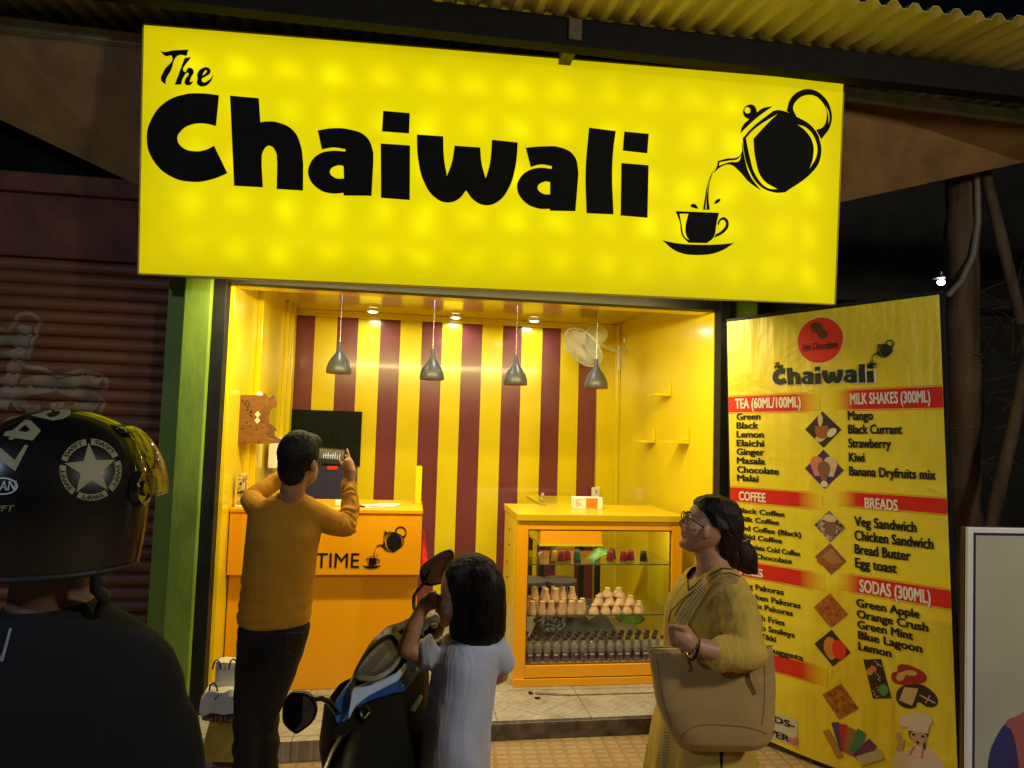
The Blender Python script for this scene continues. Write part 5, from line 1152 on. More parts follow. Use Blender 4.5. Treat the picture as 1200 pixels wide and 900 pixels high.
shirt = mesh_obj('shirt', fuse(bm, .006, 5, man_fold), cloth_mat('mustard_cotton', (.44, .20, .011), fold=.28, fscale=7), man)
bm = BM(); loft(bm, [(at(340.5, 581, 3.04), CR * .062, CF * .058), (at(341.5, 577, 3.035), CR * .060, CF * .056)]); obj('collar', bm, cloth_mat('mustard_rib', (.46, .21, .012)), man, smooth=50)
bm = BM()
loft(bm, sect([(718, 284, 360, .1), (735, 279.5, 363, .118), (755, 278, 358.5, .12), (775, 277, 352, .12), (792, 276.5, 346, .115), (815, 279, 337, .09), (840, 284, 326, .05)], D0), 28)
limb(bm, [(299, 770, 3.05), (291, 830, 3.02), (289, 880, 3.0), (288, 918, 3.0)], [.085, .065, .058, .054]); limb(bm, [(330, 765, 3.05), (318, 800, 3.06), (311, 840, 3.06), (311, 880, 3.06), (311, 912, 3.06)], [.09, .075, .06, .058, .052])
tm_ = fuse(bm, .007, 6, lambda co, n: .004 * fbm(co, 9, (1, 1, .5)) + .004 * math.sin(co.z * 60 + 6 * fbm(co, 5)) * (1 if co.z < .35 else .3)); tbvh = bvh_of(tm_)
mesh_obj('trousers', tm_, cloth_mat('dark_brown_denim', (.010, .008, .0055), fold=.5), man)
bm = BM(); stroke(bm, [(336, 741), (337, 762), (345, 768), (354, 761), (355, 741)], .9, 0, 4); stroke(bm, [(335, 742), (356, 741)], 1.3, 0, 6); fit_to(bm, tbvh, .002); obj('back_pocket', bm, flat('worn_seam', (.035, .028, .02), .9), man, recalc=False)
def man_hair(co, n): return .0018 * fbm(co, 45) + .0022 * fbm(co, 150)
bm = BM(); hc = at(349.5, 531, 3.005)
ell(bm, hc, fd * .099, ld * .079, CU * .103, 24, 16); ell(bm, at(343, 548, 2.995), fd * .066, ld * .066, CU * .085); ell(bm, at(362, 519, 3.06), fd * .055, ld * .06, CU * .045)
hm = fuse(bm, .005, 3, man_hair)
bm = BM(); bm.from_mesh(hm); fc = at(357, 552, 3.06)
bmesh.ops.delete(bm, geom=[v for v in bm.verts if ((v.co - fc).dot(fd) > -.012 and (v.co - fc).dot(CU) < .035) or ((v.co - fc).dot(ld) > .04 and (v.co - fc).dot(fd) > -.055 and (v.co - fc).dot(CU) < .0) or (v.co - fc).dot(CU) < -.055], context='VERTS')
mhair = obj('hair', bm, M['hair'], man, smooth=60)
pth = []
for k in range(420):
    a = random.uniform(0, 6.28); q = random.uniform(0, 1) ** .6; x, y = 350 + 23 * q * math.cos(a), 532 + 27 * q * math.sin(a); dx, dy = (x - 352) * .10 + random.uniform(-1.2, 1.2), 2.2 + (y - 525) * .06 + random.uniform(-1, 1)
    pth.append([(x, y), (x + dx, y + dy), (x + 2 * dx, y + 1.9 * dy)])
strands('short_strands', mhair, man, pth, M['strand'], 4, .0008)
for pts in (((289, 922, 2.98), (287, 926, 3.12)), ((311, 918, 3.04), (313, 922, 3.18))):
    bm = BM(); a, b_ = at(*pts[0]), at(*pts[1]); a.z = b_.z = .045
    loft(bm, [(a - CF * .07, CR * .03, V((0, 0, .035)), .7), (a, CR * .04, V((0, 0, .044)), .7), (b_, CR * .045, V((0, 0, .038)), .7), (b_ + CF * .06, CR * .03, V((0, 0, .028)), .7)], 18); obj('shoe', bm, M['black_frame'], man, smooth=50)
# phone
pc = at(386, 534.6, 3.395); pr_ = (at(404, 536.5, 3.395) - at(376, 534, 3.395)).normalized(); pn = (-CF + CU * .1).normalized(); pu = pn.cross(pr_) * -1; pu = (CU - pr_ * CU.dot(pr_)).normalized(); pn = pr_.cross(pu)
MP = Matrix(((pr_.x, pn.x, pu.x, pc.x), (pr_.y, pn.y, pu.y, pc.y), (pr_.z, pn.z, pu.z, pc.z), (0, 0, 0, 1)))
ph = thing('mobile_phone', 'mobile phone held sideways by the man, its lit screen showing the stall', 'phone', M=MP)
sgn = -1 if pn.dot(CF) > 0 else 1
bm = BM(); box(bm, -.079, .079, -.004, .004, -.0385, .0385); obj('case', bm, M['black_frame'], ph, world=False, bevel=.003)
def screen_mat():
    m, nt, b = nmat('lit_phone_screen'); N, L = nt.nodes, nt.links
    tc = N.new('ShaderNodeTexCoord'); sx = N.new('ShaderNodeSeparateXYZ'); L.new(tc.outputs['Object'], sx.inputs[0])
    ra = N.new('ShaderNodeValToRGB'); mr = N.new('ShaderNodeMapRange'); mr.inputs['From Min'].default_value = -.035; mr.inputs['From Max'].default_value = .035; L.new(sx.outputs['Z'], mr.inputs['Value'])
    for i, (p_, c_) in enumerate(((0, (.03, .03, .012)), (.28, (.035, .03, .012)), (.34, (.10, .085, .03)), (.8, (.22, .15, .05)))):
        e = ra.color_ramp.elements[i] if i < 2 else ra.color_ramp.elements.new(p_)
        e.position = p_; e.color = (*c_, 1)
    L.new(mr.outputs[0], ra.inputs[0]); L.new(ra.outputs[0], b.inputs['Emission Color']); b.inputs['Emission Strength'].default_value = 1.1; b.inputs['Base Color'].default_value = (.01, .01, .01, 1); b.inputs['Roughness'].default_value = .15
    return m
y_ = -.0046 * (1 if sgn < 0 else -1)
bm = BM(); quad(bm, (-.072, y_, -.035), (.074, y_, -.035), (.074, y_, .035), (-.072, y_, .035)); scn = obj('screen', bm, screen_mat(), ph, world=False)
M['glow'] = emit('lit_screen_detail', (.75, .75, .62), .75)
bm = BM()
for k in range(8):
    u_ = -.03 + k * .0115; h_ = .011 + .005 * (k % 3); quad(bm, (u_, y_ * 1.05, -.012 + .004 * (k % 2)), (u_ + .004, y_ * 1.05, -.012), (u_ + .004, y_ * 1.05, h_), (u_, y_ * 1.05, h_))
quad(bm, (-.03, y_ * 1.06, .002), (.03, y_ * 1.06, .003), (.03, y_ * 1.06, .006), (-.03, y_ * 1.06, .005))
obj('screen_image', bm, M['glow'], scn, world=False)

# ------------------------------------------------------------------ woman in profile with a tote bag
D0 = 2.3
foot = onZ(822, 1075, 0)
wo = thing('person', 'smiling woman in glasses and a yellow kurta in profile, looking up at the sign', 'person', (foot.x, foot.y, 0))
bm = BM()
loft(bm, sect([(585, 822, 850, .04), (590, 815, 857, .058), (598, 809.5, 862, .070), (605, 806.5, 863, .073), (609, 805.5, 863, .074), (614, 803.2, 862, .075), (620, 801.5, 859, .072), (625, 801.5, 855, .069), (630, 800.2, 850, .064), (635, 798.5, 845, .056), (640, 798, 838, .044), (645, 802.5, 830, .030)], D0, .9), 28)
tube(bm, [at(806.5, 604.5, D0), at(801, 609.5, D0), at(797, 613, D0), at(799, 616.5, D0)], [.006, .0085, .0095, .008], 10, True)
for s_ in (-1, 1): ball(bm, at(799.5, 615, D0 + s_ * .009), .0075, 8)
for y, r_ in ((621.2, .0075), (626.3, .0085)): ell(bm, at(800.2, y, D0), CR * .0075, CF * .021, CU * r_ * .75, 12, 8)
ell(bm, at(801, 637.5, D0), CR * .016, CF * .02, CU * .015, 12, 8); ell(bm, at(815, 620, D0 - .030), CR * .042, CF * .036, CU * .036, 14, 10)
for s_ in (-1, 1):
    ell(bm, at(827, 624, D0 + s_ * .074), CR * .012, CF * .008, CU * .021, 12, 8); ell(bm, at(806.5, 602.3, D0 + s_ * .03), CR * .008, CF * .022, CU * .006, 10, 6)
tube(bm, [at(827, 632, D0 + .005), at(833, 652, D0), at(838, 672, D0)], [.052, .050, .064], 18)
loft(bm, sect([(672, 822, 856, .12), (690, 800, 862, .14), (740, 792, 858, .13), (800, 790, 862, .14), (860, 785, 866, .15)], D0))
limb(bm, [(850, 690, D0 - .14), (872, 730, D0 - .20), (876, 764, D0 - .24), (845, 766, D0 - .27), (812, 756, D0 - .29)], [.05, .045, .036, .034, .024]); limb(bm, [(845, 690, D0 + .15), (858, 735, D0 + .2), (850, 800, D0 + .2)], [.05, .04, .03])
for s_ in (-1, 1): limb(bm, [(825, 850, D0 + s_ * .08), (824, 960, D0 + s_ * .08), (826, 1068, D0 + s_ * .08)], [.085, .06, .04])
DH = D0 - .29
tube(bm, [at(812, 756, DH), at(804, 750, DH), at(797, 745, DH)], [.026, .033, .03], 14, True)
tube(bm, [at(803, 741, DH), at(801, 755, DH)], [.02, .02], 10, True)
fingers(bm, [[(800, 739 + 5.2 * i, DH - .008), (790.5, 736.5 + 5.2 * i, DH - .018), (784 + i, 737.5 + 5.2 * i, DH - .006), (786.5 + i, 740.5 + 5.2 * i, DH + .012), (793, 742 + 5.2 * i, DH + .018)] for i in range(4)] + [[(806, 742, DH - .012), (799, 735, DH - .024), (790, 733.6, DH - .022), (785, 734.5, DH - .014)]], .0076, .0062)
wb_me = fuse(bm, .0042, 3); wbody = mesh_obj('body', wb_me, M['skin_fair'], wo)
M['eye_white'] = flat('eye_white', (.6, .58, .55), .2); M['iris'] = flat('dark_iris', (.015, .008, .005), .15)
for s_ in (-1, 1):
    bm = BM(); ball(bm, at(806.8, 606.6, D0 + s_ * .031), .0095, 12); obj('eye', bm, M['eye_white'], wo, smooth=60)
    bm = BM(); ball(bm, at(804.3, 606.0, D0 + s_ * .031), .0048, 10); obj('iris', bm, M['iris'], wo, smooth=60)
    bm = BM(); tube(bm, [at(804.8, 600.8, D0 + s_ * .018), at(806, 599.5, D0 + s_ * .034), at(810, 601.2, D0 + s_ * .054)], [.0022, .003, .0015], 8, True); obj('eyebrow', bm, M['hair'], wo)
bm = BM(); tube(bm, [at(800.3, 624, D0 - .02), at(799.4, 623.8, D0), at(800.3, 624, D0 + .02)], .0032, 8, True); ell(bm, at(802, 623.8, D0 - .024), CR * .008, CF * .004, CU * .0035, 10, 6); obj('mouth', bm, flat('dark_lip', (.13, .025, .022), .4), wo, smooth=60)
hb_ = BM(); loft(hb_, sect([(581, 826, 845, .03), (584, 818.5, 855, .058), (589, 814.5, 862, .073), (596, 815, 866, .080), (604, 817.5, 868, .083), (612, 821, 868.5, .083), (618, 828, 868.5, .080), (626, 833, 867.5, .075), (636, 834, 864.5, .068), (646, 837, 860, .056), (654, 842, 856, .04)], D0, .72), 30)
ell(hb_, at(857, 632, D0 - .01), CR * .036, CF * .05, CU * .04)
wo_hair = mesh_obj('hair', fuse(hb_, .0045, 3, lambda co, n: .0035 * noise.noise(V((co.x * 30, co.y * 30, co.z * 55)))), M['hair_brown'], wo)
bm = BM(); tube(bm, [at(864, 632, D0), at(868, 645, D0), at(873, 657, D0), at(881, 667, D0), at(886, 671, D0)], [.025, .045, .047, .026, .006], 16, True); ell(bm, at(858, 650, D0), CR * .03, CF * .05, CU * .05)
for k in range(26):
    a = random.uniform(-.05, .05); tube(bm, [at(868, 645, D0 + a), at(874 + random.uniform(-6, 6), 660, D0 + a), at(884 + random.uniform(-8, 6), 669 + random.uniform(-2, 4), D0 + a)], [.004, .004, .0012], 5, True)
obj('ponytail', bm, M['hair_brown'], wo, smooth=60)
pth = []
for k in range(260):
    t = random.uniform(0, 1); x0, y0 = (814 + 22 * t * .6, 591 - 8 * t) if k % 2 else (816 + 8 * t, 594 + 22 * t); t2 = random.uniform(-6, 5)
    pth.append([(x0, y0), (x0 + 16, y0 + 1 + 5 * (1 - t) * (k % 2) + random.uniform(-1.5, 1.5)), (852 + t2 * .4, 612 + t2 + (y0 - 590) * .4), (862 + t2 * .3, 628 + t2 * .6)])
strands('fine_strands', wo_hair, wo, pth, M['strand'], 8, .0009)
bm = BM(); c_ = at(865, 633, D0); tn = (at(868, 645, D0) - c_).normalized(); x_ = CF; y_2 = tn.cross(x_)
ring = [c_ + (x_ * math.cos(t) + y_2 * math.sin(t)) * .030 for t in [2 * math.pi * k / 24 for k in range(25)]]; tube(bm, ring, [.012 + .003 * math.sin(5 * k) for k in range(25)], 8); obj('hair_tie', bm, photo_mat('speckled_cloth', ((.01, .01, .012), (.015, .015, .02), (.35, .35, .38)), 160), wo, smooth=60)
gl = []
bm = BM()
for s_ in (-1, 1):
    tube(bm, [at(803, 604.2, D0 + s_ * .062), at(813, 610, D0 + s_ * .076), at(824, 617.5, D0 + s_ * .079)], .0022, 6, True)
    gc = at(802.4, 606.2, D0 + s_ * .034); tube(bm, [gc + CF * (.028 * math.cos(t)) + CU * (.019 * math.sin(t)) + CR * .004 * math.cos(t) * s_ for t in [2 * math.pi * k / 28 for k in range(29)]], .0017, 6)
tube(bm, [at(801.2, 604.8, D0 - .008), at(801, 604.4, D0 + .008)], .0016, 6, True); glo = obj('glasses', bm, M['black_frame'], wo, smooth=60)
for s_ in (-1, 1):
    gc = at(802.4, 606.2, D0 + s_ * .034); bm = BM(); bm.faces.new([bm.verts.new(gc + CF * (.027 * math.cos(t)) + CU * (.018 * math.sin(t)) + CR * .004 * math.cos(t) * s_) for t in [2 * math.pi * k / 24 for k in range(24)]]); obj('lens', bm, clear('spectacle_lens', (.95, .95, .95), .12), glo)
bm = BM(); ball(bm, at(821.3, 629.6, D0 - .083), .0042, 10); obj('earring', bm, M['chrome'], wo, smooth=60)
# kurta
bm = BM()
loft(bm, sect([(664, 826, 857, .07), (670, 814, 862, .115), (680, 803.5, 868, .155), (692, 793, 872, .168), (704, 785, 873, .168), (718, 779.8, 871, .164), (740, 778.5, 867, .155), (762, 780, 864, .148), (800, 778, 870, .165), (850, 767, 879, .19), (900, 757.5, 884, .205), (985, 750, 888, .22), (990, 756, 882, .21)], D0), 36)
limb(bm, [(851, 688, D0 - .13), (862, 708, D0 - .17), (870, 735, D0 - .20), (876, 762, D0 - .24)], [.064, .066, .062, .054]); limb(bm, [(877, 762, D0 - .24), (860, 766, D0 - .25), (843, 768, D0 - .265)], [.054, .052, .047])
limb(bm, [(848, 690, D0 + .13), (860, 735, D0 + .2)], [.062, .055])
e0, e1 = at(876, 764, D0 - .24), at(840, 768, D0 - .265)
def kurta_fold(co, n):
    d = .003 * fbm(co, 12) + .011 * max(0, noise.noise(V(((co.x + co.z) * 9, co.y * 6, (co.z - co.x) * 3.4)))) ** .7 * .8
    t = (co - e0).length
    if t < .24: d += .0065 * math.sin(t * 95 + 8 * noise.noise(co * 8)) * (1 - t / .24)
    if co.z < .85: d += .006 * math.sin((co - wo.location).to_2d().angle_signed(V((1, 0)).to_2d(), 0) * 14) * min(1, (.85 - co.z) * 3)
    return d
km = fuse(bm, .0058, 5, kurta_fold)
kb = BM(); kb.from_mesh(km)          # open V neck at the throat
bmesh.ops.delete(kb, geom=[v for v in kb.verts if (v.co - at(821, 668, D0)).length < .052], context='VERTS'); bpy.data.meshes.remove(km); km = bpy.data.meshes.new('k'); kb.to_mesh(km); kb.free()
kbvh = bvh_of(km)
M['kurta'] = cloth_mat('yellow_kurta_cotton', (.60, .41, .07), fold=.6, fscale=10)
mesh_obj('kurta', km, M['kurta'], wo, smooth=180)
M['trim_dark'] = flat('dark_stitching', (.02, .012, .02), .8); M['trim_cream'] = cloth_mat('cream_trim', (.62, .47, .19))
def band(path, w, m, name, off=.002):
    bm = BM(); pts = along(path, 50); stroke(bm, pts, w, 0, 1); fit_to(bm, kbvh, off); return obj(name, bm, m, wo, recalc=False)
NECK = [(846, 669), (832, 676), (819, 691), (807, 708), (795, 730)]
LOW1, LOW2 = [(781, 858), (779, 880), (777, 905)], [(758, 872), (755, 890), (754, 905)]
for nm, path, w, k_ in (('neck_trim', NECK, 10.5, 26), ('hem_trim', LOW1, 6, 14), ('hem_trim', LOW2, 4, 10)):
    t_ = band(path, w, M['trim_cream'], nm)
    bm = BM(); pts = along(path, k_ * 2 + 1)
    for i in range(0, k_ * 2 - 1, 2):
        (xa, ya), (xb, yb) = pts[i], pts[i + 1]; dx, dy = xb - xa, yb - ya; L_ = math.hypot(dx, dy); nx, ny = -dy / L_, dx / L_
        for s0, s1 in ((-.36, -.06), (.06, .36)):
            sk_ = .6 if s0 < 0 else -.6
            vs_ = [bm.verts.new((xa + nx * w * s + dx * (t + sk_ * abs(s)), 0, ya + ny * w * s + dy * (t + sk_ * abs(s)))) for s, t in ((s0, 0), (s1, 0), (s1, .75), (s0, .75))]; bm.faces.new(vs_)
    fit_to(bm, kbvh, .0035); o_ = obj('stitching', bm, M['trim_dark'], t_, recalc=False)
for path, w in (([(862, 667), (846, 666), (836, 671), (828, 676)], 1.3), ([(868, 676), (856, 671), (848, 672)], 1.3), ([(818, 664), (806, 680), (806.5, 692), (814, 686), (822, 679)], 1.6), ([(815, 690), (800, 702), (786, 716), (783, 730)], 1.0), ([(812, 694), (798, 708), (790, 722)], 1.0)): band(path, w, M['trim_dark'], 'piping', .0025)
bm = BM(); pts = [(834, 660), (828, 668), (821, 676), (815, 681)]; tube(bm, [at(x, y, D0 - .062 + .01 * i) for i, (x, y) in enumerate(pts)], .0014, 6); obj('necklace', bm, M['chrome'], wo, smooth=60)
bm = BM(); loft(bm, sect([(868, 831, 848, .06, -.13), (990, 826, 846, .06, -.15), (1060, 826, 842, .05, -.1)], D0), 16); obj('leggings', bm, flat('black_leggings', (.008, .008, .012), .8), wo, smooth=60)
bm = BM(); c_ = at(811, 757, DH + .005); ax_ = (at(812, 757, DH) - at(830, 764, DH)).normalized(); x_ = (CF - ax_ * CF.dot(ax_)).normalized(); y_2 = ax_.cross(x_)
tube(bm, [c_ + (x_ * math.cos(t) + y_2 * math.sin(t)) * .031 for t in [2 * math.pi * k / 28 for k in range(29)]], .0032, 8); obj('bangle', bm, M['chrome'], wo, smooth=60)
bm = BM(); c_ = at(813.5, 760, DH + .005); tube(bm, [c_ + (x_ * math.cos(t) + y_2 * math.sin(t)) * .033 for t in [2 * math.pi * k / 28 for k in range(29)]], .0035, 8); obj('bracelet', bm, M['black_frame'], wo, smooth=60)
bm = BM(); c_ = at(788, 743, DH - .01); tube(bm, [c_ + (CF * math.cos(t) + CU * math.sin(t)) * .0098 for t in [2 * math.pi * k / 20 for k in range(21)]], .0018, 6); obj('ring', bm, mat('gold', (.75, .5, .12), .2, metal=1), wo, smooth=60)
for s_ in (-1, 1):
    bm = BM(); p = at(826, 1068, D0 + s_ * .08); p.z = .03; loft(bm, [(p + CR * .07, CF * .03, V((0, 0, .028)), .7), (p, CF * .035, V((0, 0, .03)), .7), (p - CR * .15, CF * .035, V((0, 0, .02)), .7)], 16); obj('sandal', bm, M['black_frame'], wo, smooth=50)
# tote bag
bag = thing('tote_bag', 'large beige tote bag hanging from the shoulder of the woman in yellow', 'bag', at(830, 873, D0 - .16))
DBg = D0 - .19
M['bag'] = mat('beige_leatherette', (.47, .31, .11), .42, var=.08, vscale=5, bump=.12, bscale=260)
bm = BM(); loft(bm, sect([(758, 758.6, 905, .022), (768, 759.5, 905.5, .034), (790, 763, 906, .05), (822, 769.5, 905.5, .06), (848, 779, 904, .064), (862, 787, 901.5, .062), (870, 793, 895, .05), (875, 799, 878, .035)], DBg, .55), 44)
bt = BM(); bt.from_mesh(fuse(bm, .005, 4, lambda co, n: .006 * fbm(co, 5) + .002 * fbm(co, 16))); bo_ = bpy.data.meshes.new('b'); bt.to_mesh(bo_); bgv = bvh_of(bo_); bpy.data.meshes.remove(bo_); obj('bag_body', bt, M['bag'], bag, smooth=60)
bm = BM(); stroke(bm, [(797, 868), (806, 856), (822, 850), (850, 850), (878, 853), (899, 860)], 1.2, 0, 8); stroke(bm, [(770, 772), (776, 815), (786, 850)], .9, 0, 8); stroke(bm, [(896, 770), (896, 820), (893, 850)], .9, 0, 8); fit_to(bm, bgv, .0015); obj('gusset_seam', bm, flat('dark_tan_seam', (.24, .15, .055), .6), bag, recalc=False)
bm = BM(); tube(bm, [at(759, 759, DBg - .024), at(800, 757.5, DBg - .028), at(850, 756.5, DBg - .028), at(905, 757, DBg - .02)], .003, 8, True); obj('top_seam', bm, flat('tan_edge', (.42, .28, .12), .5), bag)
def strap(path, w, name):
    bm = BM(); pts = [at(*p) for p in path]; fr = frames(pts); rows = []
    for i, (p, x, y) in enumerate(fr):
        t = (pts[min(i + 1, len(pts) - 1)] - pts[max(i - 1, 0)]).normalized(); s_ = t.cross(CF).normalized() * w; q = CF * .002
        rows.append([bm.verts.new(p + s_ - q), bm.verts.new(p - s_ - q), bm.verts.new(p - s_ + q), bm.verts.new(p + s_ + q)])
    for a, b_ in zip(rows, rows[1:]):
        for j in range(4): bm.faces.new((a[j], a[(j + 1) % 4], b_[(j + 1) % 4], b_[j]))
    bm.faces.new(rows[0]); bm.faces.new(rows[-1][::-1]); obj(name, bm, M['bag'], bag)
def onk(x, y, off=.005):
    d = ray(x, y).normalized(); h = kbvh.ray_cast(EYE, d)[0]; p = h - d * off - EYE; D_ = p.dot(CF); return (x, y, D_)
strap([(806, 785, DBg - .056), (800, 764, DBg - .05), (801, 745, DH + .018)] + [onk(*q) for q in ((807, 731), (813, 721), (819, 711), (825, 701), (831, 692), (838, 683), (846, 676.5), (854, 674.5), (862, 678))], .0062, 'strap')
strap([onk(*q) for q in ((828, 717), (832, 709), (837, 700), (843, 692), (850, 685), (857, 680.5), (864, 681))], .0095, 'strap')
strap([(889, 811, DBg - .06), (882, 795, DBg - .058), (879, 778, DBg - .045)], .007, 'strap_tab')
bm = BM(); ball(bm, at(831.5, 776.5, DBg - .055), .0045, 10); obj('stud', bm, M['chrome'], bag, smooth=60)

# ------------------------------------------------------------------ girl beside the scooter
D0 = 2.08
foot = onZ(532, 1140, 0.0)
gi = thing('person', 'small girl with a black bob and a pale T-shirt seen from behind beside the scooter', 'person', (foot.x, foot.y, 0))
bm = BM(); fd = (-CR * .88 + CF * .47).normalized(); ld = fd.cross(CU).normalized()
ell(bm, at(550, 690, D0), fd * .094, ld * .074, CU * .1); ell(bm, at(535, 713, D0 + .015), fd * .06, ld * .055, CU * .057); ell(bm, at(521.5, 729, D0 + .03), fd * .018, ld * .022, CU * .016, 10, 8)
tube(bm, [at(519.5, 697, D0 + .04), at(515.5, 707, D0 + .045)], [.009, .011], 8, True)
ell(bm, at(527, 714, D0 - .03), fd * .03, ld * .03, CU * .035, 12, 8)
tube(bm, [at(552, 715, D0), at(553, 748, D0)], [.042, .046], 14)
loft(bm, sect([(752, 520, 580, .055), (790, 515, 575, .065), (850, 508, 570, .07), (900, 503, 566, .075)], D0)); tube(bm, [at(515, 762, D0 - .01), at(492, 768, D0 - .02), at(476, 760, D0 - .03)], [.035, .031, .028], 12, True)
tube(bm, [at(476, 760, D0 - .03), at(484, 737, D0 - .02), at(495, 713, D0 + .0)], [.028, .027, .020], 12, True); tube(bm, [at(578, 765, D0), at(586, 790, D0 + .07), at(570, 800, D0 + .16)], [.033, .028, .022], 12, True)
tube(bm, [at(495, 713, D0), at(500, 707, D0 + .005), at(505, 703, D0 + .01)], [.021, .027, .024], 12, True)
fingers(bm, [[(504, 699 + 4.6 * i, D0 + .0), (510.5, 697.5 + 4.6 * i, D0 - .008), (514.5, 700 + 4.6 * i, D0 + .008), (511.5, 702.5 + 4.6 * i, D0 + .024)] for i in range(4)] + [[(500, 700, D0 + .0), (505, 695, D0 - .004), (510, 694, D0 + .006)]], .0078, .0062)
for s_ in (-1, 1): limb(bm, [(535 + s_ * 18, 900, D0), (533 + s_ * 18, 1010, D0 + .01), (532 + s_ * 18, 1120, D0)], [.058, .044, .032])
mesh_obj('body', fuse(bm, .0042, 4), M['skin_fair'], gi)
bm = BM()
loft(bm, sect([(649.5, 548, 560, .02), (652, 539, 568, .045), (658, 528, 578, .07), (667, 521.5, 585, .084), (680, 521.5, 590.5, .091), (695, 525, 592.5, .093), (710, 527, 593, .092), (725, 526, 593, .088), (738, 526, 592.5, .082), (746, 529, 590, .074), (751, 540, 582, .055)], D0 + .005, .92), 40)
hm = fuse(bm, .0042, 3, lambda co, n: .0028 * noise.noise(V(((co - at(555, 650, D0)).dot(CR) * 75, (co - at(555, 650, D0)).dot(CF) * 75, co.z * 5))) + .002 * fbm(co, 20))
bm = BM(); bm.from_mesh(hm)
bmesh.ops.delete(bm, geom=[v for v in bm.verts if (v.co - at(527, 700, D0)).dot(fd) > -.004 and v.co.z < at(540, 676, D0).z], context='VERTS')
gh = obj('hair', bm, M['hair'], gi, smooth=180)
bm = BM()
for k in range(170):
    t = random.uniform(0, 1); x0 = 533 + 58 * t; dp = D0 - .085 * math.sin(math.pi * (.1 + .85 * t)) - .004; yb = 744 + random.uniform(-4, 10) - 6 * abs(t - .5)
    tube(bm, [at(556 + (x0 - 556) * .93, 690 + random.uniform(-25, 20), dp + .004), at(x0, 722, dp), at(x0 + random.uniform(-2.5, 2.5), yb, dp + random.uniform(0, .015))], [.0012, .0016, .0005], 4)
obj('loose_strands', bm, M['hair'], gh, smooth=60)
pth = []
for k in range(330):
    t = random.uniform(0, 1); cx_, cy_ = 553 + random.uniform(-5, 9), 652 + random.uniform(0, 8); x1 = 526 + 66 * t; yb = 735 + random.uniform(-20, 22); kx = random.uniform(-3, 3)
    pth.append([(cx_ + (x1 - cx_) * .25, cy_ + 3 + 10 * abs(t - .5)), (cx_ + (x1 - cx_) * .72, 668 + random.uniform(-4, 4)), (x1 + (1 - 2 * t) * 1.5, 692), (x1 + kx * .5, 718), (x1 + kx, yb)])
strands('fine_strands', gh, gi, pth, M['strand'], 9, .0009)
bm = BM(); loft(bm, sect([(741, 536, 574, .05), (747, 520, 583, .068), (755, 508, 590, .078), (768, 505, 588, .085), (785, 506, 584, .088), (830, 499, 577.5, .092), (870, 494, 574.5, .1), (900, 490, 573.5, .105), (945, 485, 574, .11), (948, 490, 570, .105)], D0), 36)
tube(bm, [at(513, 760, D0 - .005), at(500, 767, D0 - .015), at(491.5, 767.5, D0 - .02)], [.052, .047, .042], 16); tube(bm, [at(578, 760, D0), at(588, 775, D0 + .03)], [.047, .041], 16, True)
def tee(co, n): return .0025 * fbm(co, 14) + .006 * max(0, noise.noise(V((co.x * 16, co.y * 12, co.z * 3.2)))) * (1 if co.z < 1.0 else .4)
mesh_obj('t_shirt', fuse(bm, .0052, 5, tee), cloth_mat('white_cotton', (.56, .60, .74), fold=.35, fscale=10, stretch=(1, 1, .3)), gi)
for s_ in (-1, 1):
    bm = BM(); p = at(532 + s_ * 18, 1120, D0); p.z = .04; loft(bm, [(p + V((.04, 0, -.015)), V((0, .03, 0)), V((0, 0, .02)), .7), (p + V((-.1, 0, -.02)), V((0, .033, 0)), V((0, 0, .016)), .7)], 14); obj('shoe', bm, M['white_plastic'], gi, smooth=50)

# ------------------------------------------------------------------ man with a helmet in the foreground
D0 = 1.25
foot = onZ(64, 1560, 0)
hmn = thing('person', 'person in a dark T-shirt seen from behind at the left edge, wearing the black helmet', 'person', (at(64, 700, D0).x, at(64, 700, D0).y, 0))
f50, l50 = (CR * math.cos(R(50)) + CF * math.sin(R(50))), None
f50 = (f50 - V((0, 0, 1)) * f50.z).normalized(); up = V((0, 0, 1)); l50 = up.cross(f50)
hc = at(72, 576, D0)
bm = BM(); ell(bm, hc + V((0, 0, -.01)), f50 * .098, l50 * .076, up * .115); ell(bm, hc + f50 * .03 - up * .075, f50 * .06, l50 * .055, up * .06); tube(bm, [hc + f50 * .11 - up * .02, hc + f50 * .118 - up * .05], [.01, .013], 8, True)
tube(bm, [hc - up * .06 - f50 * .01, at(61, 690, D0), at(60, 722, D0)], [.06, .066, .078], 18)
loft(bm, sect([(735, 10, 115, .07), (800, -60, 180, .09), (950, -60, 180, .09), (1080, -60, 180, .1)], D0)); limb(bm, [(168, 808, D0), (196, 890, D0), (206, 1010, D0 + .12), (190, 1050, D0 + .3)], [.042, .038, .032, .026]); limb(bm, [(-48, 808, D0), (-70, 890, D0), (-78, 1010, D0 + .12), (-60, 1050, D0 + .3)], [.042, .038, .032, .026])
for cx_, px in ((190, 1), (-60, -1)):
    tube(bm, [at(cx_, 1050, D0 + .3), at(cx_ - px * 4, 1052, D0 + .36)], [.028, .034], 12, True)
    fingers(bm, [[(cx_ - 15 + 9 * i, 1050, D0 + .37), (cx_ - 15 + 9 * i, 1052, D0 + .42), (cx_ - 15 + 9 * i, 1062, D0 + .44)] for i in range(4)] + [[(cx_ - px * 12, 1052, D0 + .33), (cx_ - px * 28, 1058, D0 + .37)]], .0095, .008)
for s_ in (-1, 1): tube(bm, [at(64 + s_ * 65, 1080, D0), at(64 + s_ * 65, 1300, D0 + .02), V((at(64 + s_ * 65, 1300, D0).x, foot.y * 0 + at(64, 700, D0).y, .06))], [.085, .06, .045], 14, True)
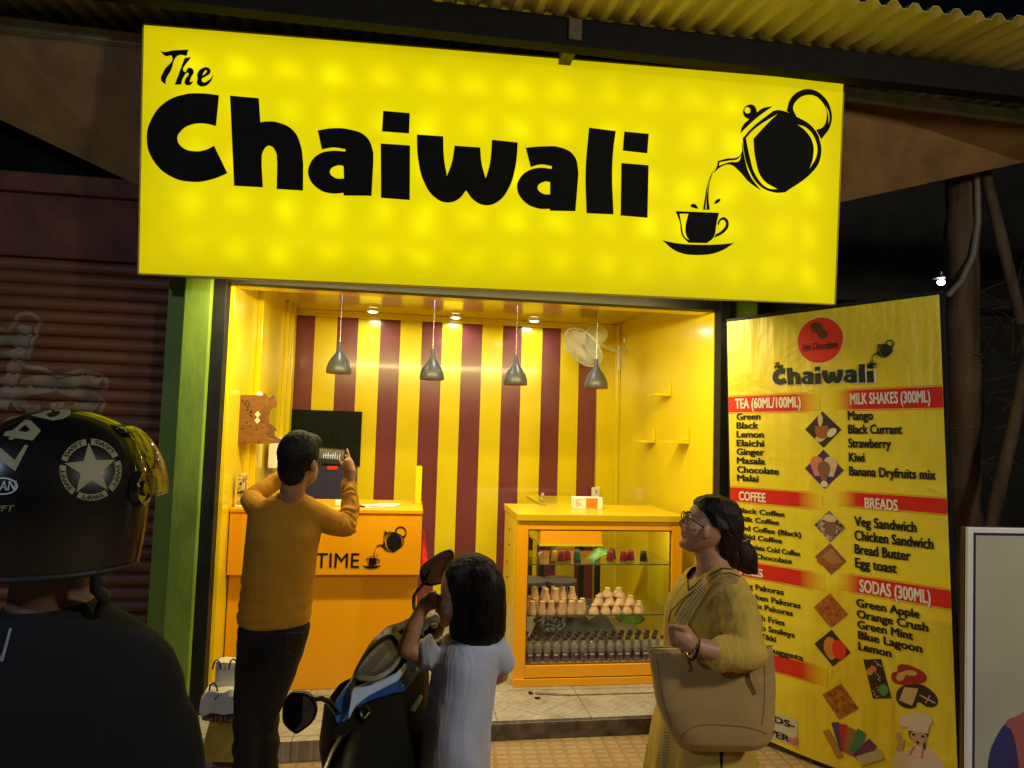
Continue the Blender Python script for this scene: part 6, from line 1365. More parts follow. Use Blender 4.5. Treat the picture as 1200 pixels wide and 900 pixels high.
mesh_obj('body', fuse(bm, .005, 5), mat('deep_brown_skin', (.13, .07, .045), .5, var=.12, vscale=30, bump=.1, bscale=120), hmn)
bm = BM(); loft(bm, sect([(706, 14, 107, .07), (714, 5, 113, .08), (724, -18, 136, .09), (738, -48, 160, .1), (752, -62, 180, .104), (768, -74, 197, .109), (800, -84, 212, .118), (870, -92, 224, .12), (1000, -84, 212, .12), (1090, -80, 205, .125)], D0), 40)
limb(bm, [(170, 806, D0), (196, 858, D0), (206, 915, D0)], [.056, .056, .052]); limb(bm, [(-50, 806, D0), (-72, 858, D0), (-80, 915, D0)], [.056, .056, .052])
M['tee_dark'] = cloth_mat('charcoal_cotton', (.008, .0085, .011), fold=.22, fscale=5, stretch=(1, 1, .7))
sm_ = fuse(bm, .006, 5, lambda co, n: .0035 * fbm(co, 10) + .004 * max(0, fbm(co, 6, (1, 1, .4)))); sbvh = bvh_of(sm_); mesh_obj('t_shirt', sm_, M['tee_dark'], hmn)
bm = BM(); loft(bm, [(at(60, 711, D0), CR * .076, CF * .078), (at(60, 704, D0), CR * .072, CF * .074)]); obj('collar', bm, M['tee_dark'], hmn, smooth=50)
bm = decal([[(11, 736, 'c'), (14, 736, 'c'), (4, 775, 'c'), (0, 775, 'c')], [(-8, 736, 'c'), (-5, 736, 'c'), (1, 772, 'c'), (-2, 775, 'c')], [(-14, 775, 'c'), (-8, 736, 'c'), (-6, 740, 'c'), (-11, 775, 'c')]], sbvh, 5, .002); obj('back_print', bm, flat('pale_shirt_print', (.28, .29, .32), .7), hmn, recalc=False)
for s_ in (-1, 1): bm = BM(); tube(bm, [at(64 + s_ * 62, 1070, D0), at(64 + s_ * 65, 1300, D0 + .02), V((at(64 + s_ * 65, 1300, D0).x, at(64, 700, D0).y, .1))], [.1, .078, .06], 16, True); obj('trouser_leg', bm, cloth_mat('dark_denim', (.02, .022, .03)), hmn, smooth=60)
for s_ in (-1, 1): bm = BM(); p = V((at(64 + s_ * 65, 1300, D0).x, at(64, 700, D0).y, .045)); loft(bm, [(p - V((0, .07, 0)), V((.035, 0, 0)), V((0, 0, .035)), .7), (p, V((.042, 0, 0)), V((0, 0, .044)), .7), (p + V((0, .17, -.01)), V((.04, 0, 0)), V((0, 0, .03)), .7)], 16); obj('shoe', bm, M['black_frame'], hmn, smooth=50)
# helmet
he = thing('motorcycle_helmet', 'black open faced helmet with a star emblem on the head at the left edge', 'helmet', hc)
RA, RL, RU = .165, .131, .151
def hpt(az, z, k=1.0):
    """helmet shell point: azimuth from the face direction, height from -1 (rim) to 1 (crown)"""
    if z >= 0: c_ = math.cos(z * math.pi / 2); h_ = RU * math.sin(z * math.pi / 2)
    else: c_ = 1 - .075 * z * z; h_ = z * .131
    return hc + (f50 * (RA * math.cos(az)) + l50 * (RL * math.sin(az))) * c_ * k + up * h_ * (k if z > 0 else 1)
bm = BM(); nA, nZ = 96, 40; g_ = []
for j in range(nZ): 
    z = -1 + 1.985 * j / (nZ - 1); g_.append([bm.verts.new(hpt(2 * math.pi * i / nA, z)) for i in range(nA)])
tp = bm.verts.new(hc + up * RU)
for j in range(nZ - 1):
    for i in range(nA):
        az = 2 * math.pi * (i + .5) / nA; az = az - 2 * math.pi if az > math.pi else az; z = -1 + 1.985 * (j + .5) / (nZ - 1)
        if abs(az) < R(46) and z < .36: continue
        bm.faces.new((g_[j][i], g_[j][(i + 1) % nA], g_[j + 1][(i + 1) % nA], g_[j + 1][i]))
for i in range(nA): bm.faces.new((g_[-1][i], g_[-1][(i + 1) % nA], tp))
bmesh.ops.delete(bm, geom=[v for v in bm.verts if not v.link_faces], context='VERTS')
M['helmet'] = mat('black_helmet_paint', (.036, .036, .036), .30, metal=.85, var=.12, vscale=20, rvar=.05, coat=.8)
ho = obj('shell', bm, M['helmet'], he, smooth=60); hmv = ho.data.copy(); hmv.transform(Matrix.Translation(hc)); hbvh = bvh_of(hmv)
s = ho.modifiers.new('s', 'SOLIDIFY'); s.thickness = .012; s.offset = -1
bm = BM(); tube(bm, [hpt(R(47) + (R(313) - R(47)) * k / 60, -1) for k in range(61)], .006, 8, True); obj('rim', bm, flat('rubber_rim', (.01, .01, .01), .6), he, smooth=60)
bm = BM(); n_ = 40; rows = []
for j in range(14):
    z = -.05 + .62 * j / 13; lim = R(58 - 6 * (j / 13) ** 2) if j > 2 else R(50 + 3 * j); rows.append([bm.verts.new(hpt(-lim + 2 * lim * i / n_, z, 1.05 - .015 * (abs(-1 + 2 * i / n_) ** 4)) + f50 * .008) for i in range(n_ + 1)])
for a, b_ in zip(rows, rows[1:]):
    for i in range(n_): bm.faces.new((a[i], a[i + 1], b_[i + 1], b_[i]))
vo = obj('visor', bm, clear('clear_visor', (.85, .82, .74), .55, .04), he, recalc=True, smooth=60); s = vo.modifiers.new('s', 'SOLIDIFY'); s.thickness = .002
bm = BM(); pk = [[], []]
for i in range(n_ + 1):
    az = R(-56) + R(112) * i / n_; pk[0].append(bm.verts.new(hpt(az, .62, 1.004))); pk[1].append(bm.verts.new(hpt(az, .50, 1.05 + .014 * math.cos(az)) + f50 * .004))
for i in range(n_): bm.faces.new((pk[0][i], pk[0][i + 1], pk[1][i + 1], pk[1][i]))
po = obj('peak', bm, M['helmet'], he, smooth=60); s = po.modifiers.new('s', 'SOLIDIFY'); s.thickness = .006
for sd in (-1, 1):
    c_ = hpt(sd * R(53), .04, 1.03); nn = (hpt(sd * R(53), .04, 1.2) - c_).normalized(); T = Matrix.Translation(c_) @ nn.to_track_quat('Z', 'Y').to_matrix().to_4x4()
    bm = BM(); lathe(bm, [(.035, -.012), (.034, -.003), (.03, .001), (.024, .0), (.022, -.003), (.014, -.003), (.012, .002), (.006, .003), (.001, .003)], 28, T, cap=False); obj('visor_pivot', bm, mat('gloss_black_plastic', (.01, .01, .01), .15, coat=.5), he, smooth=40)
bm = BM(); tube(bm, [hpt(R(-80), -.95, .97), hpt(R(-78), -1, .93) - up * .03, at(123, 700, D0 - .03), at(117, 717, D0 - .03)], [.009, .010, .011, .010], 8, True); obj('chin_strap', bm, flat('black_webbing', (.01, .01, .01), .8), he, smooth=60)
# emblem: star in a broken ring with lettering, and painted letters
M['helmet_print'] = flat('khaki_helmet_print', (.25, .24, .14), .55)
zh = lambda x, y: (x / 5.625, 460 + y / 5.625)
SC, SR = (597, 508), 205
star = []
for k in range(10):
    a = R(-94 + 36 * k); r_ = 178 if k % 2 == 0 else 72; star.append((*zh(SC[0] + r_ * math.cos(a), SC[1] + r_ * 1.0 * math.sin(a)), 'c'))
em = obj('star_emblem', decal([star], hbvh, 4), M['helmet_print'], he, recalc=False)
loops = []
for k in range(5):
    a0, a1 = R(-94 + 72 * k + 5), R(-94 + 72 * (k + 1) - 5); o1 = []; o2 = []
    for j in range(9):
        a = a0 + (a1 - a0) * j / 8; o1.append(zh(SC[0] + SR * math.cos(a), SC[1] + SR * math.sin(a))); o2.append(zh(SC[0] + 163 * math.cos(a), SC[1] + 163 * math.sin(a)))
    lp = o1 + o2[::-1]; loops.append([(*p, 'c') for p in lp])
obj('emblem_ring', decal(loops, hbvh, 4), M['helmet_print'], em, recalc=False)
tms = []
for k in range(5):
    am = R(-94 + 72 * (k + .5)); me, w, chh = text_mesh('SWIFT', .02)
    for v in me.vertices:
        flip = math.sin(am) > .3 and False
        a = am + ((v.co.x / w) - .5) * R(46); r_ = 184 + (v.co.y / chh - .5) * 27; p = zh(SC[0] + r_ * math.cos(a), SC[1] + r_ * math.sin(a)); v.co = (p[0], 0, p[1])
    tms.append(me)
bm = dense(join_meshes(tms), 6); fit_to(bm, hbvh, .0018); obj('emblem_lettering', bm, M['black'], em, recalc=False)
cc = 'c'
lets = [[(0, 362, cc), (97, 445, cc), (163, 345, cc), (187, 348, cc), (100, 518, cc), (-60, 400, cc), (-60, 330, cc)],
        [(165, 180, cc), (200, 182, cc), (270, 250, cc), (215, 316, cc), (190, 312, cc), (100, 300, cc), (75, 312, cc), (52, 306, cc), (72, 290, cc), (20, 285, cc), (38, 256, cc), (80, 250, cc)], [(120, 250, cc), (165, 212, cc), (200, 246, cc), (170, 262, cc)],
        [(200, 150, cc), (345, 108, cc), (430, 104), (468, 130), (430, 165), (350, 184, cc)], [(300, 142, cc), (360, 122, cc), (395, 128), (380, 150), (330, 164, cc)]]
obj('painted_letters', decal([[(*zh(p[0], p[1]), *p[2:]) for p in lp] for lp in lets], hbvh, 5), M['helmet_print'], he, recalc=False)
oval = [(*zh(15 + 103 * math.cos(t), 617 + 57 * math.sin(t)), ) for t in [2 * math.pi * k / 24 for k in range(24)]]; ov2 = [(*zh(15 + 92 * math.cos(t), 617 + 48 * math.sin(t)), ) for t in [2 * math.pi * k / 24 for k in range(24)]]
lg = obj('oval_logo', decal([oval, ov2], hbvh, 4), flat('silver_print', (.5, .55, .58), .4), he, recalc=False)
for body, x0, x1, yb, hh, par in (('STUDAN', -200, 100, 645, 62, lg), ('SWIFT', -130, 85, 782, 38, he)):
    me, w, chh = text_mesh(body, .02)
    for v in me.vertices: p = zh(x0 + v.co.x / w * (x1 - x0) + v.co.y / chh * 10, yb - v.co.y / chh * hh); v.co = (p[0], 0, p[1])
    bm = dense(me, 5)
    bmesh.ops.delete(bm, geom=[v for v in bm.verts if v.co.x < (-9 if body == 'STUDAN' else -40)], context='VERTS')
    fit_to(bm, hbvh, .0015); obj('logo_lettering', bm, M['helmet_print'] if par is he else flat('silver_print', (.5, .55, .58), .4), par, recalc=False)
# ================================================================== scooter
ML, MR = at(350, 833, 1.62), at(513, 668, 2.40)
yv = (ML - MR).normalized(); zv = (V((0, 0, 1)) - yv * yv.z).normalized(); xv = yv.cross(zv)
mid = (ML + MR) / 2; HM = mid.z / zv.z; org = mid - zv * HM; YM = (ML - MR).length / 2
MSC = Matrix(((xv.x, yv.x, zv.x, org.x), (xv.y, yv.y, zv.y, org.y), (xv.z, yv.z, zv.z, org.z), (0, 0, 0, 1)))
sco = thing('scooter', 'black and blue motor scooter parked before the stall with two mirrors and a dash screen', 'scooter', M=MSC)
M['sc_black'] = mat('gloss_black_panel', (.006, .006, .007), .3, spec=.3, var=.2, vscale=20); M['sc_mat'] = mat('textured_black_plastic', (.007, .007, .007), .6, spec=.18, var=.2, bump=.15, bscale=200)
M['sc_blue'] = mat('metallic_blue_paint', (.022, .10, .40), .28, metal=.1, var=.08, vscale=30, coat=.5); M['sc_silver'] = mat('silver_blue_paint', (.46, .60, .85), .35, metal=.0, var=.05, coat=.4)
M['mirror'] = mat('mirror_glass', (.14, .14, .15), .03, metal=1, var=.02)
inv = MSC.inverted()
def sl_(px, py, D): return inv @ at(px, py, D)
def so_(name, bm, m, par=None, **kw): return obj(name, bm, m, par or sco, world=False, **kw)
def slab(pts_front, off):
    """closed panel: outline (list of local points) thickened by the vector off"""
    bm = BM(); a = [bm.verts.new(p) for p in pts_front]; b_ = [bm.verts.new(V(p) + V(off)) for p in pts_front]; n = len(a)
    bm.faces.new(a); bm.faces.new(b_[::-1])
    for i in range(n): bm.faces.new((a[i], b_[i], b_[(i + 1) % n], a[(i + 1) % n]))
    return bm
AWAY = (inv.to_3x3() @ CF).normalized()
def chaikin(pts, k=2):
    pts = [V(p) for p in pts]
    for _ in range(k):
        q = []
        for a, b_ in zip(pts, pts[1:] + pts[:1]): q += [a * .75 + b_ * .25, a * .25 + b_ * .75]
        pts = q
    return pts
# dash: centre and plane (tilted to the rider)
ZZ = lambda x, y, D: sl_(320 + x / 5, 720 + y / 5, D)
zd = lambda x, y: 2.0 - (y - 240) / 5 * .0032 + (x - 620) / 5 * .0028       # the panel lies back: lower end nearer, right end farther
out_ = [(470, 345), (500, 280), (560, 190), (622, 135), (690, 102), (722, 130), (758, 205), (752, 262), (720, 320), (640, 385), (575, 400), (478, 382)]
inn_ = [(492, 335), (520, 285), (575, 215), (640, 165), (690, 140), (712, 160), (738, 210), (733, 250), (700, 300), (628, 352), (575, 362), (500, 350)]
P_ = lambda lst, dz=0: chaikin([ZZ(x, y, zd(x, y) + dz) for x, y in lst], 1)
dn = V((-.5, 0, .86))
bm = slab(P_(out_, .012), AWAY * .06); so_('dash_housing', bm, M['sc_black'], smooth=30)
bm = BM(); o1, o2, o3 = P_(out_, .010), P_([((x * .8 + u * .2), (y * .8 + w * .2)) for (x, y), (u, w) in zip(out_, inn_)], -.010), P_(inn_, .006)
for A, B in ((o1, o2), (o2, o3)):
    va = [bm.verts.new(p) for p in A]; vb = [bm.verts.new(p) for p in B]; n = len(va)
    for i in range(n): bm.faces.new((va[i], va[(i + 1) % n], vb[(i + 1) % n], vb[i]))
so_('dash_rim', bm, mat('satin_black_rim', (.010, .010, .010), .4, spec=.3), smooth=40)
bm = BM(); bm.faces.new([bm.verts.new(p) for p in P_(inn_, .005)]); dsp = so_('dash_screen', bm, mat('unlit_grey_screen', (.055, .055, .048), .5, var=.08, spec=.2), recalc=True)
lcd = [(540, 350), (625, 235), (700, 205), (722, 225), (700, 262), (610, 335)]
bm = BM(); bm.faces.new([bm.verts.new(p) for p in P_([(565, 340), (650, 228), (715, 200), (722, 232), (690, 275), (612, 335)], .0035)]); so_('display', bm, mat('pale_lcd', (.12, .115, .09), .5, var=.05, spec=.2), dsp)
# cowl: silver strip and blue wings below the dash, black body under it
zc = lambda x, y: 1.985 + (x - 620) / 5 * .0030 - (y - 420) / 5 * .0012
Q_ = lambda lst, dz=0: [ZZ(x, y, zc(x, y) + dz) for x, y in lst]
bm = slab(Q_([(438, 612), (462, 452), (560, 412), (640, 398), (705, 365), (770, 300), (772, 320), (735, 390), (640, 440), (560, 480), (490, 530), (470, 560), (446, 614)], -.03), AWAY * 0.03); so_('silver_strip', bm, M['sc_silver'], smooth=25, bevel=.003)
bm = slab(Q_([(470, 565), (492, 532), (562, 483), (642, 443), (738, 393), (776, 318), (782, 250), (825, 270), (862, 300), (858, 335), (812, 400), (770, 452), (700, 466), (620, 490), (560, 512), (500, 540)], .004), AWAY * 0.05); so_('cowl_wing', bm, M['sc_blue'], smooth=25, bevel=.004)
bm = slab(Q_([(352, 560), (362, 520), (400, 470), (450, 400), (462, 455), (440, 610), (420, 632), (372, 640)], .02), AWAY * 0.08); so_('cowl_side', bm, M['sc_blue'], smooth=25, bevel=.004)
bm = slab(Q_([(450, 400), (470, 340), (560, 200), (640, 130), (730, 100), (790, 65), (850, 90), (790, 300), (770, 300), (700, 365), (560, 412), (464, 450)], .05), AWAY * 0.10); so_('cowl_back', bm, M['sc_mat'], smooth=25, bevel=.006)
bm = BM()
for x, y in ((838, 322), (752, 422)): c_ = ZZ(x, y, zc(x, y) - .008); ell(bm, c_, (.006, 0, 0), (0, .006, 0), (0, 0, .006), 10, 6)
so_('cowl_screw', bm, M['chrome'], smooth=60)
# leg shield / inner panel, key lock
body_out = [(446, 612), (500, 540), (620, 492), (770, 455), (860, 335), (885, 400), (890, 640), (880, 760), (850, 960), (330, 960), (325, 820), (345, 700), (372, 640), (420, 632)]
bm = slab(Q_(body_out, .03), AWAY * 0.13); so_('inner_shield', bm, M['sc_mat'], smooth=25, bevel=.006)
c_ = ZZ(522, 590, zc(522, 590) + .02); T = Matrix.Translation(c_) @ V((-.9, 0, .44)).to_track_quat('Z', 'Y').to_matrix().to_4x4()
bm = BM(); lathe(bm, [(.024, 0), (.024, .012), (.019, .016), (.010, .016), (.009, .012), (.001, .012)], 20, T, cap=False); lock = so_('key_lock', bm, M['sc_black'], smooth=40)
bm = BM(); c2 = ZZ(545, 598, zc(545, 598) - .004); box(bm, -.004, .004, -.014, .014, -.004, .004, Matrix.Translation(c2)); so_('key_blade', bm, M['chrome'], lock)
bm = slab(Q_([(812, 560), (870, 470), (880, 485), (830, 572)], .022), V((.01, 0, 0))); so_('reflector', bm, flat('pale_reflector', (.55, .56, .55), .3))
# handlebar, grips, switchgear, levers
gl0 = ZZ(470, 700, 1.80); gl1 = ZZ(425, 900, 1.58)
gripL = [ZZ(480, 705, 1.86), ZZ(468, 760, 1.78), ZZ(440, 850, 1.66), ZZ(415, 960, 1.56)]
bm = BM(); tube(bm, gripL, [.017, .018, .017, .018], 12, True); so_('grip', bm, M['sc_mat'], smooth=60)
bm = BM(); tube(bm, [gripL[0] + V((.03, 0, .005)), gripL[1] + V((.04, 0, .008)), gripL[2] + V((.045, 0, .01)), gripL[3] + V((.05, 0, .01))], [.007, .006, .006, .006], 8, True); so_('brake_lever', bm, M['metal'], smooth=60)
gr0, gr1 = sl_(484, 760, 2.12), sl_(514, 735, 2.34)
bm = BM(); tube(bm, [gr0, (gr0 + gr1) / 2, gr1], [.018, .019, .018], 12, True); so_('grip', bm, M['sc_mat'], smooth=60)
bm = BM(); c_ = (sl_(505, 738, 2.25)); T = Matrix.Translation(c_) @ Matrix.Rotation(R(-25), 4, 'Y'); loft(bm, [(T @ V((0, -.07, 0)), V((.026, 0, 0)), V((0, 0, .02)), .6), (T @ V((0, 0, .01)), V((.04, 0, 0)), V((0, 0, .034)), .6), (T @ V((0, .06, 0)), V((.032, 0, 0)), V((0, 0, .025)), .6)], 16); sw = so_('switch_housing', bm, M['sc_black'], smooth=40)
bm = BM(); tube(bm, [sl_(497, 757, 2.2), sl_(495.5, 741, 2.2), sl_(500, 728, 2.21), sl_(510, 723, 2.22), sl_(522, 733, 2.23)], [.009, .012, .013, .012, .008], 10, True); so_('switch_trim', bm, M['sc_silver'], sw, smooth=60)
bm = BM(); ell(bm, sl_(509, 733, 2.19), (.012, 0, 0), (0, .014, 0), (0, 0, .008), 10, 6); so_('switch_button', bm, flat('lilac_button', (.35, .28, .4), .4), sw, smooth=60)
# mirrors
def mirror(name_pts, D0_, D1_, stem):
    outl = chaikin([sl_(x, y, D0_) for x, y in name_pts], 2)
    cen = sum(outl, V()) / len(outl); depth = (inv.to_3x3() @ CF).normalized() * .03
    hs = BM(); k = len(outl); r0 = [hs.verts.new(p) for p in outl]; r1 = [hs.verts.new(cen + (p - cen) * 1.02 + depth * .35) for p in outl]; r2 = [hs.verts.new(cen + (p - cen) * .6 + depth) for p in outl]; ri = [hs.verts.new(cen + (p - cen) * .9 + depth * -.05) for p in outl]; rj = [hs.verts.new(cen + (p - cen) * .88 + depth * .06) for p in outl]
    for a, b_ in ((ri, r0), (r0, r1), (r1, r2), (rj, ri)):
        for i in range(k): hs.faces.new((a[i], a[(i + 1) % k], b_[(i + 1) % k], b_[i]))
    hs.faces.new(r2)
    mo_ = so_('mirror', hs, M['sc_black'], smooth=45)
    g2 = BM(); g2.faces.new([g2.verts.new(cen + (p - cen) * .885 + depth * .05) for p in outl]); so_('mirror_glass', g2, M['mirror'], mo_)
    st = BM(); tube(st, [sl_(*p) for p in stem], [.006 + .002 * i / len(stem) for i in range(len(stem))], 10, True); so_('mirror_stem', st, M['sc_black'], mo_, smooth=60)
mirror([(330.5, 836), (332, 822), (340, 812.5), (350, 811.5), (361, 813), (369, 823), (371, 836), (366, 848), (352, 858), (347, 861), (338, 855), (331, 847)], 1.62, 1.6, [(366, 820, 1.64), (376, 818, 1.66), (385, 822, 1.72), (393, 833, 1.80), (400, 842, 1.88)])
mirror([(491, 672), (493, 665), (500, 658), (512, 650), (522, 645), (528, 644), (532, 649), (531, 660), (529, 672), (526, 681), (512, 686), (500, 687), (494, 683)], 2.40, 2.4, [(496, 684, 2.43), (490, 691, 2.43), (485, 699, 2.41), (485, 710, 2.38), (489, 722, 2.32), (494, 735, 2.26)])
_so = so_
TURN = Matrix.Translation((.05, 0, 0)) @ Matrix.Rotation(R(-50), 4, 'Z') @ Matrix.Translation((-.05, 0, 0))     # the bars are turned to the left of the body
def so_(name, bm, m, par=None, **kw):
    bmesh.ops.transform(bm, matrix=TURN, verts=bm.verts); return _so(name, bm, m, par, **kw)
# the rest of the machine, most of it below the picture: apron, fender, wheels, floor board, seat, tail
def lo(rows, n=20): bm = BM(); loft(bm, [(V((x, 0, z)), V((0, wy, 0)), V((math.sin(a) * hz, 0, math.cos(a) * hz)), .75) for x, z, wy, hz, a in rows], n); return bm
so_('front_apron', lo([(.16, .84, .09, .03, .6), (.20, .76, .13, .05, .8), (.24, .62, .15, .06, 1.2), (.20, .42, .14, .06, 1.4), (.12, .30, .11, .04, 1.5)]), M['sc_black'], smooth=40)
def wheel(x):
    w = BM()
    for k in range(1): pass
    n, m_ = 40, 12; rg = []
    for i in range(n):
        a = 2 * math.pi * i / n; rg.append([w.verts.new((x + (.185 + .05 * math.cos(b)) * math.cos(a), .048 * math.sin(b), .235 + (.185 + .05 * math.cos(b)) * math.sin(a))) for b in [2 * math.pi * j / m_ for j in range(m_)]])
    for i in range(n):
        for j in range(m_): w.faces.new((rg[i][j], rg[(i + 1) % n][j], rg[(i + 1) % n][(j + 1) % m_], rg[i][(j + 1) % m_]))
    wo_ = so_('wheel', w, flat('tyre_rubber', (.02, .02, .02), .8), smooth=60)
    r_ = BM(); T = Matrix.Translation((x, 0, .235)) @ Matrix.Rotation(R(90), 4, 'X'); lathe(r_, [(.14, -.03), (.13, -.02), (.05, -.035), (.05, .035), (.13, .02), (.14, .03)], 24, T); so_('rim', r_, M['metal'], wo_, smooth=30)
wheel(.42); wheel(-.85)
fb = BM(); T = Matrix.Translation((.42, 0, .235)); ang = [R(20 + 140 * k / 12) for k in range(13)]; pr = [(-.07, .245), (0, .27), (.07, .245)]; rws = [[fb.verts.new((.42 + r_ * math.cos(a), y, .235 + r_ * math.sin(a))) for y, r_ in pr] for a in ang]
for a, b_ in zip(rws, rws[1:]):
    for j in range(2): fb.faces.new((a[j], a[j + 1], b_[j + 1], b_[j]))
fo = so_('front_fender', fb, M['sc_blue'], smooth=60); s = fo.modifiers.new('s', 'SOLIDIFY'); s.thickness = .004
bm = BM(); box(bm, -.38, .13, -.16, .16, .285, .32); so_('floor_board', bm, M['sc_mat'], bevel=.015)
so_('under_seat', lo([(-.36, .40, .12, .11, 0), (-.5, .44, .17, .12, 0), (-.75, .47, .17, .11, 0), (-1.0, .52, .12, .07, 0), (-1.12, .54, .06, .03, 0)]), M['sc_blue'], smooth=50)
so_('seat', lo([(-.38, .575, .09, .03, 0), (-.48, .60, .14, .045, 0), (-.75, .62, .15, .045, 0), (-1.0, .63, .12, .04, 0), (-1.06, .63, .07, .03, 0)]), M['sc_mat'], smooth=50)
bm = BM(); tube(bm, [(-1.0, .1, .56), (-1.12, .08, .62), (-1.12, -.08, .62), (-1.0, -.1, .56)], .011, 8, True); so_('grab_rail', bm, M['metal'], smooth=60)
bm = BM(); tube(bm, [(-.25, .12, .25), (-.33, .26, -.02 + .03)], .011, 8, True); so_('side_stand', bm, M['metal'])
bm = BM(); tube(bm, [(.42, .06, .235), (.34, .06, .5), (.26, .03, .66)], .02, 8, True); tube(bm, [(.42, -.06, .235), (.34, -.06, .5), (.26, -.03, .66)], .02, 8, True); tube(bm, [(.26, 0, .64), (.16, 0, .82)], .028, 10, True); so_('front_fork', bm, M['metal'], smooth=60)

# ================================================================== bags by the door
M['bag_yellow'] = mat('yellow_paper_bag', (.52, .34, .02), .6, var=.2, vscale=10, bump=.2, bscale=12); M['bag_white'] = mat('white_paper_bag', (.72, .67, .60), .6, var=.12, vscale=9, bump=.3, bscale=10); M['bag_brown'] = mat('brown_paper', (.20, .09, .045), .6, var=.3); M['handle'] = flat('dark_cord', (.03, .02, .012), .8)
def carry_bag(name, label, px0, px1, py0, py1, D, dp, m, handle_px, skew=0, patch=None):
    a, b_ = at(px0, py1, D), at(px1, py1, D); c_ = at(px0 + skew, py0, D); w = (b_ - a).length; h = (c_ - a).z
    t = thing(name, label, 'bag', (a + b_) / 2)
    bm = BM(); n = 6; rows = []
    xd = (b_ - a); xd.z = 0; xd.normalize(); yd = V((-xd.y, xd.x, 0))
    secs = []
    for j in range(n):
        k = j / (n - 1); cc_ = (a + b_) / 2 + V((0, 0, h * k)) + xd * (skew * D / F) * k * .5 + yd * (dp / 2)
        secs.append((cc_, xd * (w / 2 * (1 + .05 * math.sin(3 * k))), yd * (dp / 2 * (1 - .45 * k)), .45))
    loft(bm, secs, 28)
    for v in bm.verts: v.co += V((fbm(v.co, 11), fbm(v.co + V((3, 1, 2)), 11), fbm(v.co + V((7, 2, 1)), 9) * .6)) * .012
    bb = obj('bag_body', bm, m, t, smooth=50)
    for x0, x1, yt in handle_px:
        bm = BM(); tube(bm, [at(x0, py0 + 4, D), at(x0 + (x1 - x0) * .2, yt + 3, D - .005), at((x0 + x1) / 2, yt, D - .006), at(x0 + (x1 - x0) * .8, yt + 3, D - .005), at(x1, py0 + 4, D)], .004, 6, True); obj('handle', bm, M['handle'], t, smooth=60)
    return t
carry_bag('paper_bag', 'yellow paper carrier bag, bottom of the pile by the black door jamb', 234, 283, 842, 893, 3.2, .19, M['bag_yellow'], [(250, 262, 815)], 6)
t = carry_bag('paper_bag', 'brown and white carrier bag in the middle of the pile by the black door jamb', 232, 280, 812, 846, 3.22, .18, M['bag_brown'], [(244, 256, 800)], 5)
bm = BM(); a_, b_ = at(234, 834, 3.19), at(283, 833, 3.19)
loft(bm, [((a_ + b_) / 2 + V((0, .08, z)), (b_ - a_) / 2 * k, V((0, .085, 0)) * k, .5) for z, k in ((-.01, 1.02), (.0, 1.06), (.03, 1.03), (.06, 1.0), (.085, .93))], 40)
bmesh.ops.subdivide_edges(bm, edges=bm.edges, cuts=2)
for v in bm.verts: v.co += V((fbm(v.co, 22), fbm(v.co + V((3, 1, 2)), 22), fbm(v.co + V((7, 2, 1)), 16) * 1.3)) * .014
obj('plastic_liner', bm, M['bag_white'], t, smooth=35)
carry_bag('paper_bag', 'white paper bag with dark handles on top of the pile by the door jamb', 247, 282, 780, 814, 3.25, .15, M['bag_white'], [(249, 259, 773), (268, 279, 772)], 0)

# ================================================================== right side: poster, trunk, struts, far things
PD = 2.42
px_ = CR.copy(); px_.z = 0; px_.normalize(); p0 = at(1133.5, 880, PD)
pr2 = (px_ + V((.02, .10, 0))).normalized(); pz = V((-.012, -.03, 1)).normalized(); pz = (pz - pr2 * pz.dot(pr2)).normalized(); py_ = pz.cross(pr2)
PT = at(1133.5, 618, PD); h_ = 1.42; pb = PT - pz * (PT.z - .02) / pz.z
MPo = Matrix(((pr2.x, py_.x, pz.x, pb.x), (pr2.y, py_.y, pz.y, pb.y), (pr2.z, py_.z, pz.z, pb.z), (0, 0, 0, 1)))
HP = (PT.z - .02) / pz.z
po = thing('poster_board', 'pale grey green poster board with white rim cut by the right edge', 'poster', M=MPo)
bm = BM(); box(bm, 0, .9, .012, .03, 0, HP - .001); obj('backing', bm, M['bamboo'], po, world=False)
bm = BM(); box(bm, 0.001, .9, 0, .011, 0.001, HP); obj('white_sheet', bm, mat('white_flex', (.75, .73, .75), .5, var=.08), po, world=False, bevel=.003)
bm = BM()
for x0, x1, z0, z1 in ((.024, .032, .02, HP - .018), (.0325, .9, HP - .027, HP - .018)): quad(bm, (x0, -.0012, z0), (x1, -.0012, z0), (x1, -.0012, z1), (x0, -.0012, z1))
obj('navy_border', bm, flat('navy_print', (.015, .018, .045), .5), po, world=False, recalc=False)
bm = BM(); quad(bm, (.0325, -.0012, .02), (.9, -.0012, .02), (.9, -.0012, HP - .0275), (.0325, -.0012, HP - .0275)); obj('printed_field', bm, mat('grey_green_print', (.42, .43, .32), .4, var=.12, vscale=2), po, world=False, recalc=False)
pinv = MPo.inverted()
def pp(x, y): d = on_plane(x, y, pb, py_); q = pinv @ d; return q.x, q.z
for nm, pts, m_, d in (('printed_sleeve', [(1156, 905, 'c'), (1160, 880), (1168, 862), (1178, 848), (1185, 846, 'c'), (1192, 875), (1196, 905, 'c')], flat('blue_print', (.03, .035, .16), .45), -.002), ('printed_shirt', [(1178, 848), (1192, 838), (1215, 828), (1300, 815), (1310, 905, 'c'), (1194, 905, 'c'), (1190, 875), (1184, 855)], flat('rose_print', (.38, .10, .09), .45), -.0026)):
    me = spline_mesh([pts], pp); me.transform(Matrix.Translation((0, d, 0))); mesh_obj(nm, me, m_, po, world=False)
tr = thing('wooden_post', 'thick weathered round wooden post standing behind the menu banner', 'post', onZ(1130, 700, 0))
DT = 5.1
b0, b1 = at(1131, 790, DT), at(1127, 150, DT); b0.z = 0
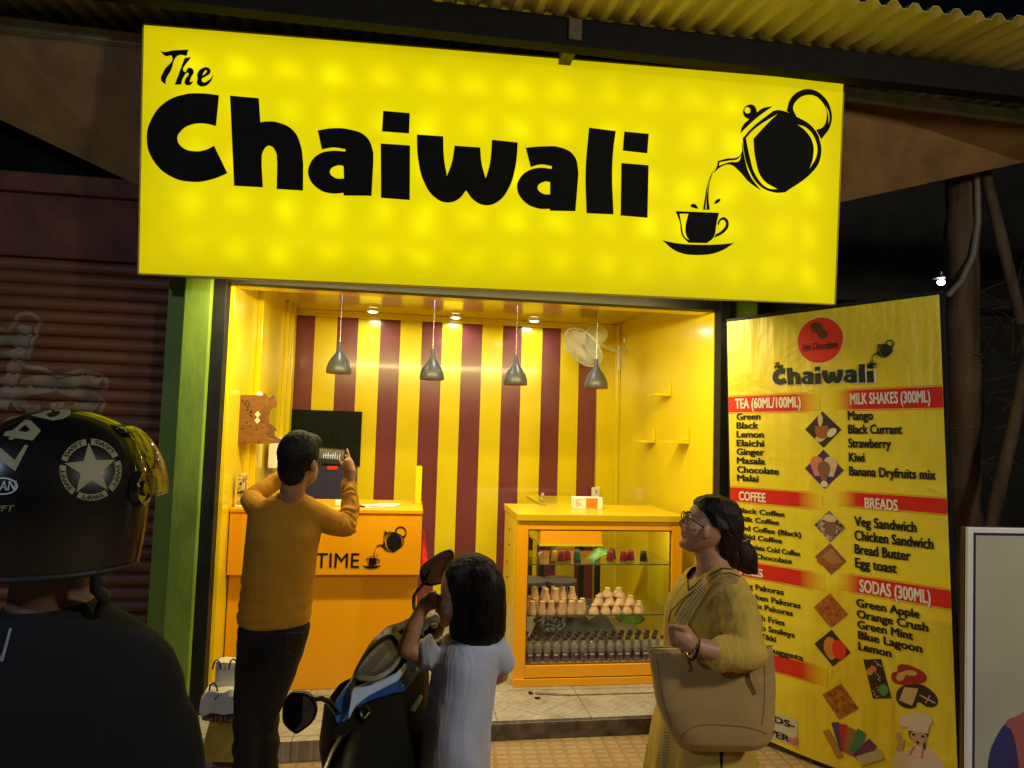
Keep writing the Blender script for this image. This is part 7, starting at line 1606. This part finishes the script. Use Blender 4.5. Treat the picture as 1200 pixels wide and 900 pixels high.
bm = BM(); n = 26; pts = [b0 + (b1 - b0) * k / n for k in range(n + 1)]; tube(bm, pts, [.108 + .012 * math.sin(k * 1.7) * .4 + (.012 if k % 7 == 0 else 0) for k in range(n + 1)], 18)
for v in bm.verts: v.co += V((fbm(v.co, 6), fbm(v.co + V((2, 5, 1)), 6), 0)) * .015
obj('trunk', bm, M['bamboo'], tr, smooth=60)
bm = BM()
for yy in (415, 428, 500): c_ = at(1129.5, yy, DT); tube(bm, [c_ + V((.112 * math.cos(t), .112 * math.sin(t), .02 * math.sin(2 * t + yy))) for t in [2 * math.pi * k / 22 for k in range(23)]], .006, 6)
obj('binding_wire', bm, M['rust_steel'], tr, smooth=60)
bm = BM(); tube(bm, [at(1143, 190, DT - .13), at(1145, 220, DT - .13), at(1146, 260, DT - .13), at(1140, 300, DT - .14), at(1126, 330, DT - .15), at(1112, 345, DT - .15)], .022, 10, True); tag(obj('thick_cable', bm, flat('grey_cable', (.16, .14, .11), .6), smooth=60), 'thick grey cable curving down beside the round wooden post', 'cable')
for a, b_, r_, lab in (((1150, 185, 5.0), (1212, 440, 4.9), .038, 'slanting bamboo pole leaning from the canopy toward the right edge'), ((1216, 370, 4.7), (1152, 660, 4.6), .040, 'slanting bamboo pole rising to the right above the pale poster board')):
    p, q = at(*a), at(*b_)
    lowp, hip = (p, q) if p.z < q.z else (q, p); d = (lowp - hip); lowp = hip + d * ((hip.z - .0) / (hip.z - lowp.z))
    bm = BM(); pts = [lowp + (hip - lowp) * k / 24 for k in range(25)]; tube(bm, pts, [r_ * (1 + (.12 if k % 4 == 0 else 0)) for k in range(25)], 12); tag(obj('bamboo_pole', bm, M['bamboo'], smooth=60), lab, 'pole')
# scattered bamboo twigs and wire behind
tw = BM(); rs = random.Random(4)
for k in range(46):
    p = at(rs.uniform(1140, 1215), rs.uniform(330, 560), 5.2 + rs.uniform(-.3, .5)); d = V((rs.uniform(-1, 1), rs.uniform(-.3, .3), rs.uniform(-.25, .6))).normalized() * rs.uniform(.2, .6); tube(tw, [p - d * .5, p + V((0, 0, .02)), p + d * .5], [.004, .003, .0015], 5)
tag(obj('dry_branches', tw, M['bamboo'], kind if False else None) if False else obj('dry_branches', tw, M['bamboo']), 'loose dry branches in the dark behind the round post', 'branches')
fbld = thing('far_building', 'unlit concrete building in the dark behind the menu banner', 'building', (7, 9.5, 0))
bm = BM(); box(bm, 2.9, 16, 9.5, 14, 0, 7); obj('wall', bm, M['dark_far'], fbld)
for k, (x, w_) in enumerate(((5.5, .9), (7.6, 1.0), (10.2, 1.0))):
    bm = BM(); box(bm, x, x + w_, 9.44, 9.495, 1.6, 3.2); wn_ = obj('window', bm, flat('dark_window', (.01, .01, .012), .2), fbld)
    bm = BM(); box(bm, x - .08, x + w_ + .08, 9.36, 9.499, 3.22, 3.34); obj('lintel', bm, M['dark_far'], wn_)
bm = BM(); box(bm, 2.8, 16, 9.0, 9.494, 3.7, 3.85); obj('ledge', bm, M['dark_far'], fbld)
wd = BM(); box(wd, -12, -2.2, 6.5, 6.7, 0, 6); 
wl_ = tag(obj('side_wall', wd, M['dark_far']), 'dark wall rising behind the shutter bay on the left', 'wall')
# distant lit lamp on a bracket
lp = at(1103, 331, 6.4); fl = thing('far_lamp', 'small distant lit white lamp shining above the corner of the menu banner', 'lamp', lp)
bm = BM(); ell(bm, lp, (.034, 0, 0), (0, .034, 0), (0, 0, .024), 12, 8); obj('bulb', bm, emit('white_lit_bulb', (.85, .93, 1.0), 18), fl, smooth=60)
bm = BM(); lathe(bm, [(.07, .035), (.06, .055), (.02, .07), (.02, .1)], 16, Matrix.Translation(lp)); tube(bm, [lp + V((0, 0, .09)), lp + V((.25, .1, .14)), lp + V((.5, .2, .1))], .012, 8); obj('lamp_head', bm, M['metal'], fl, smooth=40)
lamp('far_lamp_light', 'POINT', lp - V((0, .05, .06)), 3, (.85, .93, 1.0), .03)
